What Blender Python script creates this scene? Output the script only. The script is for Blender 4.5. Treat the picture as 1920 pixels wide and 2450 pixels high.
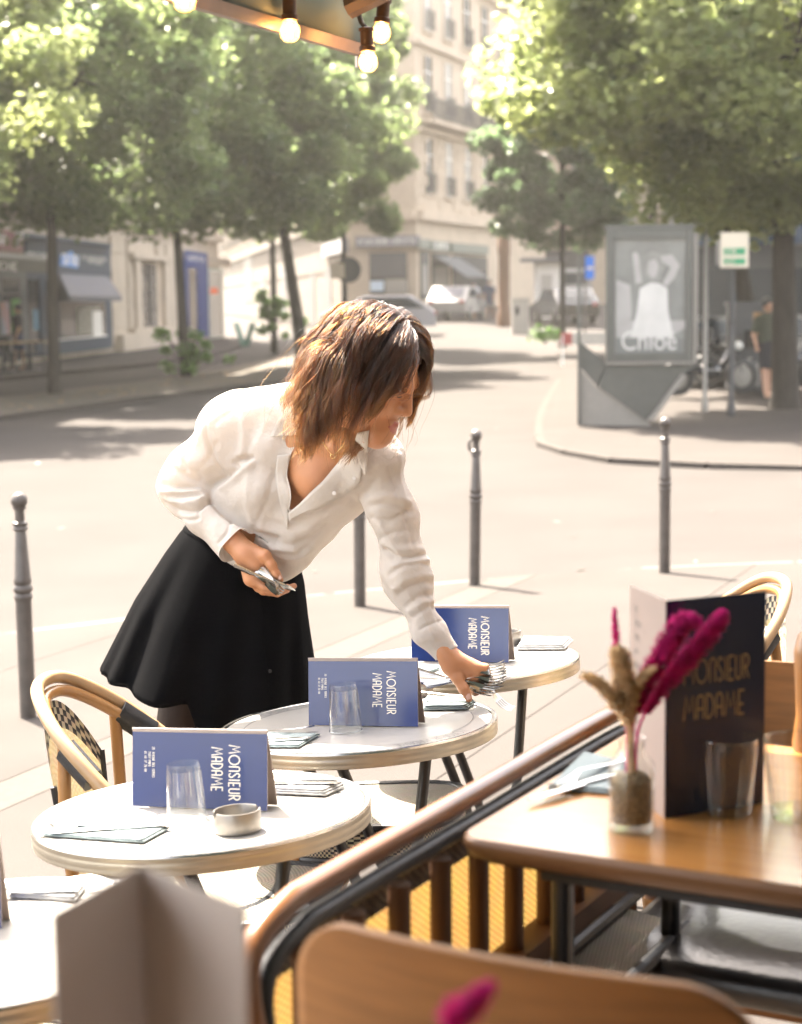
import bpy, bmesh, math, random
import numpy as np
from mathutils import Vector, Matrix
from mathutils.bvhtree import BVHTree
for o in list(bpy.data.objects): bpy.data.objects.remove(o)
SC = bpy.context.scene; COL = SC.collection
R = math.radians
# ------------------------------------------------------------------ camera, sky, sun, exposure
PITCH, ROLL, FPX, CZ = R(6.769), R(-0.6), 4290.0, 1.85
CP = Vector((0, 0, CZ))
FW = Vector((0, math.cos(PITCH), -math.sin(PITCH)))
_up0 = Vector((0, math.sin(PITCH), math.cos(PITCH))); _rt0 = Vector((1, 0, 0))
RT = _rt0 * math.cos(ROLL) + _up0 * math.sin(ROLL)
UP = _up0 * math.cos(ROLL) - _rt0 * math.sin(ROLL)
cam = bpy.data.cameras.new('camera'); camo = bpy.data.objects.new('camera', cam); COL.objects.link(camo)
camo.matrix_world = Matrix(((RT.x, UP.x, -FW.x, CP.x), (RT.y, UP.y, -FW.y, CP.y), (RT.z, UP.z, -FW.z, CP.z), (0, 0, 0, 1)))
cam.sensor_fit = 'HORIZONTAL'; cam.sensor_width = 24.0; cam.lens = FPX / 1920 * 24.0
cam.clip_start = 0.05; cam.clip_end = 2000
cam.dof.use_dof = True; cam.dof.focus_distance = 3.86; cam.dof.aperture_fstop = 3.9
SC.camera = camo
SUN_AZ, SUN_EL = math.atan2(-.50, .86), R(54.5)
world = bpy.data.worlds.new('World'); SC.world = world; world.use_nodes = True
wn = world.node_tree; wn.nodes.clear()
sky = wn.nodes.new('ShaderNodeTexSky'); sky.sky_type = 'NISHITA'; sky.sun_disc = False
sky.sun_elevation = SUN_EL; sky.sun_rotation = SUN_AZ; sky.air_density = 1.0; sky.dust_density = 3.0; sky.ozone_density = 0.6
bg = wn.nodes.new('ShaderNodeBackground'); bg.inputs['Strength'].default_value = 0.15
wo = wn.nodes.new('ShaderNodeOutputWorld')
hs = wn.nodes.new('ShaderNodeHueSaturation'); hs.inputs['Saturation'].default_value = .5; hs.inputs['Value'].default_value = 1.0
tn = wn.nodes.new('ShaderNodeMix'); tn.data_type = 'RGBA'; tn.blend_type = 'MULTIPLY'; tn.inputs[0].default_value = 1.0; tn.inputs[7].default_value = (1.0, .91, .81, 1)
wn.links.new(sky.outputs[0], hs.inputs['Color']); wn.links.new(hs.outputs[0], tn.inputs[6]); wn.links.new(tn.outputs[2], bg.inputs[0]); wn.links.new(bg.outputs[0], wo.inputs[0])
sl = bpy.data.lights.new('sun', 'SUN'); sl.energy = 4.6; sl.angle = R(0.53); sl.color = (1.0, .90, .76)
so = bpy.data.objects.new('sun', sl); COL.objects.link(so)
SUNV = Vector((math.sin(SUN_AZ) * math.cos(SUN_EL), math.cos(SUN_AZ) * math.cos(SUN_EL), math.sin(SUN_EL)))
so.rotation_euler = SUNV.to_track_quat('Z', 'Y').to_euler(); so.location = (0, 0, 30)
vs = SC.view_settings; vs.view_transform = 'Standard'; vs.look = 'None'; vs.exposure = 3.22; vs.gamma = 1.0; vs.use_curve_mapping = False
cy = SC.cycles; cy.use_denoising = True; cy.max_bounces = 9; cy.diffuse_bounces = 4; cy.glossy_bounces = 4
cy.transmission_bounces = 6; cy.transparent_max_bounces = 16; cy.volume_bounces = 1; cy.sample_clamp_indirect = 8; cy.caustics_reflective = False; cy.caustics_refractive = False

# ------------------------------------------------------------------ helpers
GA, GB, GC = .0527, -.03345, .348          # the pavement slopes gently down to the street corner
def pz(x, y): return GC + GA * x + GB * y
def ray(px, py): return FW + RT * ((px - 960) / FPX) - UP * ((py - 1225) / FPX)
def at(px, py, Y):
    d = ray(px, py); return CP + d * (Y / d.y)
def onz(px, py, z):
    d = ray(px, py); return CP + d * ((z - CZ) / d.z)
def ong(px, py, h=0.0):
    d = ray(px, py); return CP + d * ((GC + h - CZ) / (d.z - GA * d.x - GB * d.y))
def proj(P):
    P = np.asarray(P, float) - np.array(CP)
    z = P @ np.array(FW)
    return np.stack([960 + FPX * (P @ np.array(RT)) / z, 1225 - FPX * (P @ np.array(UP)) / z], -1)
MATS = {}
def mat(name, col, rough=.6, metal=0.0, spec=.5, noise=0.0, nscale=20.0, bump=0.0, bscale=80.0, col2=None, sheen=0.0, sub=0.0, trans=0.0, coat=0.0, emit=None, estr=0.0, alpha=1.0, detail=4.0, stretch=None, tgain=1.0):
    if name in MATS: return MATS[name]
    m = bpy.data.materials.new(name); m.use_nodes = True; nt = m.node_tree; b = nt.nodes['Principled BSDF']
    def put(k, v): b.inputs[k].default_value = v
    put('Base Color', (*col, 1)); put('Roughness', rough); put('Metallic', metal); put('Specular IOR Level', spec)
    if sheen: put('Sheen Weight', sheen)
    if coat: put('Coat Weight', coat); put('Coat Roughness', .12)
    if sub: put('Subsurface Weight', sub); put('Subsurface Radius', (.012, .006, .004)); put('Subsurface Scale', 1.0)
    if emit: put('Emission Color', (*emit, 1)); put('Emission Strength', estr)
    co = None
    if noise or bump:
        tc = nt.nodes.new('ShaderNodeTexCoord'); co = tc.outputs['Object']
        if stretch:
            mp = nt.nodes.new('ShaderNodeMapping'); mp.inputs['Scale'].default_value = stretch
            nt.links.new(co, mp.inputs['Vector']); co = mp.outputs['Vector']
    if noise:
        n = nt.nodes.new('ShaderNodeTexNoise'); n.inputs['Scale'].default_value = nscale; n.inputs['Detail'].default_value = detail
        nt.links.new(co, n.inputs['Vector'])
        r = nt.nodes.new('ShaderNodeValToRGB'); c2 = col2 or tuple(c * (1 - noise) for c in col)
        r.color_ramp.elements[0].position = .32; r.color_ramp.elements[1].position = .68
        r.color_ramp.elements[0].color = (*c2, 1); r.color_ramp.elements[1].color = (*col, 1)
        nt.links.new(n.outputs['Fac'], r.inputs[0]); nt.links.new(r.outputs[0], b.inputs['Base Color'])
    if bump:
        n2 = nt.nodes.new('ShaderNodeTexNoise'); n2.inputs['Scale'].default_value = bscale; n2.inputs['Detail'].default_value = 3
        nt.links.new(co, n2.inputs['Vector'])
        bp = nt.nodes.new('ShaderNodeBump'); bp.inputs['Strength'].default_value = bump; bp.inputs['Distance'].default_value = .01
        nt.links.new(n2.outputs['Fac'], bp.inputs['Height']); nt.links.new(bp.outputs[0], b.inputs['Normal'])
    if trans:
        o = nt.nodes['Material Output']; t = nt.nodes.new('ShaderNodeBsdfTranslucent'); x = nt.nodes.new('ShaderNodeMixShader')
        x.inputs[0].default_value = trans; t.inputs[0].default_value = (*col, 1)
        if b.inputs['Base Color'].links:
            g_ = nt.nodes.new('ShaderNodeMix'); g_.data_type = 'RGBA'; g_.blend_type = 'MULTIPLY'; g_.inputs[0].default_value = 1.0; g_.inputs[7].default_value = (tgain, tgain, tgain, 1)
            nt.links.new(b.inputs['Base Color'].links[0].from_socket, g_.inputs[6]); nt.links.new(g_.outputs[2], t.inputs[0])
        if b.inputs['Normal'].links: nt.links.new(b.inputs['Normal'].links[0].from_socket, t.inputs['Normal'])
        nt.links.new(b.outputs[0], x.inputs[1]); nt.links.new(t.outputs[0], x.inputs[2]); nt.links.new(x.outputs[0], o.inputs['Surface'])
    MATS[name] = m; return m
def thin_glass(name, tint=(1, 1, 1), rough=0.0, ior=1.5, extra=0.0):
    if name in MATS: return MATS[name]
    m = bpy.data.materials.new(name); m.use_nodes = True; nt = m.node_tree
    nt.nodes.remove(nt.nodes['Principled BSDF']); o = nt.nodes['Material Output']
    lw = nt.nodes.new('ShaderNodeLayerWeight'); lw.inputs[0].default_value = .5
    pw = nt.nodes.new('ShaderNodeMath'); pw.operation = 'POWER'; pw.inputs[1].default_value = 3.2; nt.links.new(lw.outputs['Facing'], pw.inputs[0])
    f = nt.nodes.new('ShaderNodeMath'); f.operation = 'MULTIPLY_ADD'; f.inputs[1].default_value = .8; f.inputs[2].default_value = ((ior - 1) / (ior + 1)) ** 2; nt.links.new(pw.outputs[0], f.inputs[0])
    t = nt.nodes.new('ShaderNodeBsdfTransparent'); t.inputs[0].default_value = (*tint, 1)
    g = nt.nodes.new('ShaderNodeBsdfGlossy'); g.inputs['Roughness'].default_value = rough
    x = nt.nodes.new('ShaderNodeMixShader'); fac = f.outputs[0]
    if extra:
        a = nt.nodes.new('ShaderNodeMath'); a.operation = 'ADD'; a.inputs[1].default_value = extra; a.use_clamp = True
        nt.links.new(fac, a.inputs[0]); fac = a.outputs[0]
    nt.links.new(fac, x.inputs[0]); nt.links.new(t.outputs[0], x.inputs[1]); nt.links.new(g.outputs[0], x.inputs[2]); nt.links.new(x.outputs[0], o.inputs['Surface'])
    MATS[name] = m; return m
def frame_of(d):
    d = Vector(d).normalized(); a = Vector((0, 0, 1)) if abs(d.z) < .9 else Vector((1, 0, 0))
    u = d.cross(a).normalized(); return u, d.cross(u).normalized(), d
class MB:
    def __init__(s): s.v = []; s.f = []; s.uv = {}; s.mi = {}; s.m = 0
    def face(s, ids, uv=None):
        if uv: s.uv[len(s.f)] = uv
        if s.m: s.mi[len(s.f)] = s.m
        s.f.append(tuple(ids)); return s
    def pts(s, P):
        i = len(s.v); s.v += [tuple(p) for p in P]; return list(range(i, i + len(P)))
    def poly(s, P, uv=None): return s.face(s.pts(P), uv)
    def box(s, c, size, M=None, taper=1.0, bev=0.0):
        c = Vector(c); hx, hy, hz = [q / 2 for q in size]
        if bev:
            ring = [(-hx + bev, -hy), (hx - bev, -hy), (hx, -hy + bev), (hx, hy - bev), (hx - bev, hy), (-hx + bev, hy), (-hx, hy - bev), (-hx, -hy + bev)]
        else: ring = [(-hx, -hy), (hx, -hy), (hx, hy), (-hx, hy)]
        P = [Vector((x, y, -hz)) for x, y in ring] + [Vector((x * taper, y * taper, hz)) for x, y in ring]
        P = [(M @ p if M else p) + c for p in P]; k = len(ring)
        I = s.pts(P); s.face(I[:k][::-1]); s.face(I[k:])
        for j in range(k): s.face((I[j], I[(j + 1) % k], I[k + (j + 1) % k], I[k + j]))
        return s
    def tube(s, P, r, n=8, closed=False, caps=True, flat=1.0):
        P = [Vector(p) for p in P]; m = len(P); rr = r if isinstance(r, (list, tuple)) else [r] * m
        u = None; rings = []
        for i in range(m):
            if closed: d = P[(i + 1) % m] - P[i - 1]
            else: d = P[min(i + 1, m - 1)] - P[max(i - 1, 0)]
            if d.length < 1e-9: d = Vector((0, 0, 1))
            d.normalize()
            if u is None: u, w, _ = frame_of(d)
            else:
                u = (u - d * u.dot(d))
                u = u.normalized() if u.length > 1e-6 else frame_of(d)[0]
                w = d.cross(u).normalized()
            rings.append(s.pts([P[i] + (u * math.cos(2 * math.pi * k / n) + w * (flat * math.sin(2 * math.pi * k / n))) * rr[i] for k in range(n)]))
        for i in range(m if closed else m - 1):
            a, b = rings[i], rings[(i + 1) % m]
            for k in range(n): s.face((a[k], a[(k + 1) % n], b[(k + 1) % n], b[k]))
        if caps and not closed: s.face(rings[0][::-1]); s.face(rings[-1])
        return s
    def lathe(s, prof, n=24, c=(0, 0, 0), ax=None, cap=True, sx=1.0, sy=1.0):
        c = Vector(c); u, w, d = (Vector((1, 0, 0)), Vector((0, 1, 0)), Vector((0, 0, 1))) if ax is None else ax
        rings = [s.pts([c + (u * math.cos(2 * math.pi * k / n) * sx + w * math.sin(2 * math.pi * k / n) * sy) * r + d * z for k in range(n)]) for r, z in prof]
        for a, b in zip(rings, rings[1:]):
            for k in range(n): s.face((a[k], a[(k + 1) % n], b[(k + 1) % n], b[k]))
        if cap:
            if prof[0][0] > 1e-6: s.face(rings[0][::-1])
            if prof[-1][0] > 1e-6: s.face(rings[-1])
        return s
    def ball(s, c, r, n=10, sc=(1, 1, 1)):
        m = max(4, n // 2); c = Vector(c)
        pr = [(max(math.sin(math.pi * i / m), 1e-4) * r, -math.cos(math.pi * i / m) * r) for i in range(m + 1)]
        i0 = len(s.v); s.lathe(pr, n, (0, 0, 0))
        for i in range(i0, len(s.v)):
            x, y, z = s.v[i]; s.v[i] = (x * sc[0] + c.x, y * sc[1] + c.y, z * sc[2] + c.z)
        return s
    def grid(s, G, us=1.0, vs_=1.0, close=False, uvf=None):
        a, b = len(G), len(G[0]); I = [s.pts(r) for r in G]
        for i in range(a - 1):
            for j in range(b if close else b - 1):
                jj = (j + 1) % b
                s.face((I[i][j], I[i][jj], I[i + 1][jj], I[i + 1][j]), [(j * us, i * vs_), ((j + 1) * us, i * vs_), ((j + 1) * us, (i + 1) * vs_), (j * us, (i + 1) * vs_)])
        return s
    def prism(s, poly, z0, z1, M=None):
        P = [Vector((x, y, z0)) for x, y in poly] + [Vector((x, y, z1)) for x, y in poly]
        if M: P = [M @ p for p in P]
        k = len(poly); I = s.pts(P); s.face(I[:k][::-1]); s.face(I[k:])
        for j in range(k): s.face((I[j], I[(j + 1) % k], I[k + (j + 1) % k], I[k + j]))
        return s
    def xf(s, M): s.v = [tuple(M @ Vector(p)) for p in s.v]; return s
def link_mesh(name, me, mats, parent=None, world_v=False):
    o = bpy.data.objects.new(name, me); COL.objects.link(o)
    for m in (mats if isinstance(mats, (list, tuple)) else [mats]): me.materials.append(m)
    if parent: o.parent = parent
    return o
def obj(name, mb, m, parent=None, smooth=True, solid=0.0, world=False, subd=0, angle=40):
    V = mb.v
    if world and parent is not None:
        Mi = parent.matrix_basis.inverted() if parent.parent is None else (parent.parent.matrix_basis @ parent.matrix_basis).inverted()
        V = [tuple(Mi @ Vector(p)) for p in V]
    me = bpy.data.meshes.new(name); me.from_pydata(V, [], mb.f)
    if mb.uv:
        L = me.uv_layers.new(name='UVMap').data
        for p in me.polygons:
            if p.index in mb.uv:
                for li, q in zip(p.loop_indices, mb.uv[p.index]): L[li].uv = q
    for k, v in mb.mi.items(): me.polygons[k].material_index = v
    if smooth:
        me.polygons.foreach_set('use_smooth', [True] * len(me.polygons))
        try: me.set_sharp_from_angle(angle=R(angle))
        except Exception: pass
    o = link_mesh(name, me, m, parent)
    if solid:
        md = o.modifiers.new('thickness', 'SOLIDIFY'); md.thickness = solid; md.offset = 0
    if subd:
        md = o.modifiers.new('subdiv', 'SUBSURF'); md.levels = subd; md.render_levels = subd
    return o
def npmesh(name, V, F, m, parent=None, smooth=True, mi=None):
    V = np.asarray(V, np.float32); F = np.asarray(F, np.int32); k = F.shape[1]
    me = bpy.data.meshes.new(name)
    me.vertices.add(len(V)); me.vertices.foreach_set('co', V.ravel())
    me.loops.add(F.size); me.loops.foreach_set('vertex_index', F.ravel())
    me.polygons.add(len(F)); me.polygons.foreach_set('loop_start', np.arange(0, F.size, k, dtype=np.int32)); me.polygons.foreach_set('loop_total', np.full(len(F), k, np.int32))
    if smooth: me.polygons.foreach_set('use_smooth', np.ones(len(F), bool))
    if mi is not None: me.polygons.foreach_set('material_index', np.asarray(mi, np.int32))
    me.update(calc_edges=True); me.validate()
    return link_mesh(name, me, m, parent)
def tag(o, label, cat, group=None):
    o['label'] = label; o['category'] = cat
    if group: o['group'] = group
    return o
def thing(name, label, cat, loc=(0, 0, 0), rz=0.0, group=None, rot=None):
    o = bpy.data.objects.new(name, None); COL.objects.link(o); o.empty_display_size = .1
    q = rot if rot is not None else Matrix.Rotation(rz, 3, 'Z')
    o.matrix_basis = Matrix.Translation(Vector(loc)) @ q.to_4x4()
    return tag(o, label, cat, group)
def struct(o, kind='structure'): o['kind'] = kind; return o
def dup(root, loc=None, rz=None, label=None, rot=None):
    r = root.copy(); COL.objects.link(r)
    if loc is not None:
        q = rot if rot is not None else Matrix.Rotation(rz or 0, 3, 'Z')
        r.matrix_basis = Matrix.Translation(Vector(loc)) @ q.to_4x4()
    if label: r['label'] = label
    for ch in list(root.children):
        c = ch.copy(); COL.objects.link(c); c.parent = r
        for g in list(ch.children):
            d = g.copy(); COL.objects.link(d); d.parent = c
    return r
def tilt(rz):
    """rotation standing on the sloping pavement, turned by rz"""
    n = Vector((-GA, -GB, 1)).normalized()
    return Vector((0, 0, 1)).rotation_difference(n).to_matrix() @ Matrix.Rotation(rz, 3, 'Z')
def cr(P, n=8, closed=False):
    """Catmull-Rom through P"""
    P = [Vector(p) for p in P]; out = []; m = len(P)
    for i in range(m if closed else m - 1):
        if closed: a, b, c, d = P[i - 1], P[i], P[(i + 1) % m], P[(i + 2) % m]
        else: a, b, c, d = P[max(i - 1, 0)], P[i], P[i + 1], P[min(i + 2, m - 1)]
        for k in range(n):
            t = k / n
            out.append(.5 * ((2 * b) + (c - a) * t + (2 * a - 5 * b + 4 * c - d) * t * t + (3 * b - a - 3 * c + d) * t ** 3))
    if not closed: out.append(P[-1])
    return out
# stroke lettering (thin art-deco capitals), each glyph on a 1-high box
def arc(cx, cy_, rx, ry, a0, a1, n=10): return [(cx + rx * math.cos(R(a0 + (a1 - a0) * i / n)), cy_ + ry * math.sin(R(a0 + (a1 - a0) * i / n))) for i in range(n + 1)]
GL = {'M': (.62, [[(0, 0), (.12, 1), (.31, .35), (.50, 1), (.62, 0)]]), 'O': (.78, [arc(.39, .5, .37, .48, 0, 360, 20)]), 'N': (.36, [[(0, 0), (0, .8)] + arc(.17, .8, .17, .19, 180, 0, 8)[1:] + [(.34, 0)]]),
      'S': (.34, [arc(.17, .76, .16, .22, 20, 180, 7) + [(.02, .7), (.31, .3)] + arc(.17, .24, .16, .22, 0, -160, 7)]), 'I': (.1, [[(.05, 0), (.05, 1)]]), 'E': (.34, [[(.32, 1), (.02, 1), (.02, 0), (.32, 0)], [(.02, .42), (.27, .42)]]),
      'U': (.36, [[(0, 1), (0, .2)] + arc(.17, .2, .17, .19, 180, 360, 8)[1:] + [(.34, 1)]]), 'R': (.38, [[(.02, 0), (.02, 1)] + arc(.14, .74, .2, .26, 90, -90, 8) + [(.03, .48)], [(.14, .48), (.36, 0)]]),
      'A': (.36, [[(0, 0), (0, .8)] + arc(.17, .8, .17, .19, 180, 0, 8)[1:] + [(.34, 0)], [(0, .42), (.34, .42)]]), 'D': (.42, [[(.02, 0), (.02, 1)] + arc(.1, .5, .31, .5, 90, -90, 12) + [(.03, 0)]]),
      'C': (.5, [arc(.3, .5, .28, .48, 50, 310, 14)]), 'H': (.4, [[(.02, 0), (.02, 1)], [(.38, 0), (.38, 1)], [(.02, .5), (.38, .5)]]), 'L': (.3, [[(.02, 1), (.02, 0), (.3, 0)]]), 'P': (.38, [[(.02, 0), (.02, 1)] + arc(.14, .74, .2, .26, 90, -90, 8) + [(.03, .48)]]),
      'F': (.34, [[(.32, 1), (.02, 1), (.02, 0)], [(.02, .5), (.27, .5)]]), 'K': (.4, [[(.02, 0), (.02, 1)], [(.36, 1), (.03, .45), (.38, 0)]]),
      'T': (.4, [[(0, 1), (.4, 1)], [(.2, 1), (.2, 0)]]), 'G': (.5, [arc(.3, .5, .28, .48, 50, 350, 14) + [(.34, .46)]]), 'B': (.4, [[(.02, 0), (.02, 1)] + arc(.14, .76, .18, .24, 90, -90, 7) + arc(.14, .26, .22, .26, 90, -90, 7)]), 'Z': (.4, [[(0, 1), (.4, 1), (0, 0), (.4, 0)]]), '-': (.3, [[(.05, .45), (.25, .45)]]),
      '5': (.36, [[(.32, 1), (.04, 1), (.02, .56)] + arc(.15, .3, .2, .29, 100, -130, 9)]), '8': (.4, [arc(.2, .75, .16, .24, 0, 360, 12), arc(.2, .26, .19, .25, 0, 360, 12)]),
      '0': (.4, [arc(.2, .5, .18, .48, 0, 360, 14)]), '7': (.36, [[(0, 1), (.34, 1), (.1, 0)]]), '1': (.2, [[(.02, .8), (.14, 1), (.14, 0)]]), '4': (.4, [[(.28, 0), (.28, 1), (0, .3), (.38, .3)]]), '3': (.36, [arc(.15, .75, .18, .24, 140, -90, 8) + arc(.15, .25, .2, .25, 90, -140, 8)]), '6': (.4, [arc(.2, .28, .18, .27, 0, 360, 12), [(.03, .35), (.22, 1)]]), '2': (.36, [arc(.17, .74, .17, .25, 160, -20, 8) + [(0, 0), (.34, 0)]]), '9': (.4, [arc(.2, .7, .18, .27, 0, 360, 12), [(.37, .65), (.2, 0)]]), ' ': (.3, []), ',': (.15, []), "'": (.1, [[(.05, 1), (.05, .8)]]), 'V': (.44, [[(0, 1), (.22, 0), (.44, 1)]]), 'X': (.4, [[(0, 0), (.4, 1)], [(0, 1), (.4, 0)]])}
def strip2d(mb, pl, w, M, z):
    n = len(pl); A = []; B = []
    for i in range(n):
        p = Vector(pl[i]); a = Vector(pl[max(i - 1, 0)]); b = Vector(pl[min(i + 1, n - 1)])
        if (Vector(pl[0]) - Vector(pl[-1])).length < 1e-4 and n > 3:
            if i == 0: a = Vector(pl[-2])
            if i == n - 1: b = Vector(pl[1])
        d1 = (p - a); d2 = (b - p)
        d1 = d1.normalized() if d1.length > 1e-6 else d2.normalized(); d2 = d2.normalized() if d2.length > 1e-6 else d1
        t = (d1 + d2); t = t.normalized() if t.length > 1e-4 else d1
        nn = Vector((-t.y, t.x)); k = min(1.6, 1 / max(.35, abs(nn.dot(Vector((-d1.y, d1.x))))))
        A.append(p + nn * w / 2 * k); B.append(p - nn * w / 2 * k)
    for i in range(n - 1):
        mb.poly([M(A[i].x, A[i].y, z), M(B[i].x, B[i].y, z), M(B[i + 1].x, B[i + 1].y, z), M(A[i + 1].x, A[i + 1].y, z)])
def text_w(t, sp=.14): return sum(GL.get(c, GL[' '])[0] + sp for c in t) - sp
def text(mb, t, M, h, w=.08, sp=.14, lift=.0):
    """M(x, y, z) maps the writing plane into space; letters run along +x, h is the letter height"""
    x = 0; k = 0
    for c in t:
        gw, st = GL.get(c, GL[' '])
        for pl in st:
            strip2d(mb, [((x + a) * h, b * h) for a, b in pl], w * h, M, lift + k % 3 * .00012); k += 1
        x += gw + sp
    return mb
# ------------------------------------------------------------------ materials of the setting
M_asph = mat('asphalt_road', (.046, .0410, .0388), .9, spec=.12, noise=.17, nscale=.7, bump=.25, bscale=60, detail=8)
M_walk = mat('pavement_asphalt', (.049, .0432, .0402), .9, spec=.12, noise=.16, nscale=1.1, bump=.3, bscale=110, detail=8)
M_joint = mat('joint_dirt', (.05, .045, .04), .95)
M_gran = mat('granite_kerb', (.13, .12, .11), .85, spec=.15, noise=.15, nscale=30, bump=.2, bscale=60)
M_earth = mat('dusty_earth', (.085, .07, .053), .95, noise=.4, nscale=8, bump=.4, bscale=30)
M_stone = mat('limestone', (.45, .385, .31), .85, noise=.16, nscale=1.5, bump=.15, bscale=20, detail=8)
M_stone2 = mat('warm_limestone', (.45, .37, .285), .85, noise=.14, nscale=1.2, bump=.1, bscale=20, detail=8)
M_pane = mat('dark_pane', (.018, .024, .03), .14, spec=.3)
M_pane2 = mat('pale_curtained_pane', (.30, .29, .27), .25, spec=.6)
M_iron = mat('black_iron', (.03, .03, .032), .5, noise=.2, nscale=30)
M_navy = mat('slate_blue_paint', (.032, .052, .082), .6, spec=.2, noise=.12, nscale=4)
M_blue = mat('royal_blue_paint', (.012, .036, .16), .6, spec=.2, noise=.1, nscale=3)
M_awn = mat('grey_awning_cloth', (.12, .12, .14), .85, noise=.1, nscale=6)
M_awn2 = mat('taupe_awning_cloth', (.09, .088, .075), .85, noise=.1, nscale=6)
M_white = mat('white_paint', (.72, .70, .67), .5, noise=.06, nscale=5)
M_dark = mat('dark_interior', (.022, .024, .026), .6, noise=.3, nscale=3)
M_bark = mat('dark_bark', (.035, .029, .023), .9, noise=.4, nscale=14, bump=.8, bscale=18, stretch=(1, 1, .25))
M_steel = mat('grey_green_steel', (.075, .079, .073), .38, metal=.3, noise=.12, nscale=8)
M_steel_l = mat('pale_brushed_steel', (.20, .19, .175), .45, metal=.4, noise=.1, nscale=10)
M_brown = mat('brown_painted_wood', (.12, .055, .024), .6, noise=.2, nscale=6, stretch=(1, 1, .2))
M_red = mat('dark_red_board', (.11, .018, .022), .5)
M_green = mat('sign_green', (.03, .26, .12), .5)
M_signw = mat('sign_cream', (.60, .54, .44), .5)
# ------------------------------------------------------------------ ground
def sst(t): t = min(1, max(0, t)); return t * t * (3 - 2 * t)
def zr(x, y):
    d = (x + 2.1) * -.49 + (y - 9.5) * .87
    w = 1 - sst(d / 9.0)
    z = w * (pz(min(4, max(-4, x)), min(y, 14)) - .075)
    return z + .03 * max(0, y - 48) * sst((x + 6) / 5.0) * sst((150 - y) / 60 if y > 90 else 1)
mb = MB(); ys = [4 + i * 1.0 for i in range(60)] + [66 + i * 4 for i in range(22)] + [170, 220, 300, 420]
xs = [-220, -120, -60] + [-30 + i * 1.5 for i in range(41)] + [60, 120, 220]
mb.grid([[(x, y, zr(x, y)) for x in xs] for y in ys])
struct(obj('road', mb, M_asph))
mb = MB(); mb.grid([[(x, y, -.45) for x in (-400, -100, 0, 100, 400)] for y in (-60, 0, 200, 600)])
struct(obj('ground', mb, M_asph))
KP = [ong(*p) for p in [(-700, 1640), (-200, 1562), (0, 1532), (200, 1511), (420, 1482), (727, 1442), (853, 1428), (1080, 1408), (1297, 1386), (1522, 1373), (1920, 1357), (2300, 1346)]]
k0_ = KP[0]; KP = [k0_ + Vector((-9, -4.6, 0)), k0_ + Vector((-3.5, -1.75, 0))] + KP; KC = cr(KP, 6)
E1 = Vector((.375, .927, 0)); E2 = Vector((.927, -.375, 0))      # along the cafe front, towards the cafe
# pavement: asphalt lanes parallel to the cafe front, parted by open joints; the kerb cuts their far ends
def kerb_t(P):
    """distance along E1 from P to the kerb curve"""
    best = None
    for a, b in zip(KC, KC[1:]):
        d = b - a; den = E1.x * d.y - E1.y * d.x
        if abs(den) < 1e-9: continue
        q = a - P; t = (q.x * d.y - q.y * d.x) / den; s = (q.x * E1.y - q.y * E1.x) / den
        if 0 <= s <= 1 and (best is None or t < best): best = t
    return best
def lift(P, h): return Vector((P.x, P.y, pz(P.x, P.y) + h))
base = MB(); base.pts([])
o0 = Vector((.06, 5.9, 0)); seams = [-9, -5.6, -3.1, -1.62, -1.36, 0, 2.4, 5.0, 9]
for i, (a, b) in enumerate(zip(seams, seams[1:])):
    g = MB(); rows = []
    for k in range(7):
        off = a + .003 + (b - a - .006) * k / 6; P = o0 + E2 * off
        t1 = kerb_t(P)
        if t1 is None: t1 = 14 if off > 0 else -8
        rows.append([lift(P + E1 * (-9 + (t1 - .13 + 9) * j / 10), 0) for j in range(11)])
    g.grid(rows); g2 = [(Vector(p) - Vector((0, 0, .06))) for p in g.v]
    n = obj('granite_band' if i == 3 else 'pavement', g, mat('granite_band', (.059, .053, .048), .9, spec=.12, noise=.15, nscale=30) if i == 3 else M_walk, smooth=False); struct(n)
    md = n.modifiers.new('thickness', 'SOLIDIFY'); md.thickness = .05; md.offset = -1
base = MB(); rows = []
for u in range(-9, 10):
    P = o0 + E2 * u; t1 = kerb_t(P) or 14; rows.append([lift(P + E1 * v, -.03) for v in (-9, -2, t1 - .2)])
base.grid(rows)
struct(obj('pavement_bed', base, M_joint))
# kerb stones, one by one
kroot = []
def kerb_run(curve, name, w, top, drop, zf, seg=1.0, side=1, m=M_gran):
    P = [Vector((p.x, p.y, 0)) for p in curve]; L = [0]
    for a, b in zip(P, P[1:]): L.append(L[-1] + (b - a).length)
    def pt(s):
        s = min(max(s, 0), L[-1] - 1e-6)
        for i in range(len(P) - 1):
            if L[i] <= s <= L[i + 1]: return P[i].lerp(P[i + 1], (s - L[i]) / max(1e-9, L[i + 1] - L[i]))
    n = int(L[-1] / seg)
    for k in range(n):
        a, b = pt(k * seg + .006), pt((k + 1) * seg - .006); d = (b - a).normalized(); nn = Vector((-d.y, d.x, 0)) * side
        q = MB(); jit = (random.random() - .5) * .006
        c = [a, b, b + nn * w, a + nn * w]
        T = [Vector((p.x, p.y, zf(p.x, p.y) + top + jit)) for p in c]; B = [p - Vector((0, 0, drop)) for p in T]
        I = q.pts(B + T); q.face(I[:4][::-1]); q.face(I[4:])
        for j in range(4): q.face((I[j], I[(j + 1) % 4], I[4 + (j + 1) % 4], I[4 + j]))
        struct(obj(name, q, m, smooth=False))
random.seed(3)
kerb_run(KC, 'kerb', .27, .006, .22, pz, side=1)
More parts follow.
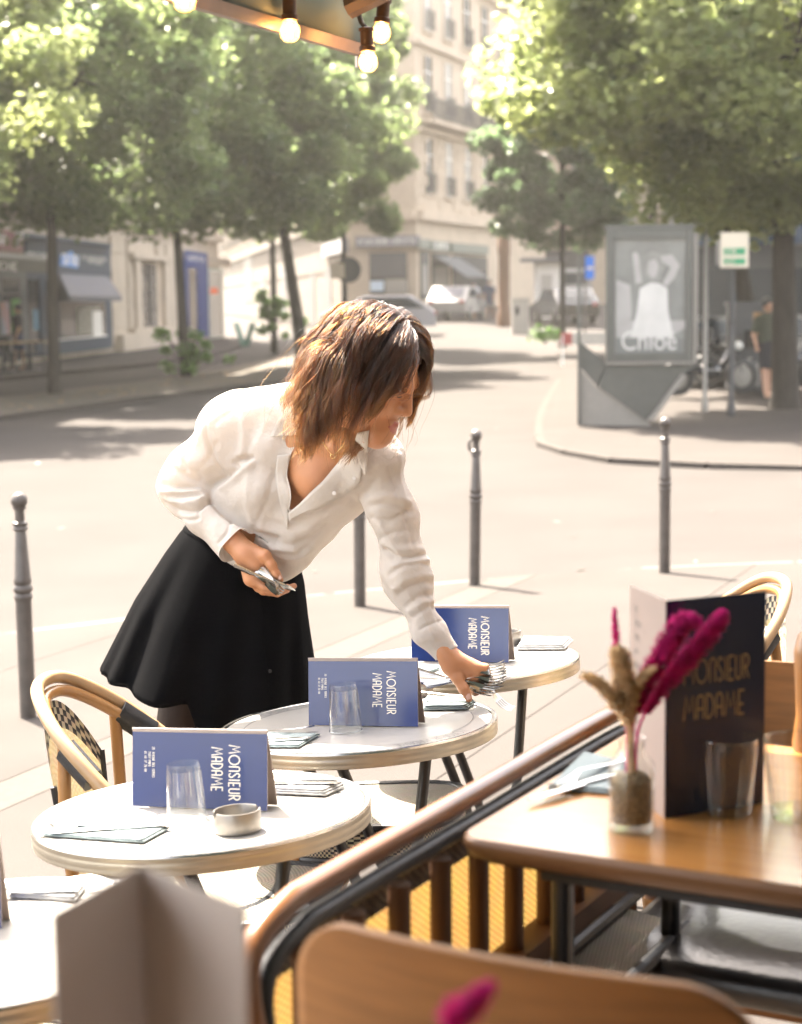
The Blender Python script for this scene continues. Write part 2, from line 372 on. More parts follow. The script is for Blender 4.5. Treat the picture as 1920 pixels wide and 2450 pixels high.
# street island with the poster panel
IS = [onz(px, py, .05) for px, py in [(1345, 905), (1308, 975), (1300, 1035), (1316, 1067), (1375, 1078), (1473, 1095), (1572, 1103), (1640, 1106), (1920, 1113), (2400, 1128)]]
def iz(x, y): return .05 + .012 * max(0, y - 40)
isl = [Vector((p.x, p.y, 0)) for p in cr(IS, 5)]
mb = MB(); far = [Vector((40, 24, 0)), Vector((40, 90, 0)), Vector((7.5, 90, 0))]
ring = isl + far
mb.poly([Vector((p.x, p.y, iz(p.x, p.y))) for p in ring])
struct(obj('island_pavement', mb, M_walk, smooth=False))
kerb_run(isl, 'island_kerb', .11, .004, .2, iz, seg=1.2, side=-1, m=mat('worn_kerb', (.062, .055, .05), .9, spec=.12, noise=.2, nscale=20))
# left side of the street: planted strip with the trees, side lane, pavement before the shops
def strip_between(A, B, h, name, m, n=24, drop=.16):
    A = cr([Vector((p.x, p.y, 0)) for p in A], 6); B = cr([Vector((p.x, p.y, 0)) for p in B], 6); k = min(len(A), len(B)); mb = MB(); rows = []
    for i in range(k):
        a, b = A[i], B[i]; za, zb = zr(a.x, a.y) + h, zr(b.x, b.y) + h
        rows.append([(a.x, a.y, za - drop), (a.x, a.y, za)] + [(a.lerp(b, t).x, a.lerp(b, t).y, za + (zb - za) * t) for t in (.25, .5, .75)] + [(b.x, b.y, zb), (b.x, b.y, zb - drop)])
    mb.grid(rows); return struct(obj(name, mb, m, angle=30))
g0 = lambda px, py: onz(px, py, .06)
PLo = [g0(*p) for p in [(-500, 1062), (-200, 1022), (0, 995), (337, 950), (618, 916), (720, 893), (790, 862)]]
PLi = [g0(*p) for p in [(-500, 1007), (-200, 975), (0, 950), (393, 905), (600, 872), (690, 856), (765, 838)]]
strip_between(PLo, PLi, .07, 'planting_strip', M_earth)
LF0, LFd = Vector((-11.05, 49.0, 0)), Vector((.07, .9975, 0)).normalized()
SWo = [g0(*p) for p in [(-500, 955), (-200, 930), (0, 908), (395, 868), (553, 838)]] + [Vector((-6.9, 84, 0))]
SWi = [LF0 + LFd * t for t in (-22, -12, 0, 10, 25, 38)]
strip_between(SWo, SWi, .12, 'shop_pavement', M_walk)
kerb_run(cr([Vector((p.x, p.y, 0)) for p in PLo[1:5]], 5), 'planting_kerb', .14, .078, .2, zr, seg=1.3, side=-1, m=MATS['worn_kerb'])
# fallen leaves and paper scraps on the road and pavement
random.seed(11); M_leafd = mat('dry_leaf', (.30, .15, .045), .8, noise=.4, nscale=3); M_scrap = mat('pale_scrap', (.16, .145, .12), .8)
mb = MB()
for k in range(420):
    t = random.random(); i = min(int(t * 5), 5); a = PLo[i].lerp(PLi[i], random.random()); b = PLo[i + 1].lerp(PLi[i + 1], random.random()); p = a.lerp(b, t * 5 - i if t < 1 else 1)
    s = random.uniform(.03, .07); an = random.random() * 6.28
    c = Vector((p.x, p.y, zr(p.x, p.y) + .083)); u = Vector((math.cos(an), math.sin(an), random.uniform(-.1, .3))) * s; w = Vector((-math.sin(an), math.cos(an), .1)) * s * .6
    mb.poly([c - u, c + w, c + u, c - w])
struct(obj('leaf_litter', mb, M_leafd, smooth=False), 'stuff')
mb = MB()
for k in range(34):
    px, py = random.uniform(60, 1900), random.uniform(930, 1360); p = onz(px, py, 0); s = random.uniform(.02, .05) * (1 if k % 3 else 1.6); an = random.random() * 6.28
    if p.y < 12.6: continue
    c = Vector((p.x, p.y, zr(p.x, p.y) + .006)); u = Vector((math.cos(an), math.sin(an), .12)) * s; w = Vector((-math.sin(an), math.cos(an), .05)) * s * .5
    mb.poly([c - u, c + w, c + u, c - w])
for px, py in [(1273, 1768), (1310, 1800), (1000, 1500), (1440, 1560), (1130, 1790), (1210, 1620)]:
    p = ong(px, py, .004); s = .02; mb.poly([p + Vector((-s, 0, .002)), p + Vector((0, -s * .5, .002)), p + Vector((s, 0, .006)), p + Vector((0, s * .5, .004))])
struct(obj('street_litter', mb, M_scrap, smooth=False), 'stuff')
# ------------------------------------------------------------------ buildings
class Fac:
    """a facade plane: u along, n outwards (towards the street), z up"""
    def __init__(s, p0, d, nside=1):
        s.o = Vector((p0[0], p0[1], 0)); s.u = Vector((d[0], d[1], 0)).normalized(); s.n = Vector((s.u.y, -s.u.x, 0)) * nside
        s.M = Matrix((s.u, s.n, Vector((0, 0, 1)))).transposed()
    def P(s, u, n, z): return s.o + s.u * u + s.n * n + Vector((0, 0, z))
    def uz(s, px, py, n=0):
        d = ray(px, py); o = s.o + s.n * n - CP; t = o.dot(s.n) / d.dot(s.n); q = CP + d * t
        return (q - s.o).dot(s.u), q.z
    def box(s, mb, u0, u1, n0, n1, z0, z1): return mb.box(s.P((u0 + u1) / 2, (n0 + n1) / 2, (z0 + z1) / 2), (abs(u1 - u0), abs(n1 - n0), abs(z1 - z0)), s.M)
    def rect(s, mb, x0, y0, x1, y1, n0, n1):
        a, z1 = s.uz(x0, y0, n1); _, z0 = s.uz(x0, y1, n1); b, _ = s.uz(x1, y0, n1); s.box(mb, a, b, n0, n1, z0, z1); return (a, b, z0, z1)
    def W(s, n): return lambda x, y, z: s.P(x, n + z, y)
def wnd(root, F, u0, u1, z0, z1, n=0.0, pane=None, rail=False, fm=None, bars=1, deep=.16):
    """one window: proud stone surround, frame bars and pane"""
    q = MB(); t = .13
    F.box(q, u0 - t, u0, n, n + .07, z0, z1 + t); F.box(q, u1, u1 + t, n, n + .07, z0, z1 + t); F.box(q, u0 + .001, u1 - .001, n, n + .068, z1, z1 + t - .002); F.box(q, u0 - t - .05, u1 + t + .05, n, n + .12, z0 - .12, z0 - .002)
    w = obj('window', q, M_stone if fm is None else fm, root, world=True, smooth=False)
    p = MB(); F.box(p, u0 + .002, u1 - .002, n, n + .02, z0 + .002, z1 - .002); obj('pane', p, pane or M_pane, w, world=True, smooth=False)
    p = MB()
    for k in range(bars):
        uc = u0 + (u1 - u0) * (k + 1) / (bars + 1); F.box(p, uc - .035, uc + .035, n + .021, n + .05, z0 + .004, z1 - .004)
    F.box(p, u0 + .004, u1 - .004, n + .021, n + .048, z0 + (z1 - z0) * .7, z0 + (z1 - z0) * .7 + .05); obj('glazing_bar', p, M_white, w, world=True, smooth=False)
    if rail:
        p = MB(); F.box(p, u0 - .08, u1 + .08, n + .2, n + .24, z0 + .92, z0 + .97); F.box(p, u0 - .08, u1 + .08, n + .2, n + .23, z0 + .1, z0 + .14)
        k = int((u1 - u0) / .12)
        for i in range(k + 1): F.box(p, u0 + (u1 - u0) * i / k - .012, u0 + (u1 - u0) * i / k + .012, n + .205, n + .228, z0 + .14, z0 + .92)
        obj('railing', p, M_iron, w, world=True, smooth=False)
    return w
def lettering(name, root, F, t, x0, y0, x1, y1, n, m, w=.1):
    """capitals filling a pixel box of the facade (screen left to right = +u)"""
    a, z1 = F.uz(x0, y0, n); _, z0 = F.uz(x0, y1, n); b, _ = F.uz(x1, y0, n); h = z1 - z0; q = MB(); k = abs(b - a) / (text_w(t) * h); sg = 1 if b > a else -1
    text(q, t, lambda x, y, z: F.P(a + sg * x * k, n + z, z0 + y), h, w); return obj(name, q, m, root, world=True, smooth=False)
# left: the shop building
F = Fac(LF0, LFd, 1)
LB = thing('stone_building', 'pale stone building with shops and a tall stone doorway behind the left trees', 'building', F.P(20, 0, 0))
q = MB()
F.box(q, -24, 36.5, -9, 0, -.3, 17); obj('wall', q, M_stone, LB, world=True, smooth=False)
for u in (-20, -16, -12, -8, -4, 0, 4, 8, 12, 17, 22, 27, 32):
    for zf in (5.6, 9.2, 12.8): wnd(LB, F, u, u + 1.2, zf, zf + 2.2, pane=M_pane2 if (u + zf) % 3 > 1 else M_pane, rail=True)
q = MB(); F.box(q, -24, 36.6, 0, .25, 4.55, 4.85); F.box(q, -24, 36.6, 0, .4, 8.4, 8.6); F.box(q, -24, 36.6, 0, .5, 16.5, 17.0); obj('cornice', q, M_stone, LB, world=True, smooth=False)
# masonry joints of the ground storey: single proud blocks between the shops
u_a, _ = F.uz(262, 700); u_b, _ = F.uz(338, 700); u_c, _ = F.uz(396, 700); u_d, _ = F.uz(443, 700)
zc = [.35, 1.0, 1.65, 2.3, 2.95, 3.6, 4.2]
for j in range(6):
    for (a, b) in ((u_a + .1, (u_a + u_b) / 2 - .5), ((u_a + u_b) / 2 + .2, u_b - .05), (u_c + .06, (u_c + u_d) / 2), ((u_c + u_d) / 2 + .02, u_d - .1)):
        if b - a > .2:
            s = MB(); F.box(s, a, b - .02, 0, .06 + .02 * (j % 2), zc[j], zc[j + 1] - .025); obj('stone_block', s, M_stone, LB, world=True, smooth=False)
q = MB(); F.rect(q, 296, 800, 440, 842, 0, .35); F.rect(q, 325, 786, 405, 799, 0, .30); obj('plinth', q, M_stone, LB, world=True, smooth=False)
q = MB(); a, b, z0, z1 = F.rect(q, 339, 626, 394, 786, .002, .03); d = obj('doorway', q, M_stone2, LB, world=True, smooth=False)
q = MB(); F.rect(q, 340, 628, 374, 784, .031, .06); obj('pane', q, M_pane, d, world=True, smooth=False)
q = MB()
for py in (665, 700, 740): F.rect(q, 341, py, 373, py + 3, .061, .085)
F.rect(q, 356, 629, 358, 783, .061, .09); obj('grille', q, M_iron, d, world=True, smooth=False)
q = MB(); F.rect(q, 326, 618, 338, 786, .002, .2); F.rect(q, 395, 618, 407, 786, .002, .2); F.rect(q, 322, 604, 411, 617, .002, .26); obj('door_surround', q, M_stone, LB, world=True, smooth=False)
uu, zz = F.uz(374, 588); q = MB(); q.lathe([(.42, 0), (.42, .07), (.33, .11), (.3, .05), (.18, .09), (.001, .12)], 20, F.P(uu, .002, zz), (F.u, Vector((0, 0, 1)), F.n)); obj('medallion', q, M_stone, LB, world=True)
# shopfront parts on the same wall
def shop_part(name, x0, y0, x1, y1, n0, n1, m, root=None):
    q = MB(); F.rect(q, x0, y0, x1, y1, n0, n1); return obj(name, q, m, root or LB, world=True, smooth=False)
s = shop_part('shopfront', 60, 556, 262, 856, .002, .12, M_navy)
s['label'] = 'slate blue shopfront with sloping grey awning'
shop_part('fascia', 61, 566, 263, 650, .121, .2, M_navy, s); shop_part('shop_cornice', 57, 556, 266, 566, .121, .42, M_navy, s)
shop_part('display_pane', 143, 722, 252, 811, .121, .14, M_pane, s); shop_part('stall_board', 90, 815, 258, 854, .121, .19, M_navy, s); shop_part('entrance_pane', 66, 668, 128, 850, .121, .135, M_pane, s)
shop_part('door_post', 96, 664, 108, 850, .136, .2, M_navy, s); shop_part('sill', 140, 811, 258, 815, .121, .26, M_white, s)
M_disp = mat('window_goods', (.30, .28, .22), .7, noise=.6, nscale=3.5)
shop_part('window_display', 185, 735, 238, 800, .141, .17, M_disp, s); shop_part('notice', 222, 745, 244, 806, .171, .18, M_white, s)
shop_part('coat', 80, 740, 92, 790, .136, .16, mat('faded_blue', (.10, .2, .28), .8), s)
q = MB()   # sloping awning
a, z1 = F.uz(141, 655, .2); b, _ = F.uz(258, 655, .2); a2, z0 = F.uz(166, 709, 1.5); b2, _ = F.uz(290, 709, 1.5); z2 = F.uz(166, 721, 1.5)[1]
A, B, C, D = F.P(a, .2, z1), F.P(b, .2, z1), F.P(b2, 1.5, z0), F.P(a2, 1.5, z0)
q.poly([A, B, C, D]); q.poly([D, C, F.P(b2, 1.5, z2), F.P(a2, 1.5, z2)]); o = obj('awning', q, M_awn, s, world=True, smooth=False, solid=.03); o['label'] = 'sloping grey awning over the shop window'
lettering('lettering', s, F, 'BRASSERIE', 64, 602, 117, 612, .215, M_white); lettering('lettering', s, F, 'EXPRESS', 82, 612, 116, 622, .215, M_white)
lettering('lettering', s, F, 'BOULANGERIE', 198, 610, 255, 620, .215, M_white); lettering('lettering', s, F, 'PATISSERIE', 212, 621, 246, 630, .215, M_white)
q = MB(); a, z1 = F.uz(143, 597, .215); b, _ = F.uz(187, 597, .215); z0 = F.uz(143, 638, .215)[1]
lg = obj('logo_plate', q.prism([(x, y) for x, y in [(-.5, -.42), (.42, -.5), (.5, .2), (.2, .3), (.12, .5), (-.05, .36), (-.44, .25)]], 0, .04, Matrix.Translation(F.P((a + b) / 2, .2, (z0 + z1) / 2)) @ Matrix((F.u * (b - a), Vector((0, 0, z1 - z0)), F.n)).transposed().to_4x4()), mat('logo_blue', (.05, .22, .62), .5), s, world=True, smooth=False)
q = MB(); h = (z1 - z0) * .62; k = (b - a) * .86 / (text_w('SIMITU'.replace('IT', 'I')) * h)
text(q, 'SIMIU', lambda x, y, z: F.P(a + (b - a) * .08 + x * k, .242 + z, z0 + (z1 - z0) * .16 + y), h, .15); obj('lettering', q, M_white, lg.parent, world=True, smooth=False)
# corner cafe with long dark awning at the left edge
s = shop_part('cafe_front', -160, 560, 60, 870, .13, .16, mat('cafe_dark_wood', (.035, .04, .045), .5)); s['label'] = 'dark cafe front at the left edge'
shop_part('door_pane', 6, 665, 46, 868, .161, .18, M_pane, s); shop_part('door_transom', 0, 700, 50, 708, .181, .24, M_iron, s); shop_part('green_panel', 30, 715, 47, 840, .181, .22, mat('leaf_green_panel', (.10, .28, .06), .6), s)
shop_part('poster', 2, 722, 22, 800, .181, .2, mat('poster_mix', (.35, .12, .10), .6, noise=.9, nscale=2.2, col2=(.10, .25, .35)), s)
q = MB(); a, z1 = F.uz(-160, 600, .2); b, _ = F.uz(100, 604, .2); b2, z0 = F.uz(118, 625, 1.6); z2 = F.uz(118, 652, 1.6)[1]
q.poly([F.P(a, .2, z1 + .1), F.P(b, .2, z1 + .1), F.P(b2, 1.6, z0), F.P(a, 1.6, z0)]); q.poly([F.P(a, 1.6, z0), F.P(b2, 1.6, z0), F.P(b2, 1.6, z2), F.P(a, 1.6, z2)])
o = obj('awning', q, M_awn2, s, world=True, smooth=False, solid=.03); o['label'] = 'long taupe awning with white capitals'
lettering('lettering', s, F, 'BOUCHE', -60, 622, 41, 642, 1.63, M_white)
shop_part('hanging_board', -70, 540, 54, 594, .2, .3, M_red, s); shop_part('board_trim', -70, 590, 55, 596, .301, .33, M_brown, s)
q = MB(); uu, zz = F.uz(39, 566, .31); q.lathe([(.001, -.3), (.05, -.28), (.06, -.12), (.17, -.06), (.19, .08), (.15, .2), (.001, .27)], 12, F.P(uu, .32, zz), sy=.2); obj('lamp_emblem', q, M_white, s, world=True)
lettering('lettering', s, F, 'BAR', -10, 558, 14, 584, .31, M_white)
# blue shop and pale shop
s = shop_part('shopfront', 443, 598, 496, 812, .002, .16, M_blue); s['label'] = 'royal blue narrow shopfront'
lettering('lettering', s, F, 'EXPERTISE', 450, 610, 490, 622, .165, M_white); shop_part('door_pane', 451, 640, 470, 806, .161, .175, M_pane, s); shop_part('door_post', 474, 636, 478, 806, .161, .22, M_blue, s)
s = shop_part('shopfront', 498, 640, 534, 812, .002, .1, mat('pale_green_shop', (.30, .36, .33), .3, noise=.3, nscale=2)); s['label'] = 'pale glazed shopfront with orange notice'
shop_part('display_pane', 501, 648, 530, 806, .101, .115, M_pane2, s); shop_part('notice', 504, 688, 522, 702, .116, .13, mat('orange_red', (.75, .12, .03), .5), s); shop_part('fascia', 497, 612, 552, 634, .002, .13, M_stone2, LB)
lettering('lettering', LB, F, 'PATISSIER', 503, 617, 548, 629, .135, mat('grey_letters', (.2, .2, .2), .6))
# corner building across the junction
def facade_floors(root, F, u0, u1, floors, step, w, m=None, rail=True, off=.6):
    u = u0 + off
    while u + w < u1 - .3:
        for z0, h in floors: wnd(root, F, u, u + w, z0, z0 + h, n=.051 if F is Fl else 0.0, pane=M_pane2 if int(u * 3 + z0) % 2 else M_pane, rail=rail, fm=M_stone2)
        u += step
CBz = 1.15
C0, C1 = Vector((-2.6, 85.6, 0)), Vector((.85, 84.0, 0))
CB = thing('corner_building', 'tall cream corner building with balconies above the dark shop opening', 'building', (C0.x, C0.y, CBz))
Fc = Fac(C0, C1 - C0, 1); Lc = (C1 - C0).length
Fr = Fac(C1, (math.sin(R(19)), math.cos(R(19))), 1); Fl = Fac(C0, (-math.sin(R(8.5)), math.cos(R(8.5))), -1)
# wall: one solid with the three faces
far_r, far_l = Fr.P(24, 0, 0), Fl.P(135, 0, 0)
q = MB(); q.prism([(p.x, p.y) for p in (C0, C1, far_r, Vector((far_r.x - 6, far_r.y + 40, 0)), far_l)], CBz - 1.3, CBz + 27); obj('wall', q, M_stone2, CB, world=True, smooth=False)
fl = [(CBz + 5.6, 2.6), (CBz + 9.4, 2.6), (CBz + 13.1, 2.5), (CBz + 16.7, 2.3), (CBz + 20.2, 2.2)]
q = MB(); Fl.box(q, .02, 134, .001, .05, CBz - 1.2, CBz + 4.34); Fl.box(q, .02, 134, .001, .04, CBz + 4.81, CBz + 26); obj('flank_dark_layer', q, mat('darkened_limestone', (.088, .068, .050), .9, noise=.25, nscale=1.2, bump=.2, bscale=12), CB, world=True, smooth=False)  # thin added layer: flank colour darkened so the sunlit side doesn't burn out
facade_floors(CB, Fr, 0, 24, fl, 3.15, 1.25, off=1.2); facade_floors(CB, Fc, 0, Lc, fl, 3.0, 1.2, off=1.1); facade_floors(CB, Fl, 0, 110, fl[:3], 3.4, 1.2, off=1.0)
for FF, L in ((Fc, Lc), (Fr, 24), (Fl, 134)):
    q = MB()
    for zz, dd, hh in ((4.35, .35, .45), (8.4, .3, .25), (8.75, .9, .16), (12.35, .25, .22), (16.0, .3, .25), (19.6, .8, .2), (23.4, .5, .4)): FF.box(q, 0.01, L, 0, dd + (.004 if FF is Fr else 0), CBz + zz, CBz + zz + hh)
    obj('cornice', q, M_stone2 if FF is not Fl else MATS['darkened_limestone'], CB, world=True, smooth=False)
    if FF is not Fl:
        for zz in (8.92, 19.81):
            p = MB(); FF.box(p, .05, L - .05, .78, .83, CBz + zz + .95, CBz + zz + 1.0); FF.box(p, .05, L - .05, .785, .825, CBz + zz + .08, CBz + zz + .12)
            k = int(L / .16)
            for i in range(k): FF.box(p, .1 + i * .16, .135 + i * .16, .79, .82, CBz + zz + .12, CBz + zz + .95)
            obj('balcony_railing', p, M_iron, CB, world=True, smooth=False)
for FF, L in ((Fr, 24), (Fl, 40)):     # rusticated courses of the first storey, stone by stone
    for j in range(7):
        uu = .1 + (j % 2) * .4
        while uu < L - 1:
            if (uu - 1.0) % 3.15 > 1.6 or FF is Fl:
                s = MB(); FF.box(s, uu, uu + .78, .0 if FF is Fr else .041, .05 if FF is Fr else .09, CBz + 5.0 + j * .5, CBz + 5.0 + j * .5 + .46); obj('stone_block', s, M_stone2, CB, world=True, smooth=False)
            uu += .82 if FF is Fr else 2.6
def cpart(FF, name, x0, y0, x1, y1, n0, n1, m, root=None):
    q = MB(); FF.rect(q, x0, y0, x1, y1, n0, n1); return obj(name, q, m, root or CB, world=True, smooth=False)
s = cpart(Fc, 'shop_opening', 884, 605, 972, 704, .002, .1, M_dark); s['label'] = 'wide dark shop opening at the chamfered corner'
cpart(Fc, 'shutter', 885, 606, 971, 662, .101, .16, mat('dark_grey_shutter', (.06, .062, .072), .5), s); cpart(Fc, 'counter', 922, 668, 971, 702, .101, .3, mat('grey_counter', (.25, .235, .21), .6), s); cpart(Fc, 'notice', 886, 672, 918, 696, .101, .13, mat('pale_blue_sheet', (.45, .55, .66), .5), s)
s = cpart(Fc, 'sign_board', 851, 566, 1000, 592, .002, .3, mat('slate_sign', (.13, .13, .15), .5)); lettering('lettering', CB, Fc, 'BOUCHERIE-LAFFITTE', 857, 572, 995, 586, .31, M_white)
for x0, x1, yy in ((1006, 1030, 570), (1034, 1078, 575), (1084, 1170, 580)):
    s = cpart(Fr, 'shop_opening', x0 + 3, yy + 30, x1 - 3, 716, .002, .1, M_dark); cpart(Fr, 'fascia', x0, yy, x1, yy + 24, .002, .25, mat('green_grey_fascia', (.12, .135, .115), .5), s)
    cpart(Fr, 'shop_pane', x0 + 6, yy + 62, x1 - 6, 705, .101, .12, M_pane2 if x0 < 1080 else M_pane, s)
q = MB(); a, z1 = Fr.uz(1043, 612, .26); b, _ = Fr.uz(1098, 615, .26)
q.poly([Fr.P(a, .26, z1), Fr.P(b, .26, z1), Fr.P(b + .3, 1.7, z1 - 1.0), Fr.P(a + .3, 1.7, z1 - 1.0)]); o = obj('awning', q, mat('dark_awning', (.07, .075, .08), .8), CB, world=True, smooth=False, solid=.03)
q = MB(); lettering('lettering', CB, Fr, 'CAFE', 1040, 580, 1072, 592, .26, M_white)
s = cpart(Fl, 'sign_board', 770, 585, 818, 615, .002, .3, mat('slate_sign', (.13, .13, .15), .5))
for x0, x1, y0, y1 in ((583, 603, 612, 722), (622, 634, 660, 742), (650, 660, 640, 760), (672, 684, 640, 765), (742, 752, 650, 780), (775, 792, 640, 790)): cpart(Fl, 'side_window', x0, y0, x1, y1, .051, .09, M_dark)
for j in (0, 4):
    p = MB(); Fl.box(p, .03, 130, .051, .10, CBz - .6 + j * .68, CBz - .6 + j * .68 + .06); obj('string_course', p, MATS['darkened_limestone'], CB, world=True, smooth=False)
q = MB(); p0 = CB.location; q.prism([(p.x, p.y) for p in (C0 + Vector((.3, .6, 0)), C1 + Vector((-.2, .8, 0)), far_r, Vector((far_r.x - 6, far_r.y + 40, 0)), far_l)], CBz + 27.01, CBz + 31); obj('roof', q, mat('zinc_roof', (.16, .165, .18), .5), CB, world=True, smooth=False)
# second building further up on the right
D0 = Vector((4.6, 118, 0)); Fd = Fac(D0, (.985, -.17), 1)
DB = thing('far_building', 'distant cream building closing the street behind the white kiosk', 'building', Fd.P(9, 0, 1.5))
q = MB(); Fd.box(q, 0, 22, -10, 0, .5, 24); obj('wall', q, M_stone2, DB, world=True, smooth=False)
facade_floors(DB, Fd, 0, 22, [(6.4, 2.4), (9.8, 2.4), (13.2, 2.3), (16.6, 2.2), (20, 2)], 2.9, 1.2, off=.9)
q = MB()
for zz in (5.6, 9.2, 15.9, 22.6): Fd.box(q, -.05, 22.05, 0, .4, zz, zz + .3)
obj('cornice', q, M_stone2, DB, world=True, smooth=False)
for uu in (1, 5, 9.5, 14): q = MB(); Fd.box(q, uu, uu + 2.8, .002, .06, 1.6, 4.9); obj('shop_opening', q, M_dark, DB, world=True, smooth=False)
# right: shaded building behind the trees
E0 = Vector((9.0, 58, 0)); Fe = Fac(E0, (.97, -.24), 1)
EB = thing('shaded_building', 'dark shaded building with shop windows behind the right hand trees', 'building', Fe.P(14, 0, .3))
M_shst = mat('shade_darkened_stone', (.085, .078, .066), .85, noise=.3, nscale=1)  # stone colour darkened to stand in for the shade under the trees
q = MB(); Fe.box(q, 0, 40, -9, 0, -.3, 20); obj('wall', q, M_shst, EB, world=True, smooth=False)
facade_floors(EB, Fe, 0, 40, [(5.6, 2.4), (9.2, 2.4), (12.8, 2.3)], 3.0, 1.3, off=.8)
for k in range(9):
    q = MB(); Fe.box(q, .6 + k * 4.3, 4.2 + k * 4.3, .002, .1, .5, 3.4); s = obj('shop_opening', q, M_dark, EB, world=True, smooth=False)
    q = MB(); Fe.box(q, .8 + k * 4.3, 4.0 + k * 4.3, .101, .13, 1.0, 2.7); obj('shop_pane', q, M_pane, s, world=True, smooth=False)
    q = MB(); Fe.box(q, .5 + k * 4.3, 4.3 + k * 4.3, .002, .3, 3.45, 4.1); obj('fascia', q, [M_navy, M_iron, M_brown][k % 3], EB, world=True, smooth=False)
# ------------------------------------------------------------------ trees
def leaf_mat(name, c1, c2, tr=.5, rough=.34, tg=2.2):
    return mat(name, c1, rough, spec=.6, noise=.5, nscale=1.1, col2=c2, trans=tr, detail=6, tgain=tg)
M_leaf = leaf_mat('plane_leaf', (.125, .152, .062), (.05, .074, .034), .56, tg=3.2)
M_leaf2 = leaf_mat('lime_leaf', (.16, .175, .072), (.072, .092, .04), .58, tg=3.4)
M_leaf3 = leaf_mat('dark_leaf', (.075, .115, .05), (.04, .065, .03), .5, tg=2.6)
M_leaf4 = leaf_mat('fresh_sucker_leaf', (.12, .23, .04), (.06, .14, .02), .5)
def leaf_cloud(rng, cents, rads, n, size):
    """small rhombic leaves filling clumps"""
    k = rng.integers(0, len(cents), n); c = cents[k]; r = rads[k][:, None]
    d = rng.normal(size=(n, 3)); d /= np.linalg.norm(d, axis=1)[:, None]
    p = c + d * r * (rng.random((n, 1)) ** .45) * np.array([1, 1, .72])
    a = rng.normal(size=(n, 3)); a[:, 2] *= .5; a /= np.linalg.norm(a, axis=1)[:, None]
    nn = d * .3 + rng.normal(size=(n, 3)) * .45 + np.array([-.15, .2, .75]); b = np.cross(nn, a); b /= np.linalg.norm(b, axis=1)[:, None] + 1e-9
    s = size * rng.uniform(.6, 1.3, (n, 1)); a = a * s; b = b * s * .62; h = np.cross(a, b); h = h / (np.linalg.norm(h, axis=1)[:, None] + 1e-9) * s * .18
    V = np.stack([p - a, p + b + h, p + a * .9, p - b + h], 1).reshape(-1, 3)
    return V, np.arange(4 * n).reshape(n, 4)
def crown_data(seed, rad, n, size, nc=60, low=.0):
    rng = np.random.default_rng(seed); C = []
    while len(C) < nc:
        q = rng.uniform(-1, 1, 3)
        L = np.linalg.norm(q)
        if L < 1 and (L > .35 or rng.random() < .25): C.append(q * np.array(rad))
    C = np.array(C); r = rng.uniform(.16, .32, nc) * min(rad); r = np.clip(r, .35, 1.1)
    C[:, 2] = np.maximum(C[:, 2], -rad[2] * (.78 - low))
    V, F = leaf_cloud(rng, C, r, n, size); return V, F, C
CROWNS = {}
def tree(name, label, x, y, z0, crown_c, rad, seed, n=24000, size=.10, leaf=M_leaf, trunk_r=.13, lean=(0, 0), group=None, nc=64, limbs=9):
    t = thing(name, label, 'tree', (x, y, z0), group=group)
    key = (seed, rad, n, size)
    if key not in CROWNS: CROWNS[key] = crown_data(seed, rad, n, size, nc)
    V, F, C = CROWNS[key]; cc = np.array(crown_c) - np.array([x, y, z0])
    npmesh('crown', V + cc, F, leaf, t, smooth=False)
    q = MB(); h = crown_c[2] - z0 - rad[2] * .6
    T = cr([(0, 0, -.15), (lean[0] * .2, lean[1] * .2, h * .25), (lean[0] * .6, lean[1] * .6, h * .6), (lean[0], lean[1], h), (cc[0] * .5 + lean[0] * .5, cc[1] * .5 + lean[1] * .5, h + rad[2] * .7)], 5)
    nT = len(T); q.tube(T, [trunk_r * (1.35 if i == 0 else 1.12 if i == 1 else 1) * (1 - .55 * i / nT) for i in range(nT)], 12)
    rng = random.Random(seed); top = T[-6]
    obj('trunk', q, M_bark, t)
    q = MB()
    for k in range(limbs):
        e = Vector(C[rng.randrange(len(C))]) + Vector(cc); s = T[rng.randrange(int(nT * .72), nT - 1)]; m_ = s.lerp(e, .5) + Vector((0, 0, -.2 + rng.random() * .5))
        P = cr([s, m_, e], 4); q.tube(P, [trunk_r * .42 * (1 - .8 * i / len(P)) for i in range(len(P))], 6)
    obj('limbs', q, M_bark, t)
    return t
gl = 'street trees along the planted strip'
tree('street_tree', 'street tree at the left edge, only its crown in view', -8.8, 28.2, .07, (-8.5, 28.3, 5.8), (3.5, 3.2, 2.8), 21, 40000, .085, M_leaf2, .13, group=gl, nc=110)
tree('street_tree', 'street tree whose dark trunk crosses the slate blue shop', -6.85, 35.6, .07, (-6.9, 35.8, 6.25), (4.1, 3.2, 3.3), 22, 50000, .095, M_leaf, .14, (.06, .0), group=gl, nc=120)
tree('street_tree', 'street tree with leafy suckers round its foot, before the royal blue shopfront', -5.15, 43.2, .07, (-5.0, 43.3, 6.9), (3.9, 3.2, 3.8), 23, 46000, .10, M_leaf, .14, (-.15, 0), group=gl, nc=120)
tree('street_tree', 'leaning street tree just left of the woman\'s head', -2.55, 47.5, .1, (-2.9, 48.6, 7.2), (3.3, 3.0, 4.1), 24, 46000, .10, M_leaf, .19, (-.55, 0), group=gl, nc=110)
tree('street_tree', 'thinner street tree behind the round sign, farthest of the row', -1.75, 58.2, .3, (-1.7, 58.0, 7.9), (2.5, 2.6, 4.7), 25, 46000, .11, M_leaf, .11, (0, 0), group=gl, nc=100)
tree('street_tree', 'slim tree wrapped in green suckers near the side street', -4.2, 60.5, .2, (-4.6, 61.5, 8.6), (2.4, 2.4, 3.3), 26, 9000, .12, M_leaf3, .12, (0, 0), group=gl)
gr = 'trees on the right hand island'
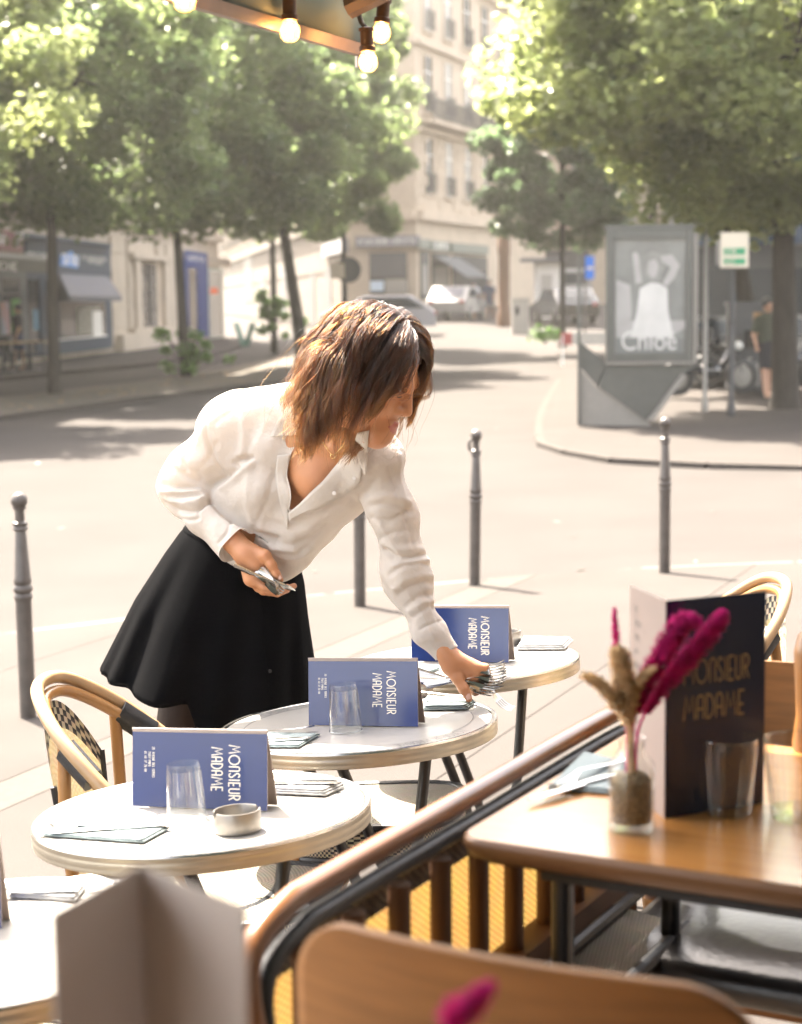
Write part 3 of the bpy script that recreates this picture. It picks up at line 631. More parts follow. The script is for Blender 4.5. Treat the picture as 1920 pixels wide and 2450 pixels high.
tree('island_tree', 'large sunlit tree over the poster panel, trunk at the right edge', 6.15, 28.6, .09, (5.9, 28.2, 6.1), (4.6, 3.6, 3.5), 31, 70000, .10, M_leaf2, .24, (-.1, 0), group=gr, nc=130)
tree('island_tree', 'tree with dark leaning trunk behind the green notice', 6.9, 34.5, .1, (7.2, 34.5, 6.4), (3.8, 3.2, 3.6), 32, 44000, .10, M_leaf3, .2, (-.7, 0), group=gr)
tree('island_tree', 'small dark tree between the cream building and the poster panel', 4.9, 54.0, .5, (4.9, 54.0, 5.7), (2.4, 2.0, 2.7), 33, 42000, .095, M_leaf3, .11, (0, 0), group=gr, nc=120)
tree('island_tree', 'tree at the far right behind the big one', 9.2, 40.0, .1, (9.0, 40, 6.8), (3.6, 3.2, 3.6), 34, 20000, .11, M_leaf3, .2, (.2, 0), group=gr)
tree('island_tree', 'tall pale green tree rising behind the poster panel', 6.6, 47.0, .2, (5.6, 47.0, 9.6), (3.2, 3, 3.5), 35, 24000, .11, M_leaf2, .16, (0, 0), group=gr)
def shrub(x, y, z, seed, rad, n, size, label):
    rng = np.random.default_rng(seed); t = thing('shrub', label, 'shrub', (x, y, z))
    C = rng.normal(size=(16, 3)) * np.array([rad[0] * .5, rad[1] * .5, rad[2] * .3]) + np.array([0, 0, rad[2] * .6]); C[:, 2] = np.clip(C[:, 2], .15, rad[2] * 1.2)
    V, F = leaf_cloud(rng, C, rng.uniform(.12, .28, 16), n, size); npmesh('foliage', V, F, M_leaf4, t, smooth=False)
    q = MB()
    for c in C: q.tube(cr([(0, 0, -.05), (c[0] * .3, c[1] * .3, c[2] * .5), tuple(c)], 3), [.012] * 6 + [.006], 5)
    obj('stems', q, M_bark, t); return t
shrub(-5.0, 42.95, .1, 41, (.95, .7, 1.0), 900, .075, 'green suckers round the foot of the second tree trunk')
shrub(-4.2, 60.2, .3, 42, (.9, .7, 1.9), 1100, .10, 'tall green suckers round the slim tree near the side street')
shrub(4.25, 52.5, .55, 44, (.55, .5, .35), 500, .06, 'low dry bush beside the poster panel post')
# ------------------------------------------------------------------ poster panel on the island
pb = onz(1385, 1020, .05); Yp = pb.y
PPf = Fac((at(1385, 1010, Yp).x, Yp), (1, -.06), 1)
pp = thing('poster_panel', 'grey steel street poster panel with a black and white perfume poster, tapering foot', 'advertising panel', PPf.P(.8, .1, .1))
def prect(name, x0, y0, x1, y1, n0, n1, m, root=pp, bev=0):
    q = MB(); PPf.rect(q, x0, y0, x1, y1, n0, n1); return obj(name, q, m, root, world=True, smooth=False)
def pprism(name, P, n0, n1, m, root=pp):
    U = [PPf.uz(px, py) for px, py in P]; q = MB(); A = [PPf.P(u, n0, z) for u, z in U]; B = [PPf.P(u, n1, z) for u, z in U]; k = len(U)
    I = q.pts(A + B); q.face(I[:k]); q.face(I[k:][::-1])
    for j in range(k): q.face((I[j], I[k + j], I[k + (j + 1) % k], I[(j + 1) % k]))
    return obj(name, q, m, root, world=True, smooth=False)
case = prect('case', 1452, 548, 1660, 866, -.16, .10, M_steel)
prect('case_side', 1661, 556, 1672, 870, -.16, .04, M_steel_l)
prect('case_top', 1448, 538, 1664, 547, -.17, .12, M_steel)
for a in ((1452, 549, 1470, 865), (1644, 549, 1659.5, 865), (1471, 549, 1643, 572), (1471, 845, 1643, 865)): prect('case_rim', *a, .101, .15, M_steel, case)
prect('lip', 1450, 866.5, 1661, 872, -.16, .16, M_steel_l)
M_post_bg = mat('poster_grey', (.15, .16, .155), .3, noise=.45, nscale=2.2, coat=.5)
po = prect('poster', 1471.5, 572.5, 1642.5, 844.5, .101, .108, M_post_bg)
M_p1 = mat('poster_pale', (.27, .27, .265), .3, noise=.2, nscale=3, coat=.5); M_p2 = mat('poster_mid', (.17, .175, .17), .3, noise=.3, nscale=6, coat=.5); M_p3 = mat('poster_dark', (.10, .11, .11), .3, coat=.5); M_p4 = mat('poster_white', (.42, .42, .41), .3, noise=.12, nscale=5, coat=.5)
pprism('print_block', [(1473, 668), (1508, 682), (1512, 760), (1473, 790)], .1085, .1095, M_p1, po)
pprism('print_block', [(1473, 766), (1642, 766), (1642, 782), (1600, 808), (1473, 808)], .1085, .1093, M_p1, po)
pprism('print_figure', [(1530, 690), (1556, 676), (1578, 678), (1596, 690), (1598, 742), (1610, 806), (1508, 806), (1524, 744)], .1097, .1106, M_p4, po)
pprism('print_arm', [(1512, 606), (1522, 602), (1528, 610), (1536, 676), (1520, 680)], .1097, .1106, M_p1, po)
pprism('print_arm', [(1580, 612), (1606, 608), (1626, 634), (1614, 664), (1594, 686), (1584, 676), (1604, 640), (1582, 626)], .1097, .1106, M_p1, po)
pprism('print_hair', [(1540, 612), (1560, 600), (1584, 610), (1590, 640), (1580, 672), (1556, 676), (1540, 660), (1534, 634)], .1085, .1092, M_p2, po)
pprism('print_face', [(1550, 626), (1566, 620), (1576, 634), (1570, 660), (1558, 666), (1548, 650)], .1097, .1104, M_p1, po)
pprism('print_band', [(1472.5, 809), (1642, 809), (1642, 844), (1472.5, 844)], .1085, .1092, M_p3, po)
def bfont(txt, name, M, h, m, parent, ext=.004):
    c = bpy.data.curves.new('txt', 'FONT'); c.body = txt; c.size = 1; c.extrude = ext / max(h, 1e-3)
    o = bpy.data.objects.new('txt', c); COL.objects.link(o); bpy.context.view_layer.update()
    me = bpy.data.meshes.new_from_object(o.evaluated_get(bpy.context.evaluated_depsgraph_get())); bpy.data.objects.remove(o)
    co = np.zeros(len(me.vertices) * 3, np.float32); me.vertices.foreach_get('co', co); co = co.reshape(-1, 3); w = co[:, 0].max() - co[:, 0].min(); x0 = co[:, 0].min(); y0 = co[:, 1].min(); hh = co[:, 1].max() - y0
    Mi = (parent.parent.matrix_basis @ parent.matrix_basis).inverted() if parent.parent else parent.matrix_basis.inverted()
    for v in me.vertices: v.co = Mi @ Vector(M((v.co.x - x0) / w, (v.co.y - y0) / hh, v.co.z * h))
    me.name = name; return link_mesh(name, me, m, parent)
a, z1 = PPf.uz(1488, 792, .112); b, _ = PPf.uz(1620, 792, .112); z0 = PPf.uz(1488, 838, .112)[1]
bfont('Chloé', 'brand_lettering', lambda x, y, z: PPf.P(a + (b - a) * x, .114 + z, z0 + (z1 - z0) * y), .1, M_p4, po)
foot = pprism('foot', [(1452, 873), (1660, 873), (1634, 900), (1553, 1004), (1545, 1004), (1430, 925)], -.14, .08, M_steel)
pprism('foot_wedge', [(1386, 878), (1429, 926), (1548, 1006), (1560, 1019), (1386, 1017)], -.12, .05, M_steel_l)
pprism('foot_side', [(1386, 816), (1452, 866), (1452, 873), (1429, 924), (1386, 876)], -.12, .03, M_steel)
pprism('strut', [(1631, 893), (1640, 898), (1563, 1004), (1548, 1003)], -.1, .16, M_steel_l)
prect('post', 1383, 610, 1391, 1017, .051, .13, M_steel); q = MB()
# ------------------------------------------------------------------ posts, signs, street furniture on the island
M_cab = mat('grey_cabinet', (.40, .38, .355), .6, noise=.08, nscale=5)
def pole(name, label, px, y0, y1, z, wpx, m, cat='post'):
    b = onz(px, y1, z); h = at(px, y0, b.y).z - z; t = thing(name, label, cat, b); r = wpx / 2 / FPX * b.y
    q = MB(); q.lathe([(r * 1.6, -.05), (r * 1.6, .12), (r, .18), (r, h - .02), (r * .6, h)], 12); obj('shaft', q, m, t); q = MB(); q.lathe([(r * 1.25, h * .5), (r * 1.25, h * .5 + .05)], 12); obj('collar', q, m, t); return t, b, h
pole('steel_post', 'plain slim beige post just right of the poster panel', 1687, 540, 978, .1, 11, M_steel_l)
t, b, h = pole('sign_post', 'post carrying a cream notice with green panels', 1750, 560, 988, .1, 13, M_iron, 'sign')
def onpost(name, x0, y0, x1, y1, Y, th, m, root, rot=0):
    A, B = at(x0, y0, Y), at(x1, y1, Y); q = MB(); q.box(((A.x + B.x) / 2, Y, (A.z + B.z) / 2), (B.x - A.x, th, A.z - B.z), bev=min(th * .3, .01)); return obj(name, q, m, root, world=True, smooth=False)
onpost('plate', 1725, 556, 1792, 640, b.y - .08, .02, M_signw, t); onpost('back_plate', 1715, 574, 1724, 634, b.y - .05, .02, M_steel_l, t)
for y0, y1 in ((593, 609), (618, 632)): 
    g = onpost('green_panel', 1733, y0, 1784, y1, b.y - .097, .008, M_green, t)
q = MB(); A = at(1737, 606, b.y - .106); text(q, 'ZONE', lambda x, y, z: A + Vector((x, -z, y)), .07, .12); text(q, 'PARC', lambda x, y, z: A + Vector((x, -z, y - .2)), .07, .12); text(q, 'SORTIE', lambda x, y, z: A + Vector((x, -z, y - .1)), .05, .12); obj('lettering', q, M_signw, t, world=True, smooth=False)
# round sign seen from behind, near the thin tree
b = onz(826, 850, .3); t = thing('round_sign', 'round traffic sign seen from behind beside the thin tree', 'sign', b)
q = MB(); q.tube([b, b + Vector((0, 0, 2.4))], .035, 8); obj('shaft', q, M_iron, t, world=True); c = at(830, 646, b.y); q = MB(); q.lathe([(.36, 0), (.36, .02), (.001, .03)], 24, c + Vector((.05, -.06, 0)), (Vector((1, 0, 0)), Vector((0, 0, 1)), Vector((0, -1, 0)))); obj('disc', q, M_iron, t, world=True)
q = MB(); q.box(at(808, 648, b.y - .1), (.4, .03, .42)); obj('plate', q, M_stone, t, world=True, smooth=False)
# brown mast with grey box
b = Vector((at(1207, 760, 72).x, 72, zr(4, 72))); t = thing('brown_mast', 'tall thick brown painted mast before the cream corner building', 'mast', b); r = .23; h = at(1207, 470, 72).z - b.z
q = MB(); q.lathe([(r * 1.25, -.2), (r * 1.25, .5), (r, .6), (r, h * .55), (r * 1.12, h * .56), (r * 1.12, h * .66), (r, h * .67), (r, h), (.001, h + .1)], 18); obj('shaft', q, M_brown, t); q = MB(); q.lathe([(r * 1.14, h * .72), (r * 1.2, h * .76), (r * 1.14, h * .8)], 18); obj('band', q, M_dark, t)
b = Vector((at(1245, 800, 66).x, 66, zr(4, 66))); t = thing('cable_cabinet', 'pale grey street cabinet on the pavement at the foot of the mast', 'cabinet', b); M_cab = mat('grey_cabinet', (.40, .38, .355), .6, noise=.08, nscale=5)
q = MB(); q.box((0, 0, .62), (.62, .4, 1.24), bev=.03); obj('body', q, M_cab, t, smooth=False); q = MB(); q.box((0, 0, 1.27), (.68, .46, .06), bev=.02); obj('lid', q, M_cab, t, smooth=False); q = MB(); q.box((-.12, -.21, .85), (.14, .02, .3)); obj('vent', q, M_dark, t, smooth=False)
b = Vector((at(1310, 765, 80).x, 80, zr(6, 80))); t = thing('white_kiosk', 'white kiosk with grey flat roof down the street', 'kiosk', b)
q = MB(); q.box((0, 0, 1.2), (1.1, 1.6, 2.5), bev=.04); obj('body', q, M_white, t, smooth=False); q = MB(); q.box((-.2, -.1, 2.55), (1.9, 2.2, .14)); obj('roof', q, M_awn, t, smooth=False); q = MB(); q.box((-.1, -.81, 1.3), (.5, .03, 1.2)); obj('pane', q, M_cab, t, smooth=False)
b = Vector((at(1400, 790, 62).x, 62, zr(6, 62))); t = thing('blue_sign', 'bright blue arrow sign left of the poster panel', 'sign', b)
q = MB(); q.tube([(0, 0, 0), (0, 0, 2.7)], .04, 8); obj('shaft', q, M_iron, t); c = at(1408, 640, 62) - b; q = MB(); q.box(c + Vector((.05, -.06, .0)), (.30, .03, .78), bev=.01); pl = obj('plate', q, mat('traffic_blue', (.0, .16, .75), .35), t, smooth=False); q = MB(); q.prism([(-.2, 0), (.02, .14), (.02, .06), (.2, .06), (.2, -.06), (.02, -.06), (.02, -.14)], 0, .01, Matrix.Translation(c + Vector((.05, -.08, -.02))) @ Matrix.Rotation(R(90), 4, 'X') @ Matrix.Scale(.62, 4)); obj('arrow', q, M_white, pl, smooth=False)
b = Vector((at(1412, 800, 46).x, 46, zr(4, 46))); t = thing('work_barrier', 'pale work barrier with one red board just left of the poster panel', 'barrier', b)
for k in range(5):
    q = MB(); q.box((-.6 + k * .3, 0, .8), (.29, .04, .3)); obj('board', q, M_cab if k else mat('signal_red', (.30, .05, .05), .5), t, smooth=False)
q = MB()
for x in (-.7, .7): q.tube([(x, -.25, 0), (x, 0, .95), (x, .25, 0)], .02, 6)
obj('stand', q, M_white, t)
# parked cars
def car(label, x, y, z, rz, m, sc=1.0, van=False, group='parked vehicles up the street'):
    t = thing('parked_car', label, 'van' if van else 'car', (x, y, z), rz, group)
    hh = 1.95 if van else 1.45; L = 4.2 * sc
    prof = [(-2.1, .35), (-2.1, .8), (-1.95, hh * .95 if van else .95), (-1.2, hh), (.5, hh), (1.1, .98), (2.0, .82), (2.1, .5), (2.05, .32)] if not van else [(-2.1, .35), (-2.12, 1.2), (-2.05, hh - .05), (-1.9, hh), (1.0, hh), (1.5, 1.15), (2.05, .95), (2.1, .5), (2.05, .32)]
    q = MB(); rows = []
    for yy, ins in ((-.86, .06), (-.84, 0), (.84, 0), (.86, .06)): rows.append([(px_ * sc, yy * (1 - .14 * max(0, pz_ - .95)), pz_ - ins * .3) for px_, pz_ in prof])
    q.grid(rows); q.face(q.pts(rows[0])); q.face(q.pts(rows[-1][::-1])); q.poly([rows[0][0], rows[0][-1], rows[-1][-1], rows[-1][0]])
    obj('body', q, m, t, angle=25)
    for sy in (-1, 1):
        w = MB(); w.poly([((px_) * sc, sy * (.872 - .12 * max(0, pz_ - .95)), pz_) for px_, pz_ in ([(-1.75, 1.0), (-1.1, hh - .1), (.42, hh - .1), (.95, 1.0)] if not van else [(.2, 1.2), (.2, hh - .15), (.95, hh - .15), (1.35, 1.2)])]); obj('side_window', w, M_pane, t, smooth=False)
        for px_ in (-1.3, 1.3):
            w = MB(); w.lathe([(.001, -.09), (.30, -.09), (.32, -.05), (.32, .05), (.30, .09), (.001, .09)], 18, (px_ * sc, sy * .80, .31), (Vector((1, 0, 0)), Vector((0, 0, 1)), Vector((0, -1, 0)))); wh = obj('wheel', w, M_iron, t)
            w = MB(); w.lathe([(.18, -.1), (.18, .1)], 12, (px_ * sc, sy * .80, .31), (Vector((1, 0, 0)), Vector((0, 0, 1)), Vector((0, -1, 0)))); obj('rim', w, M_steel_l, wh)
        w = MB(); w.ball((2.02 * sc, sy * .62, .7), .1, 8, (.6, 1.5, .8)); obj('headlight', w, mat('lamp_glass', (.8, .8, .78), .1), t)
        w = MB(); w.box((-2.1 * sc, sy * .68, .8), (.06, .2, .14)); obj('tail_light', w, mat('signal_red', (.30, .05, .05), .5), t)
    w = MB(); xw = [(.62, hh - .03), (1.08, 1.03)] if not van else [(1.04, hh - .08), (1.47, 1.2)]
    w.poly([((a_ + .035) * sc, s_ * .68, b_) for (a_, b_), s_ in ((xw[0], -1), (xw[0], 1), (xw[1], 1), (xw[1], -1))]); obj('windscreen', w, M_pane, t, smooth=False)
    w = MB(); w.poly([((a_ - .03) * sc, s_ * .66, b_) for a_, b_, s_ in ((-1.28, hh - .05, -1), (-1.28, hh - .05, 1), (-1.9, 1.02, 1), (-1.9, 1.02, -1))] if not van else [(-2.135, s_ * .6, b_) for b_, s_ in ((1.75, -1), (1.75, 1), (1.2, 1), (1.2, -1))]); obj('rear_window', w, M_pane, t, smooth=False)
    return t
M_carw = mat('white_car_paint', (.24, .235, .23), .4, coat=.2); M_cars = mat('silver_car_paint', (.26, .255, .29), .4, metal=.2, coat=.2); M_card = mat('dark_car_paint', (.02, .022, .026), .2, coat=.8)
def carat(label, px, d, rz, m, **k):
    x = at(px, 740, d).x; return car(label, x, d, zr(x, d) - .0, R(rz), m, **k)
wc = carat('white car parked before the dark shop opening of the corner building', 1095, 79, 75, M_carw)
for ch in wc.children:
    if ch.name.startswith('rear_window'): ch.data.materials[0] = M_awn
carat('silver car just right of the woman\'s hair, crossing the junction', 905, 66, 178, M_cars)
carat('dark car half hidden behind the poster panel post', 1352, 74, 100, M_card)
carat('white van down the street behind the blue sign', 1378, 92, 84, M_carw, van=True)
carat('dark car under the trees right of the poster panel', 1720, 36.5, 8, M_card, group='parked vehicles under the right hand trees')
carat('dark car at the right edge under the trees', 1890, 38.5, 5, M_card, group='parked vehicles under the right hand trees')
# motorbike, people and boxes in the background
def walker(label, x, y, z, rz, top, low, skin=(.35, .2, .13), hgt=1.7, bag=None, step=.12):
    t = thing('person', label, 'person', (x, y, z), rz); s = hgt / 1.7
    q = MB(); q.ball((0, .0, 1.58 * s), .105 * s, 10, (.85, 1, 1.15)); q.tube([(0, 0, 1.38 * s), (0, 0, 1.5 * s)], .05 * s, 8)
    for sx in (-1, 1):
        st = step * sx; q.tube([(.09 * sx, 0, .9 * s), (.1 * sx, st * .5, .5 * s), (.1 * sx, st, .08 * s)], [.075 * s, .058 * s, .04 * s], 8); q.ball((.1 * sx, st + .06, .04), .05, 8, (.9, 1.9, .8))
        q.tube([(.2 * sx, 0, 1.38 * s), (.25 * sx, -st * .4, 1.1 * s), (.25 * sx, -st * .4 + .1, .88 * s)], [.05 * s, .042 * s, .03 * s], 8); q.ball((.25 * sx, -st * .4 + .12, .83 * s), .042, 8)
    obj('body', q, mat('far_skin_%d' % int(skin[0] * 100), skin, .6), t)
    q = MB(); q.lathe([(.13, .84), (.17, .98), (.15, 1.12), (.19, 1.3), (.18, 1.4), (.06, 1.46)], 14, sx=1.15, sy=.72); q.v = [(a, b_, c * s) for a, b_, c in q.v]
    for sx in (-1, 1): q.tube([(.19 * sx, 0, 1.38 * s), (.25 * sx, -step * sx * .3, 1.12 * s)], [.07, .06], 8)
    obj('top', q, top, t); q = MB()
    for sx in (-1, 1): q.tube([(.08 * sx, 0, .93 * s), (.1 * sx, step * sx * .5, .5 * s)], [.11, .085], 8)
    q.lathe([(.17, .82), (.165, .98)], 12, sy=.75); obj('bottoms', q, low, t)
    q = MB(); q.ball((0, -.02, 1.62 * s), .115 * s, 10, (.95, 1.05, 1.0)); obj('hair', q, M_dark, t); return t
M_c1 = mat('cloth_dark_green', (.05, .055, .04), .9); M_c2 = mat('cloth_black', (.02, .02, .025), .9); M_c3 = mat('cloth_pale', (.5, .5, .52), .9); M_c4 = mat('cloth_navy', (.03, .04, .08), .9)
x = at(1838, 800, 31).x; walker('person in dark green top and shorts standing by the grey box under the trees', x, 31, .1, R(200), M_c1, M_c2, (.38, .22, .15))
x = at(1172, 700, 80).x; walker('person in navy clothes on the far pavement by the mast', x, 80, zr(x, 80), R(160), M_c4, M_c4)
x = at(1135, 700, 79).x; walker('person in pale top on the far pavement, left of the navy one', x, 79, zr(x, 79), R(30), M_c3, M_c4)
x = at(20, 800, 46).x; walker('person in dark clothes sitting area left, before the cafe door', x, 47.2, .12, R(120), M_c2, M_c4)
b = onz(1795, 935, .1); b = Vector((at(1795, 920, 33).x, 33, .1)); t = thing('grey_container', 'large dull grey metal container under the right hand trees', 'container', b)
M_cont = mat('dull_grey_metal', (.085, .088, .095), .55, noise=.25, nscale=4)
q = MB(); q.box((0, 0, .82), (.78, .7, 1.5), bev=.04); obj('body', q, M_cont, t, smooth=False); q = MB(); q.box((0, 0, 1.6), (.84, .76, .07), bev=.02); obj('lid', q, M_cont, t, smooth=False); q = MB(); q.box((-.1, -.36, .45), (.22, .02, .35)); obj('label_plate', q, M_cab, t, smooth=False)
q = MB()
for sx in (-.3, .3):
    q.lathe([(.001, -.04), (.08, -.04), (.08, .04), (.001, .04)], 12, (sx, -.2, .08), (Vector((1, 0, 0)), Vector((0, 0, 1)), Vector((0, -1, 0))))
obj('castors', q, M_iron, t)
b = Vector((at(1829, 785, 31.6).x, 31.6, 1.6)); t = thing('cardboard_box', 'brown cardboard box raised above dark clad person', 'box', b - Vector((0, 0, .25))); q = MB(); q.box((0, 0, .0), (.33, .3, .42)); obj('carton', q, mat('cardboard', (.26, .15, .07), .8), t, smooth=False); q = MB(); q.box((0, -.152, .0), (.05, .004, .41)); obj('tape', q, mat('tape', (.3, .2, .1), .4), t, smooth=False)
st_ = thing('shelf_stand', 'slim dark stand that carries the cardboard box', 'stand', (b.x, 31.6, .1)); q = MB(); q.tube([(0, 0, 0), (0, 0, 1.03)], .04, 8); obj('shaft', q, M_iron, st_); q = MB(); q.box((0, 0, 1.045), (.4, .34, .03)); obj('shelf', q, M_iron, st_, smooth=False)
def moto(label, x, y, z, rz):
    t = thing('parked_motorbike', label, 'motorbike', (x, y, z), rz, 'motorbikes parked under the trees')
    ax = (Vector((1, 0, 0)), Vector((0, 0, 1)), Vector((0, -1, 0)))
    for wx in (-.65, .65):
        q = MB(); q.lathe([(.22, -.06), (.31, -.05), (.33, 0), (.31, .05), (.22, .06)], 18, (wx, 0, .32), ax, cap=False); w = obj('wheel', q, M_iron, t); q = MB(); q.lathe([(.001, -.03), (.2, -.02), (.2, .02), (.001, .03)], 12, (wx, 0, .32), ax); obj('rim', q, M_steel_l, w)
    q = MB(); q.tube(cr([(-.65, 0, .4), (-.2, 0, .45), (.2, 0, .5), (.45, 0, .85)], 4), .07, 8); q.ball((0, 0, .42), .2, 10, (1.2, .8, .9)); obj('body', q, M_card, t)
    q = MB(); q.ball((-.3, 0, .78), .16, 10, (2.4, .8, .4)); obj('saddle', q, M_dark, t); q = MB(); q.tube([(.42, -.35, 1.05), (.48, -.1, .98), (.48, .1, .98), (.42, .35, 1.05)], .018, 6); q.tube([(.65, 0, .32), (.45, 0, 1.0)], .03, 6); obj('handlebar', q, M_iron, t); q = MB(); q.ball((.56, 0, .86), .09, 10); obj('headlight', q, mat('lamp_glass', (.8, .8, .78), .1), t)
    q = MB(); q.box((-.72, 0, .98), (.34, .36, .3), bev=.05); obj('top_box', q, M_card, t, smooth=False); return t
for px, d, rz, lb in ((1700, 32, 20, 'dark motorbike leftmost under the right hand trees'), (1775, 34.5, -15, 'dark motorbike with top box beyond the green notice'), (1880, 33, 30, 'dark motorbike beside the large trunk')):
    moto(lb, at(px, 950, d).x, d, .1, R(rz))
# cafe tables by the far shop
def far_table(label, px, d):
    x = at(px, 840, d).x; t = thing('far_table', label, 'table', (x, d, .12), group='small tables before the far cafe'); q = MB(); q.box((0, 0, .74), (.9, .6, .04)); obj('tabletop', q, mat('far_wood', (.28, .19, .11), .5), t, smooth=False); q = MB()
    q.tube([(0, 0, 0), (0, 0, .72)], .04, 8); q.box((0, 0, .02), (.5, .4, .03)); obj('pedestal', q, M_iron, t)
def far_chair(label, px, d, rz):
    x = at(px, 840, d).x; t = thing('far_chair', label, 'chair', (x, d, .12), R(rz), 'dark chairs before the far cafe'); q = MB(); q.box((0, 0, .45), (.42, .42, .04)); obj('seat', q, M_dark, t, smooth=False)
    for a_ in (-.19, .19):
        for b_ in (-.19, .19): q = MB(); q.tube([(a_, b_, 0), (a_, b_, .45)], .018, 6); obj('leg', q, M_iron, t)
    q = MB(); q.box((0, -.2, .7), (.42, .03, .36)); obj('backrest', q, M_dark, t, smooth=False)
far_table('far cafe table in front of the door post', 70, 46.5); far_table('far cafe table at the left edge of the photograph', 8, 45.5)
far_chair('far dark chair right of the small table', 88, 46.3, 90); far_chair('far dark chair left of the small table', 45, 46.0, -90); far_chair('far dark chair at the left edge', 12, 47.0, 180)
b = Vector((at(585, 770, 70).x, 70, .0)); t = thing('pavement_board', 'green A-frame pavement board at the mouth of the side street', 'board', b, R(75))
for s_ in (-1, 1):
    q = MB(); q.box((0, s_ * .2, .55), (.55, .03, .95), Matrix.Rotation(R(s_ * -18), 3, 'X')); obj('panel', q, mat('board_green', (.04, .12, .08), .6), t, smooth=False)
# ------------------------------------------------------------------ bollards on the near pavement
def bollard(label, px, py, pre=None, tiltx=0):
    p = ong(px, py); t = thing('bollard', label, 'bollard', p, 0, 'dark bollards along the kerb', rot=Matrix.Rotation(R(tiltx), 3, 'Y')); H = 1.045
    prof = [(.043, -.05), (.043, .575), (.043, .58), (.049, .59), (.049, .605), (.041, .612), (.052, .625), (.052, .640), (.041, .65), (.047, .66), (.047, .675), (.044, .682), (.030, .885), (.028, .889), (.041, .897), (.041, .905), (.034, .912), (.041, .920), (.041, .928), (.026, .935), (.025, .984), (.037, .990), (.037, .996), (.020, 1.0)]
    k = (H - .0) / 1.07; q = MB(); q.lathe([(r_ * .80, z_ * k) for r_, z_ in prof], 28); obj('post', q, M_boll, t, angle=50)
    q = MB(); q.ball((0, 0, 1.025 * k), .036, 24); obj('ball', q, M_boll, t)
    return t
M_boll = mat('bollard_paint', (.085, .074, .067), .42, metal=.15, noise=.35, nscale=14, bump=.15, bscale=60)
bollard('dark bollard at the left edge beside the rattan chair', 69, 1743, tiltx=-.4)
bollard('dark bollard behind the woman, its top hidden by her shirt', 862, 1470, tiltx=.3)
bb = bollard('dark bollard with battered head, right of the woman', 1136, 1419, tiltx=.9)
bollard('dark bollard below the poster panel', 1591, 1389, tiltx=-.2)
q = MB(); q.tube(cr([(-.02, 0, .985), (-.042, -.01, .96), (-.040, -.01, .915), (-.014, -.01, .90)], 4), .010, 8); obj('hook', q, M_boll, bb)
# ------------------------------------------------------------------ terrace materials
def weave_mat(name, ca, cb, ratio=.5, bump=.6, scale=1.0, rough=.55, trans=0.0):
    """flat strands crossing in UV space (1 unit = 1 strand)"""
    if name in MATS: return MATS[name]
    m = bpy.data.materials.new(name); m.use_nodes = True; nt = m.node_tree; b = nt.nodes['Principled BSDF']; b.inputs['Roughness'].default_value = rough
    N = nt.nodes.new; L = nt.links.new
    uv = N('ShaderNodeTexCoord'); mp = N('ShaderNodeMapping'); mp.inputs['Scale'].default_value = (scale, scale, 1); L(uv.outputs['UV'], mp.inputs[0])
    ck = N('ShaderNodeTexChecker'); ck.inputs['Scale'].default_value = 1.0; ck.inputs['Color1'].default_value = (*ca, 1); ck.inputs['Color2'].default_value = (*cb, 1); L(mp.outputs[0], ck.inputs['Vector'])
    sx = N('ShaderNodeSeparateXYZ'); L(mp.outputs[0], sx.inputs[0])
    def wave(sock):
        a = N('ShaderNodeMath'); a.operation = 'MULTIPLY'; a.inputs[1].default_value = math.pi; L(sock, a.inputs[0])
        s_ = N('ShaderNodeMath'); s_.operation = 'SINE'; L(a.outputs[0], s_.inputs[0]); c_ = N('ShaderNodeMath'); c_.operation = 'ABSOLUTE'; L(s_.outputs[0], c_.inputs[0]); return c_.outputs[0]
    wx, wy = wave(sx.outputs[0]), wave(sx.outputs[1])
    mx = N('ShaderNodeMix'); mx.data_type = 'FLOAT'; L(ck.outputs['Fac'], mx.inputs[0]); L(wx, mx.inputs[2]); L(wy, mx.inputs[3])
    bp = N('ShaderNodeBump'); bp.inputs['Strength'].default_value = bump; bp.inputs['Distance'].default_value = .003; L(mx.outputs[0], bp.inputs['Height']); L(bp.outputs[0], b.inputs['Normal'])
    nz = N('ShaderNodeTexNoise'); nz.inputs['Scale'].default_value = 40; L(uv.outputs['Object'], nz.inputs['Vector'])
    pr = N('ShaderNodeMix'); pr.data_type = 'RGBA'; pr.blend_type = 'MULTIPLY'; pr.inputs[0].default_value = .35; L(ck.outputs['Color'], pr.inputs[6]); L(nz.outputs['Color'], pr.inputs[7]); L(pr.outputs[2], b.inputs['Base Color'])
    if trans:
        o = nt.nodes['Material Output']; t = N('ShaderNodeBsdfTranslucent'); x = N('ShaderNodeMixShader'); x.inputs[0].default_value = trans; L(pr.outputs[2], t.inputs[0]); L(b.outputs[0], x.inputs[1]); L(t.outputs[0], x.inputs[2]); L(x.outputs[0], o.inputs[0])
    MATS[name] = m; return m
M_rat = mat('honey_rattan', (.34, .17, .05), .35, noise=.35, nscale=9, col2=(.25, .115, .032), coat=.35, detail=6)
M_ratp = mat('pale_rattan', (.42, .27, .135), .38, noise=.3, nscale=12, coat=.3)
M_blk = mat('black_lashing', (.012, .014, .018), .42, noise=.3, nscale=60, bump=.12, bscale=160)
M_wcream = weave_mat('cream_weave', (.58, .47, .28), (.50, .39, .22), trans=.25)
M_wblack = weave_mat('black_cream_weave', (.02, .022, .028), (.55, .48, .34))
M_wseat = weave_mat('cream_grey_weave', (.30, .265, .20), (.15, .13, .10))
M_wyel = weave_mat('golden_weave', (.48, .30, .09), (.25, .135, .035), trans=.35, bump=1.0)
M_wdark = weave_mat('dark_weave', (.03, .025, .02), (.20, .17, .12), bump=1.0)
M_top = mat('white_tabletop', (.29, .28, .262), .28, noise=.06, nscale=60, bump=.02, bscale=300)
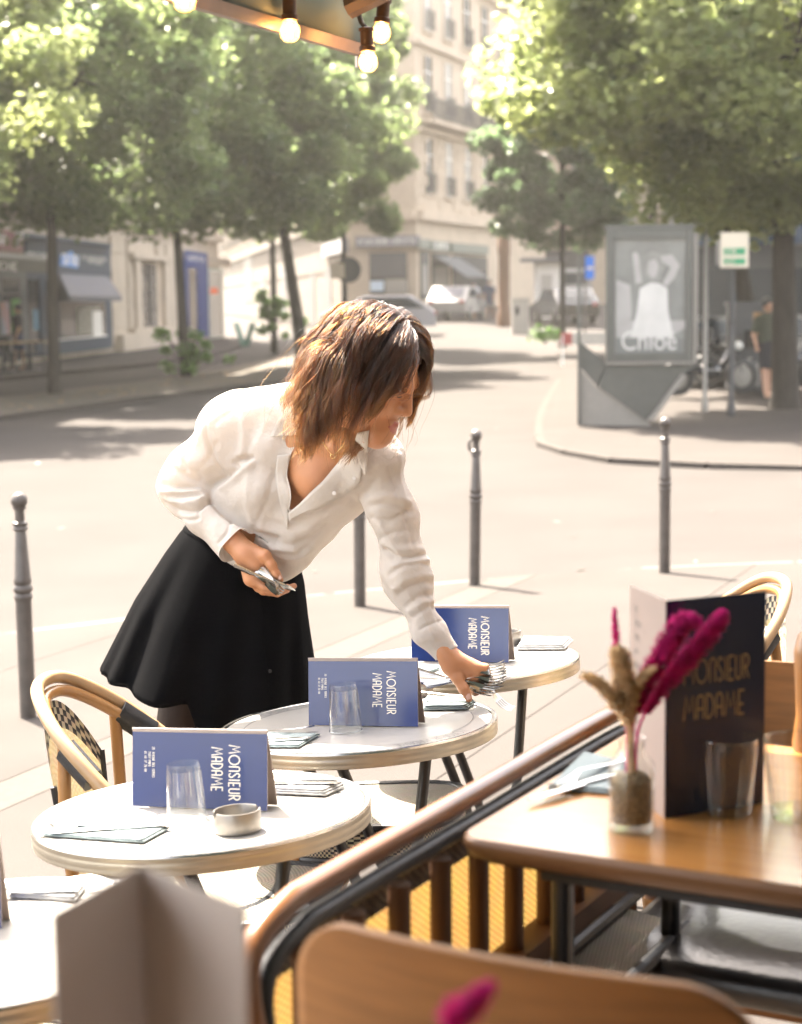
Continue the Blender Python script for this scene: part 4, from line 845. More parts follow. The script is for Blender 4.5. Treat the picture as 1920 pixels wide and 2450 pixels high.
M_brass = mat('brushed_brass_rim', (.50, .46, .375), .36, metal=.8, noise=.25, nscale=7, col2=(.38, .35, .29))
M_chrome = mat('steel_edge', (.55, .54, .52), .22, metal=1.0)
M_blackm = mat('black_metal_leg', (.012, .015, .02), .32, spec=.6)
M_print = mat('grey_print', (.12, .12, .12), .5)
M_menu = mat('blue_laminate', (.012, .028, .125), .18, coat=.3, spec=.5, noise=.05, nscale=3)
M_menud = mat('navy_menu_card', (.003, .013, .052), .25, coat=.35)
M_menuw = mat('pale_menu_inside', (.44, .37, .34), .5, trans=.3)
M_gold = mat('pale_gold_print', (.72, .68, .60), .4); M_gold2 = mat('dull_gold_print', (.36, .27, .15), .4, metal=.3)
M_cut = mat('polished_steel', (.42, .415, .40), .2, metal=1.0); M_cutw = mat('satin_steel', (.27, .255, .235), .36, metal=.7)
M_nap = mat('pale_blue_napkin', (.19, .235, .245), .9, bump=.15, bscale=200); M_napd = mat('grey_blue_napkin', (.20, .25, .27), .9); M_napw = mat('white_napkin', (.34, .345, .345), .9, bump=.2, bscale=120)
M_gls = thin_glass('clear_glass', (.985, .99, .985), .0, 1.56); M_glsb = thin_glass('thick_glass', (.93, .955, .95), .03, 1.5, .06)
M_wood = mat('oak_tabletop', (.42, .20, .058), .26, noise=.3, nscale=5, col2=(.33, .145, .036), coat=.4, stretch=(1, 9, 1), detail=6)
M_woodd = mat('oak_edge', (.17, .078, .03), .45, noise=.25, nscale=8)
M_ply = mat('beech_plywood', (.28, .128, .042), .5, noise=.32, nscale=5, stretch=(1.2, 1, 14), detail=8, spec=.3)
M_leather = mat('black_leather', (.014, .015, .018), .28, bump=.1, bscale=90, spec=.6)
# raised floor inside the terrace
DZ = .46; B1 = Vector((.468, .884, 0)); B2 = Vector((.884, -.468, 0)); S0 = Vector((-.149, 1.77, 0))
mb = MB(); P = [S0 + B1 * a + B2 * b for a, b in ((-2.6, -.06), (1.25, -.06), (1.25, 2.6), (-2.6, 2.6))]
mb.prism([(p.x, p.y) for p in P], -.3, DZ); struct(obj('terrace_deck', mb, mat('deck_boards', (.12, .085, .06), .7, noise=.3, nscale=6, stretch=(1, 8, 1)), smooth=False))
# unseen cafe walls behind and right of the camera, added to darken the foreground
cb = thing('cafe_building', 'unseen dark wooden cafe front, added behind the terrace to darken it', 'building', S0 + B1 * -2.6 + B2 * 2.6, rot=Matrix((B1, B2, Vector((0, 0, 1)))).transposed())
M_cafe = mat('dark_cafe_wood', (.20, .15, .11), .6, noise=.3, nscale=3)
q = MB(); q.box((0, -1.3, 1.7), (.2, 2.8, 4.2)); q.box((7.2, .12, 1.7), (14.2, .2, 4.2)); obj('wall', q, M_cafe, cb, smooth=False)
for k in range(4):
    q = MB(); q.box((1.2 + k * 3.0, .01, 1.7), (1.9, .03, 2.0)); obj('pane', q, M_pane, cb, smooth=False)
# ------------------------------------------------------------------ bistro tables
TH = .73
def make_table(label, x, y):
    t = thing('bistro_table', label, 'table', (x, y, pz(x, y)), group='round white bistro tables', rot=tilt(0))
    q = MB(); q.lathe([(.001, TH - .03), (.287, TH - .03), (.287, TH - .0012), (.001, TH - .0012)], 72); obj('tabletop', q, M_top, t)
    q = MB(); q.lathe([(.2872, TH - .0335), (.2985, TH - .033), (.2995, TH - .0285), (.2982, TH - .026), (.2992, TH - .0235), (.2992, TH - .0145), (.2982, TH - .0125), (.2998, TH - .0095), (.2998, TH - .004)], 96, cap=False); obj('rim', q, M_brass, t, angle=60)
    q = MB(); q.lathe([(.2998, TH - .004), (.298, TH), (.290, TH + .0005), (.2872, TH - .001)], 96, cap=False); obj('rim_edge', q, M_chrome, t)
    q = MB(); q.lathe([(.2468, TH - .0008), (.2486, TH - .0004)], 96, cap=False); obj('printed_ring', q, M_print, t)
    q = MB(); h = .026; s_ = 'MONSIEUR MADAME'
    for rep, a0 in ((0, 152), (1, 332)):
        tw = text_w(s_) * h; rr = .2525
        def Mp(x_, y_, z_, a0=a0): an = R(a0) - x_ / rr * .82; return Vector(((rr + y_) * math.cos(an), (rr + y_) * math.sin(an), TH - .0008 + z_))
        text(q, s_, Mp, h, .075)
    obj('lettering', q, M_print, t, smooth=False)
    for a, b in (((.15, -.05), (.045, -.21)), ((-.12, -.06), (.10, .02)), ((-.08, .10), (.13, .21))):
        q = MB(); q.tube([(a[0], a[1], TH - .04), (b[0], b[1], .0)], .0125, 10); l = obj('leg', q, M_blackm, t); q = MB(); q.lathe([(.016, 0), (.016, .015)], 10, (b[0], b[1], 0)); obj('foot', q, M_blackm, l)
    q = MB(); q.lathe([(.2, TH - .044), (.2, TH - .031)], 24); obj('underframe', q, M_blackm, t); return t
TP = [(-.607, 2.42), (-.358, 3.095), (-.097, 3.775), (.150, 4.479)]
def TB(i):
    n_ = Vector((-GA, -GB, 1)).normalized(); x, y = TP[i]; return Vector((x, y, pz(x, y) + TH)) - n_ * TH
T0 = make_table('round bistro table cut by the left edge, nearest of the row', TB(0).x, TB(0).y)
T1 = dup(T0, TB(1), rot=tilt(0), label='round bistro table with the steel ashtray before its menu')
T2 = dup(T0, TB(2), rot=tilt(R(-4)), label='round bistro table whose top lies in the woman\'s shadow')
T3 = dup(T0, TB(3), rot=tilt(R(3)), label='farthest round bistro table, right of the reaching hand')
NT = Vector((-GA, -GB, 1)).normalized()
def ontab(px, py, h=0.0): return ong(px, py, TH + .0008 + h)
def yaw(d): return math.atan2(-d.x, d.y)
# ------------------------------------------------------------------ tent menus on the bistro tables
def tent_menu(label, bl, br, topy, back=.022, wordy=1.0):
    a, b = ontab(*bl), ontab(*br); u = (b - a); L = u.length; u.normalize(); n = NT.cross(u).normalized()   # n points away from the camera
    if n.y < 0: n = -n
    # height so that the ridge projects at topy
    H = .12
    for _ in range(20):
        r = a + n * back + NT * H; py = proj(r)[1]; H += (py - topy) * .0006
    t = thing('table_menu', label, 'menu', a.lerp(b, .5) + n * back, group='blue tent menus on the bistro tables', rot=Matrix((u, n, NT)).transposed())
    th = .0022
    def panel(sy):
        q = MB(); q.pts([])
        for o_ in (0, 1): pass
        lo, hi = Vector((0, sy * back, 0)), Vector((0, 0, H)); dn = (hi - lo).normalized(); m_ = Vector((0, sy * dn.z, -sy * dn.y)) * (1 if sy else 1); m_ = Vector((0, sy * dn.z, abs(dn.y))).normalized()
        A = [Vector((x_, p.y, p.z)) for x_, p in ((-L / 2, lo), (L / 2, lo), (L / 2, hi), (-L / 2, hi))]; Bk = [p - m_ * th for p in A]
        I = q.pts(A + Bk); q.face(I[:4]); q.m = 1; q.face(I[4:][::-1])
        for j in range(4): q.face((I[j], I[4 + j], I[4 + (j + 1) % 4], I[(j + 1) % 4]))
        return q, lo, hi, m_
    q, lo, hi, m_ = panel(-1); f = obj('front_panel', q, [M_menu, M_menuw], t, smooth=False)
    q2, *_ = panel(1); obj('back_panel', q2, [M_menu, M_menuw], t, smooth=False)
    q = MB(); up = (hi - lo).normalized(); hp = (hi - lo).length
    # words read downwards: letter tops point to +x
    def Mw(ox, oy): return lambda x_, y_, z_: Vector((ox + y_, 0, 0)) + lo + up * (oy - x_) + m_ * (.0004 + z_)
    k = hp / .128; s_ = L / .235
    for wd, dx, dy in (('MONSIEUR', .052, .80), ('MADAME', .022, .77)): q = MB(); text(q, wd, Mw(dx * s_, hp * dy), .019 * s_, .105, .16); obj('lettering', q, M_gold, f, smooth=False)
    q = MB()
    for i, (tx, dx) in enumerate((('20, AVENUE DES TERNES', -.082), ('75017 PARIS', -.089), ('01 40 37 20 00', -.096))): text(q, tx, Mw(dx * s_, hp * (.76 - .06 * (i > 0))), .0042 * s_, .13, .2)
    obj('small_print', q, M_gold, f, smooth=False); return t
tent_menu('blue tent menu behind the inverted glass and the ashtray', (317, 1929), (640, 1941), 1741)
tent_menu('blue tent menu on the shadowed table, before the woman\'s skirt', (739, 1735), (1001, 1739), 1574)
tent_menu('blue tent menu behind the woman\'s reaching forearm', (985, 1582), (1218, 1586), 1448)
tent_menu('blue tent menu cut by the left edge of the photograph', (-330, 2235), (4, 2222), 1985)
# ------------------------------------------------------------------ glasses and ashtrays
def inverted_glass(label, px, py, r=.0345, h=.1):
    p = ontab(px, py); t = thing('drinking_glass', label, 'glass', p, group='inverted glasses before the menus', rot=tilt(0))
    q = MB(); q.lathe([(r, 0), (r * 1.0, .02), (r * .97, .028), (r * .84, h * .93), (r * .80, h)], 36, cap=False); q.lathe([(r - .0016, .0004), (r * .94, .03), (r * .80, h * .88), (.001, h * .86)], 36, cap=False); obj('wall', q, M_gls, t)
    q = MB(); q.lathe([(r * .80, h), (.001, h - .001)], 36, cap=False); q.lathe([(r * .82, h * .885), (.001, h * .87)], 30, cap=False); obj('thick_base', q, M_glsb, t)
    q = MB(); q.tube([(r * math.cos(a * .1745), r * math.sin(a * .1745), .0012) for a in range(36)], .0012, 6, closed=True); obj('lip', q, M_glsb, t)
    for k in range(9):
        a = k * 2 * math.pi / 9; q = MB(); c, s_ = math.cos(a), math.sin(a); q.tube([((r * .955) * c, (r * .955) * s_, .032), (r * .86 * c, r * .86 * s_, h * .88)], .0008, 4); obj('facet', q, M_glsb, t)
    return t
inverted_glass('inverted glass before the nearest whole menu', 448, 1961); inverted_glass('inverted glass in the shadow, before the middle menu', 828, 1748); inverted_glass('inverted glass beside the woman\'s wrist', 1094, 1572, .033, .098)
def ashtray(label, px, py, r=.04, m=None):
    p = ontab(px, py); t = thing('ashtray', label, 'ashtray', p, group='round steel ashtrays', rot=tilt(R(-25)))
    q = MB(); n = 48; rows = []
    for rr, zz in ((.001, .0), (r * .985, .0), (r, .002), (r, .0335), (r * .985, .035), (r * .945, .035), (r * .93, .0335), (r * .93, .006), (.001, .005)):
        row = []
        for k in range(n):
            a = 2 * math.pi * k / n; notch = any(abs((math.degrees(a) - c + 180) % 360 - 180) < 5.5 for c in (230, 50)); z = min(zz, .023) if notch and zz > .02 else zz
            row.append((rr * math.cos(a), rr * math.sin(a), z))
        rows.append(row)
    q.grid(rows, close=True); obj('bowl', q, M_cutw, t, angle=28)
    if m: q = MB(); q.lathe([(.001, .0346), (r * .9, .0346)], 24); obj('inlay', q, m, t)
ashtray('steel ashtray on the table nearest the gold edged front', 570, 1986); ashtray('small steel ashtray behind the middle menu', 1003, 1662, .034, mat('blue_inlay', (.03, .07, .35), .4)); ashtray('steel ashtray half hidden behind the farthest menu', 1216, 1541, .036)
# ------------------------------------------------------------------ cutlery and napkins
def fork_mesh(L=.19, bend=.012):
    q = MB(); rows = []
    for s_, w, z in ((0, .006, .004), (.01, .0085, .004), (.05, .0065, .006), (.09, .0035, .010), (.115, .003, .012), (.13, .006, .008), (.145, .011, .002), (.150, .012, .0015)):
        s_ = s_ / .19 * L; rows.append([(-w, s_, z), (-w * .3, s_, z + .0016), (w * .3, s_, z + .0016), (w, s_, z), (w * .3, s_, z - .0008), (-w * .3, s_, z - .0008)])
    q.grid(rows, close=True); q.face(q.pts(rows[0])[::-1])
    for k in range(4):
        x = -.0096 + k * .0064; q.tube([(x, .148 / .19 * L, .0015), (x, .165 / .19 * L, -.0005), (x * .96, .182 / .19 * L, .004), (x * .93, L, .010)], [.0019, .0018, .0016, .0008], 5, flat=.6)
    return q
def knife_mesh(L=.21):
    q = MB(); rows = []
    for s_, w, z in ((0, .005, .0035), (.01, .009, .0045), (.06, .0075, .005), (.095, .005, .0045), (.10, .008, .0035), (.16, .0095, .003), (.195, .007, .0025), (.21, .001, .002)):
        rows.append([(-w, s_ / .21 * L, z), (0, s_ / .21 * L, z + .0018), (w, s_ / .21 * L, z), (0, s_ / .21 * L, z - .0014)])
    q.grid(rows, close=True); q.face(q.pts(rows[0])[::-1]); return q
def place(name, label, cat, q, a, b, m, lift_=.0, group=None, up=NT, roll=0):
    """lay a tool so that it runs from a to b"""
    d = (b - a).normalized(); x = d.cross(up).normalized(); z = x.cross(d); M = Matrix((x, d, z)).transposed() @ Matrix.Rotation(roll, 3, 'Y')
    o = obj(name, q, m); o.matrix_basis = Matrix.Translation(a + up * lift_) @ M.to_4x4(); return tag(o, label, cat, group)
gc = 'forks and knives laid on the tables'
def napkin(label, C, m=M_nap, th=.004, folds=2, rolled=False):
    P = [ontab(*c) for c in C]; c0 = sum(P, Vector()) / 4; t = thing('napkin', label, 'napkin', c0, group='folded napkins under the cutlery')
    for k in range(folds):
        q = MB(); f = 1 - .05 * k; A = [c0 + (p - c0) * f + NT * (k * th * .62 + .0002) for p in P]; n = 10; rows = []
        for i in range(n + 1):
            l0, l1 = A[0].lerp(A[3], i / n), A[1].lerp(A[2], i / n)
            rows.append([l0.lerp(l1, j / n) + NT * (th * .5 + .0009 * math.sin(3 * i + 2.2 * j + k) * (.5 + rolled)) for j in range(n + 1)])
        q.grid(rows); obj('fold', q, m, t, world=True, solid=th * .5)
    return t
napkin('pale napkin on the left of the ashtray table', [(95, 2001), (343, 2019), (407, 1984), (158, 1974)])
napkin('pale napkin right behind the menu of the ashtray table', [(648, 1901), (779, 1907), (829, 1884), (660, 1858)], M_napw, .006, 3)
napkin('pale blue napkin in the woman\'s shadow', [(608, 1790), (716, 1790), (766, 1760), (640, 1757)])
napkin('pale napkin below the reaching hand', [(1012, 1701), (1116, 1699), (1140, 1683), (1020, 1672)], M_nap, .005, 3)
napkin('small napkin corner left of the woman\'s wrist', [(985, 1617), (1008, 1618), (1054, 1602), (1010, 1594)])
napkin('white napkin at the back of the farthest table', [(1236, 1557), (1352, 1556), (1372, 1536), (1250, 1533)], M_napw, .007, 3)
napkin('pale napkin on the table at the left edge', [(20, 2150), (180, 2160), (205, 2128), (60, 2112)], M_napw, .006, 2)
def lay(kind, label, a, b, h=.006): return place(kind, label, kind, fork_mesh() if kind == 'fork' else knife_mesh(), ontab(*a), ontab(*b), M_cut, h, gc)
lay('fork', 'fork with raised handle on the left napkin of the ashtray table', (385, 1964), (140, 1990)); lay('knife', 'knife along the left napkin of the ashtray table', (412, 1984), (140, 2002))
lay('fork', 'fork on the pale blue shadowed napkin', (752, 1748), (610, 1776)); lay('knife', 'knife on the pale blue shadowed napkin', (745, 1776), (600, 1784))
lay('fork', 'fork on the white napkin behind the ashtray table menu', (818, 1882), (655, 1880), .012); lay('knife', 'knife on the white napkin behind the ashtray table menu', (812, 1893), (655, 1892), .012)
lay('knife', 'knife under the reaching hand', (1128, 1690), (1012, 1690), .012); lay('fork', 'fork on the napkin under the reaching hand', (1124, 1682), (1014, 1680), .012)
lay('fork', 'fork on the napkin at the left edge', (40, 2140), (170, 2132), .01); lay('knife', 'knife on the napkin at the left edge', (190, 2148), (50, 2150), .01)
# ------------------------------------------------------------------ rattan chairs and stools
def seat_parts(t, sz=.45, w=.205):
    n = 26; ring = []
    for k in range(n):
        a = 2 * math.pi * k / n; c, s_ = math.cos(a), math.sin(a); e = .55; ring.append((math.copysign(abs(c) ** e, c) * w, math.copysign(abs(s_) ** e, s_) * w))
    q = MB(); G = []
    for i in range(25):
        v = -1 + 2 * i / 24; row = []
        for j in range(25):
            u = -1 + 2 * j / 24; f = max(abs(u), abs(v)); L_ = math.hypot(u, v); k = (f / L_) ** .38 if L_ > 1e-6 else 1
            row.append((u * k * w, v * k * w, sz + .006 * (1 - f * f)))
        G.append(row)
    q.grid(G, 3.0, 3.0); obj('seat', q, M_wseat, t)
    q = MB(); q.tube([(x, y, sz - .004) for x, y in ring], .0115, 8, closed=True); obj('seat_edge', q, M_blk, t)
    q = MB(); n2 = 80; R2 = [ring[int(k / n2 * n)] for k in range(n2)]; R2 = cr([(x * .985, y * .985, 0) for x, y in ring], 4, True)
    q.grid([[(p.x, p.y, sz - .012 - .062 * i / 5) for p in R2] for i in range(6)], 2.2, 2.2, close=True); obj('side_band', q, M_wblack, t)
    q = MB(); q.tube([(x * .985, y * .985, sz - .078) for x, y in ring], .008, 8, closed=True); obj('band_edge', q, M_blk, t)
def leg_parts(t, sz=.45, up=None):
    for sx in (-1, 1):
        for sy in (-1, 1):
            q = MB(); top = sz - .03; q.tube([(sx * .165, sy * .165, top), (sx * .185, sy * .185, 0)], .0165, 10); l = obj('leg', q, M_rat, t)
            q = MB(); q.tube([(sx * .167, sy * .167, top - .09), (sx * .170, sy * .170, top - .15)], .0185, 10); obj('lashing', q, M_blk, l)
            q = MB(); q.tube(cr([(sx * .165, sy * .02, top - .05), (sx * .172, sy * .10, top - .16), (sx * .182, sy * .178, .1)], 4), .010, 8); obj('brace', q, M_rat, l)
            q = MB(); q.tube(cr([(sx * .02, sy * .165, top - .05), (sx * .10, sy * .172, top - .16), (sx * .178, sy * .182, .1)], 4), .010, 8); obj('brace', q, M_rat, l)
    q = MB(); q.tube(cr([(.165, 0, .16), (0, .165, .16), (-.165, 0, .16), (0, -.165, .16)], 6, True), .011, 8, closed=True); obj('stretcher', q, M_ratp, t)
def rattan_chair(label, loc, rz):
    t = thing('rattan_chair', label, 'chair', loc, group='rattan bistro armchairs', rot=tilt(rz)); seat_parts(t); leg_parts(t)
    H = [(-.215, .12, .43), (-.238, .075, .53), (-.247, .005, .625), (-.235, -.085, .725), (-.188, -.175, .812), (-.098, -.240, .875), (0, -.258, .890)]
    full = H + [(-x, y, z) for x, y, z in H[-2::-1]]
    q = MB(); q.tube(cr(full, 6), .0140, 12); obj('hoop', q, M_ratp, t)
    in_ = [(x * .93, y + .010, z - .029) for x, y, z in full]; q = MB(); q.tube(cr(in_, 6), .0125, 12); obj('hoop', q, M_rat, t)
    G = []; n = 28
    for i in range(n + 1):
        v = i / n; row = []
        for j in range(25):
            u = -1 + j / 12; wd = .135 + .030 * v; ztop = .845 - .14 * abs(u) ** 2.2; z = .44 + (ztop - .44) * v; y = -.205 - .045 * v + .05 * u * u * (.4 + .6 * v)
            row.append((u * wd, y, z))
        G.append(row)
    q = MB(); k = 24; q.grid(G[:k + 1], 1.6, 2.0); q.m = 1; q.grid(G[k:], 1.0, 1.0); obj('back_weave', q, [M_wcream, M_wblack], t)
    for sx in (0, -1):
        q = MB(); q.tube([g[sx] for g in G], .007, 6); obj('weave_edge', q, M_blk, t)
    for sx in (-1, 1):
        q = MB(); q.tube(cr([(sx * .165, -.165, .42), (sx * .190, -.172, .62), (sx * .178, -.168, .785)], 4), .0135, 10); obj('back_post', q, M_rat, t)
        for a, b in (((-.195, -.165, .80), (-.228, -.105, .745)),):
            q = MB(); q.tube([(sx * abs(a[0]) * .955, a[1] + .003, a[2] - .018), (sx * abs(b[0]) * .955, b[1] + .003, b[2] - .018)], .021, 10, flat=1.35); obj('lashing', q, M_blk, t)
    return t
rattan_chair('rattan armchair behind the ashtray table, left of the woman', (-.435, 3.56, pz(-.435, 3.56)), R(-97))
c2 = rattan_chair('rattan armchair on the right, mostly hidden by the tall navy menu', (.745, 4.40, pz(.745, 4.40)), R(100))
def rattan_stool(label, loc, rz): t = thing('rattan_stool', label, 'stool', loc, group='low rattan stools under the tables', rot=tilt(rz)); seat_parts(t); leg_parts(t); return t
s1 = rattan_stool('rattan stool under the shadowed table, its seat half sunlit', (-.04, 4.14, pz(-.04, 4.14)), R(-8))
s2 = dup(s1, (-.335, 3.50, pz(-.335, 3.50)), rot=tilt(R(-20)), label='rattan stool under the table with the ashtray'); dup(s1, (-.60, 2.62, pz(-.60, 2.62)), rot=tilt(R(-15)), label='rattan stool under the table at the left edge')
# ------------------------------------------------------------------ rattan bench
bn = thing('rattan_bench', 'long rattan bench with golden woven back along the wooden table', 'bench', (S0.x, S0.y, DZ), rot=Matrix((B1, -B2, Vector((0, 0, 1)))).transposed())
RZ = 1.225 - DZ   # local: x along the bench, y towards the street, z up from the deck
LB_ = 1.10
rail = cr([(.02, -.10, .30), (-.035, -.06, .52), (-.045, -.02, .66), (-.02, .0, RZ - .035), (.05, .0, RZ - .004), (.14, 0, RZ), (.5, 0, RZ), (LB_ - .1, 0, RZ), (LB_ - .02, 0, RZ - .02), (LB_ + .02, -.02, RZ - .1), (LB_ + .02, -.08, .5)], 7)
q = MB(); q.tube(rail, .0142, 14); obj('rail', q, mat('toffee_rattan', (.21, .085, .03), .32, noise=.3, nscale=9, coat=.4), bn)
q = MB(); q.tube([(p.x + (.02 if p.x < .3 else -.01 if p.x > LB_ - .1 else 0), p.y - .006, p.z - .031) for p in rail[10:-10]], .0115, 10); obj('lashed_rail', q, M_blk, bn)
def bw(z0, z1, m, name, us, vs_, x0=.02, x1=LB_ - .02, y=.004):
    q = MB(); nx, nz = 60, 8; q.grid([[(x0 + (x1 - x0) * j / nx, y + .012 * math.sin(math.pi * (z0 + (z1 - z0) * i / nz - .3) / .5), z0 + (z1 - z0) * i / nz) for j in range(nx + 1)] for i in range(nz + 1)], us, vs_); return obj(name, q, m, bn)
bw(RZ - .085, RZ - .04, M_wdark, 'dark_weave', 2.2, .9); bw(.50, RZ - .0852, M_wyel, 'golden_weave', 2.6, 5.0)
for k in range(11):
    x = .06 + k * .107; q = MB(); q.tube([(x, -.016, RZ - .045), (x, -.016, .44)], .0135, 10); obj('upright', q, M_brown, bn)
q = MB(); q.box((LB_ / 2, -.02, .522), (LB_, .045, .03), bev=.006); obj('lower_rail', q, M_brown, bn, smooth=False)
q = MB(); q.tube([(0, -.045, .497), (LB_, -.045, .497)], .010, 8); q.tube([(0, -.14, .475), (LB_ - .17, -.14, .475)], .012, 8); obj('seat_edge', q, M_blk, bn)
q = MB(); q.grid([[(j * (LB_ - .17) / 40, -.045 - .095 * i / 16, .49 - .012 * i / 16) for j in range(41)] for i in range(17)], 2.4, 2.2); obj('seat', q, M_wseat, bn)
for x in (.03, .55, LB_ - .19):
    for y in (-.03, -.125):
        q = MB(); q.tube([(x, y, .45), (x, y, 0)], .018, 10); l = obj('leg', q, M_rat, bn); q = MB(); q.tube([(x, y, .40), (x, y, .34)], .021, 10); obj('lashing', q, M_blk, l)
# ------------------------------------------------------------------ wooden tables indoors
def wood_table(label, C, L1, L2, tz=1.21, legs=True):
    t = thing('wooden_table', label, 'table', (C.x, C.y, DZ), group='square oak tables', rot=Matrix((B2, B1, Vector((0, 0, 1)))).transposed())
    z = tz - DZ; r = .035; ring = []
    for cx, cy_, a0 in ((r, r, 180), (L2 - r, r, 270), (L2 - r, L1 - r, 0), (r, L1 - r, 90)): ring += [(cx + r * math.cos(R(a0 + a)), cy_ + r * math.sin(R(a0 + a))) for a in (0, 15, 30, 45, 60, 75, 90)]
    def sc(k): return [(L2 / 2 + (x - L2 / 2) * (1 - 2 * k / L2), L1 / 2 + (y - L1 / 2) * (1 - 2 * k / L1)) for x, y in ring]
    q = MB(); rows = [[(x, y, zz) for x, y in sc(k)] for k, zz in ((.004, z), (.001, z - .003), (0, z - .010), (.006, z - .024), (.016, z - .030))]; q.grid(rows[::-1], close=True); obj('edge', q, M_woodd, t)
    q = MB(); q.poly([(x, y, z + .0002) for x, y in sc(.0042)]); obj('tabletop', q, M_wood, t, smooth=False); q = MB(); q.poly([(x, y, z - .031) for x, y in sc(.015)][::-1]); obj('underside', q, M_woodd, t, smooth=False)
    q = MB(); q.box((L2 / 2, L1 / 2, z - .05), (L2 - .16, L1 - .16, .03)); obj('underframe', q, M_blackm, t, smooth=False)
    for x in (.1, L2 - .1):
        for y in (.1, L1 - .1): q = MB(); q.tube([(x, y, z - .04), (x, y, 0)], .014, 10); obj('leg', q, M_blackm, t)
    return t
CW = Vector((.058, 2.085, 0)); WZ = 1.2102
wood_table('oak table set with vase, tall menu and two glasses', CW, .60, .80)
CW2 = Vector((-.42, .93, 0)); wood_table('oak table in the near foreground, below the frame', CW2, .56, .62)
# ------------------------------------------------------------------ plywood chairs
def ply_chair(label, loc, fwd, w=.203, zt=.825):
    f = Vector(fwd).normalized(); x = Vector((f.y, -f.x, 0)); t = thing('plywood_chair', label, 'chair', (loc[0], loc[1], DZ), group='plywood chairs with black seats', rot=Matrix((x, f, Vector((0, 0, 1)))).transposed())
    q = MB(); G = []; nx = 40; h, rr = .24, .062
    vr = [(i / 8 * (h - rr), 0.0) for i in range(8)] + [(h - rr + rr * math.sin(R(a_)), rr * (1 - math.cos(R(a_)))) for a_ in range(0, 91, 6)]
    for zz, ins in vr:
        v = zz / h; row = []
        for j in range(nx + 1):
            u = -1 + 2 * j / nx; x_ = u * (w - .016 * v - ins)
            row.append((x_, -.20 - .03 * v + .045 * (x_ / w) ** 2, zt - h + zz - .008 * abs(x_ / w) ** 3))
        G.append(row)
    q.grid(G); obj('backrest', q, M_ply, t, solid=.011)
    def rrect(k, z_, r0=.07, a_=.205, b_=.2):
        out = []
        for cx, cy_, s_ in ((a_ - r0, b_ - r0, 0), (-a_ + r0, b_ - r0, 90), (-a_ + r0, -b_ + r0, 180), (a_ - r0, -b_ + r0, 270)): out += [((cx + r0 * math.cos(R(s_ + d_))) * k, (cy_ + r0 * math.sin(R(s_ + d_))) * k, z_) for d_ in range(0, 91, 10)]
        return out
    q = MB(); q.grid([rrect(k, z_) for k, z_ in ((.96, .432), (.99, .438), (1.0, .448), (.99, .462), (.96, .472), (.88, .479), (.6, .484), (.2, .487), (.001, .487))], close=True); obj('seat_cushion', q, M_leather, t, angle=80)
    q = MB(); q.box((0, 0, .425), (.38, .36, .014)); obj('seat_board', q, M_ply, t, smooth=False)
    for sx in (-1, 1):
        q = MB(); q.tube(cr([(sx * .17, -.16, .0), (sx * .165, -.17, .43), (sx * .15, -.205, .62), (sx * .14, -.222, .72)], 5), .011, 10); obj('leg', q, M_blackm, t)
        q = MB(); q.tube([(sx * .16, .15, .42), (sx * .18, .18, 0)], .011, 10); obj('leg', q, M_blackm, t)
    return t
ply_chair('plywood chair back in the near foreground, seen from behind', (.088 + .2 * .468, 1.44 + .2 * .884), B1, .228, .853)
ply_chair('plywood chair with shiny black seat beyond the oak table', (.573 - .2 * .468 + .055 * .884, 2.715 - .2 * .884 - .055 * .468), -B1)
# ------------------------------------------------------------------ tall folded menus
def tall_menu(label, fold, A, B, H, base, words, mA, mB):
    """two panels meeting at the fold; A, B are the free ends (plan points)"""
    f = Vector((fold[0], fold[1], base)); t = thing('tall_menu', label, 'menu', f, group='tall folded menus on the oak tables')
    for nm, E_, m_ in (('left_panel', A, mA), ('right_panel', B, mB)):
        e = Vector((E_[0], E_[1], base)); d = (e - f).normalized(); n = Vector((d.y, -d.x, 0)); n = n if n.y < 0 else -n; n = n * .0012
        q = MB(); P = [f - n, e - n, e + n, f + n]; I = q.pts(P + [p + Vector((0, 0, H)) for p in P]); q.face(I[:4]); q.face(I[4:])
        for j in range(4): q.face((I[j], I[(j + 1) % 4], I[4 + (j + 1) % 4], I[4 + j]))
        pn = obj(nm, q, m_, t, world=True, smooth=False)
        if words and nm == 'right_panel':
            L = (e - f).length; hh = .030
            for wd, zz in (('MONSIEUR', .165), ('MADAME', .120)):
                q = MB(); k = L * .66 / (text_w(wd) * hh) if wd == 'MONSIEUR' else L * .66 / (text_w('MONSIEUR') * hh) * 1.16
                text(q, wd, lambda x_, y_, z_: f + d * (L * .17 + x_ * k) + n * 1.2 + n.normalized() * (.0003 + z_) + Vector((0, 0, zz + y_)), hh, .085)
                obj('lettering', q, M_gold2, pn, world=True, smooth=False)
        if words and nm == 'left_panel':
            q = MB(); L = (e - f).length
            for i in range(11): text(q, 'PLATS DU JOUR'[: 6 + (i * 5) % 7], lambda x_, y_, z_: e + (f - e).normalized() * (L * .15 + x_ * .55) + n * 1.2 + n.normalized() * .0003 + Vector((0, 0, H - .03 - i * .018 + y_)), .007, .12)
            obj('lettering', q, M_print, pn, world=True, smooth=False)
    return t
fo = onz(1592, 1958, WZ); rb = onz(1826, 1921, WZ); lbp = Vector((fo.x - .028, fo.y + .118, 0))
Hm = .272
tall_menu('tall navy menu standing open on the oak table behind the glasses', fo, lbp, rb, Hm, WZ, True, M_menuw, M_menud)
tall_menu('blurred tall pale menu in the near foreground at lower left', tuple(at(335, 2070, 1.10).xy), tuple(at(123, 2190, 1.01).xy), tuple(at(590, 2175, 1.02).xy), at(335, 2070, 1.10).z - WZ, WZ, False, mat('grey_card', (.54, .49, .46), .6, trans=.3), mat('grey_card2', (.54, .49, .46), .6, trans=.3))
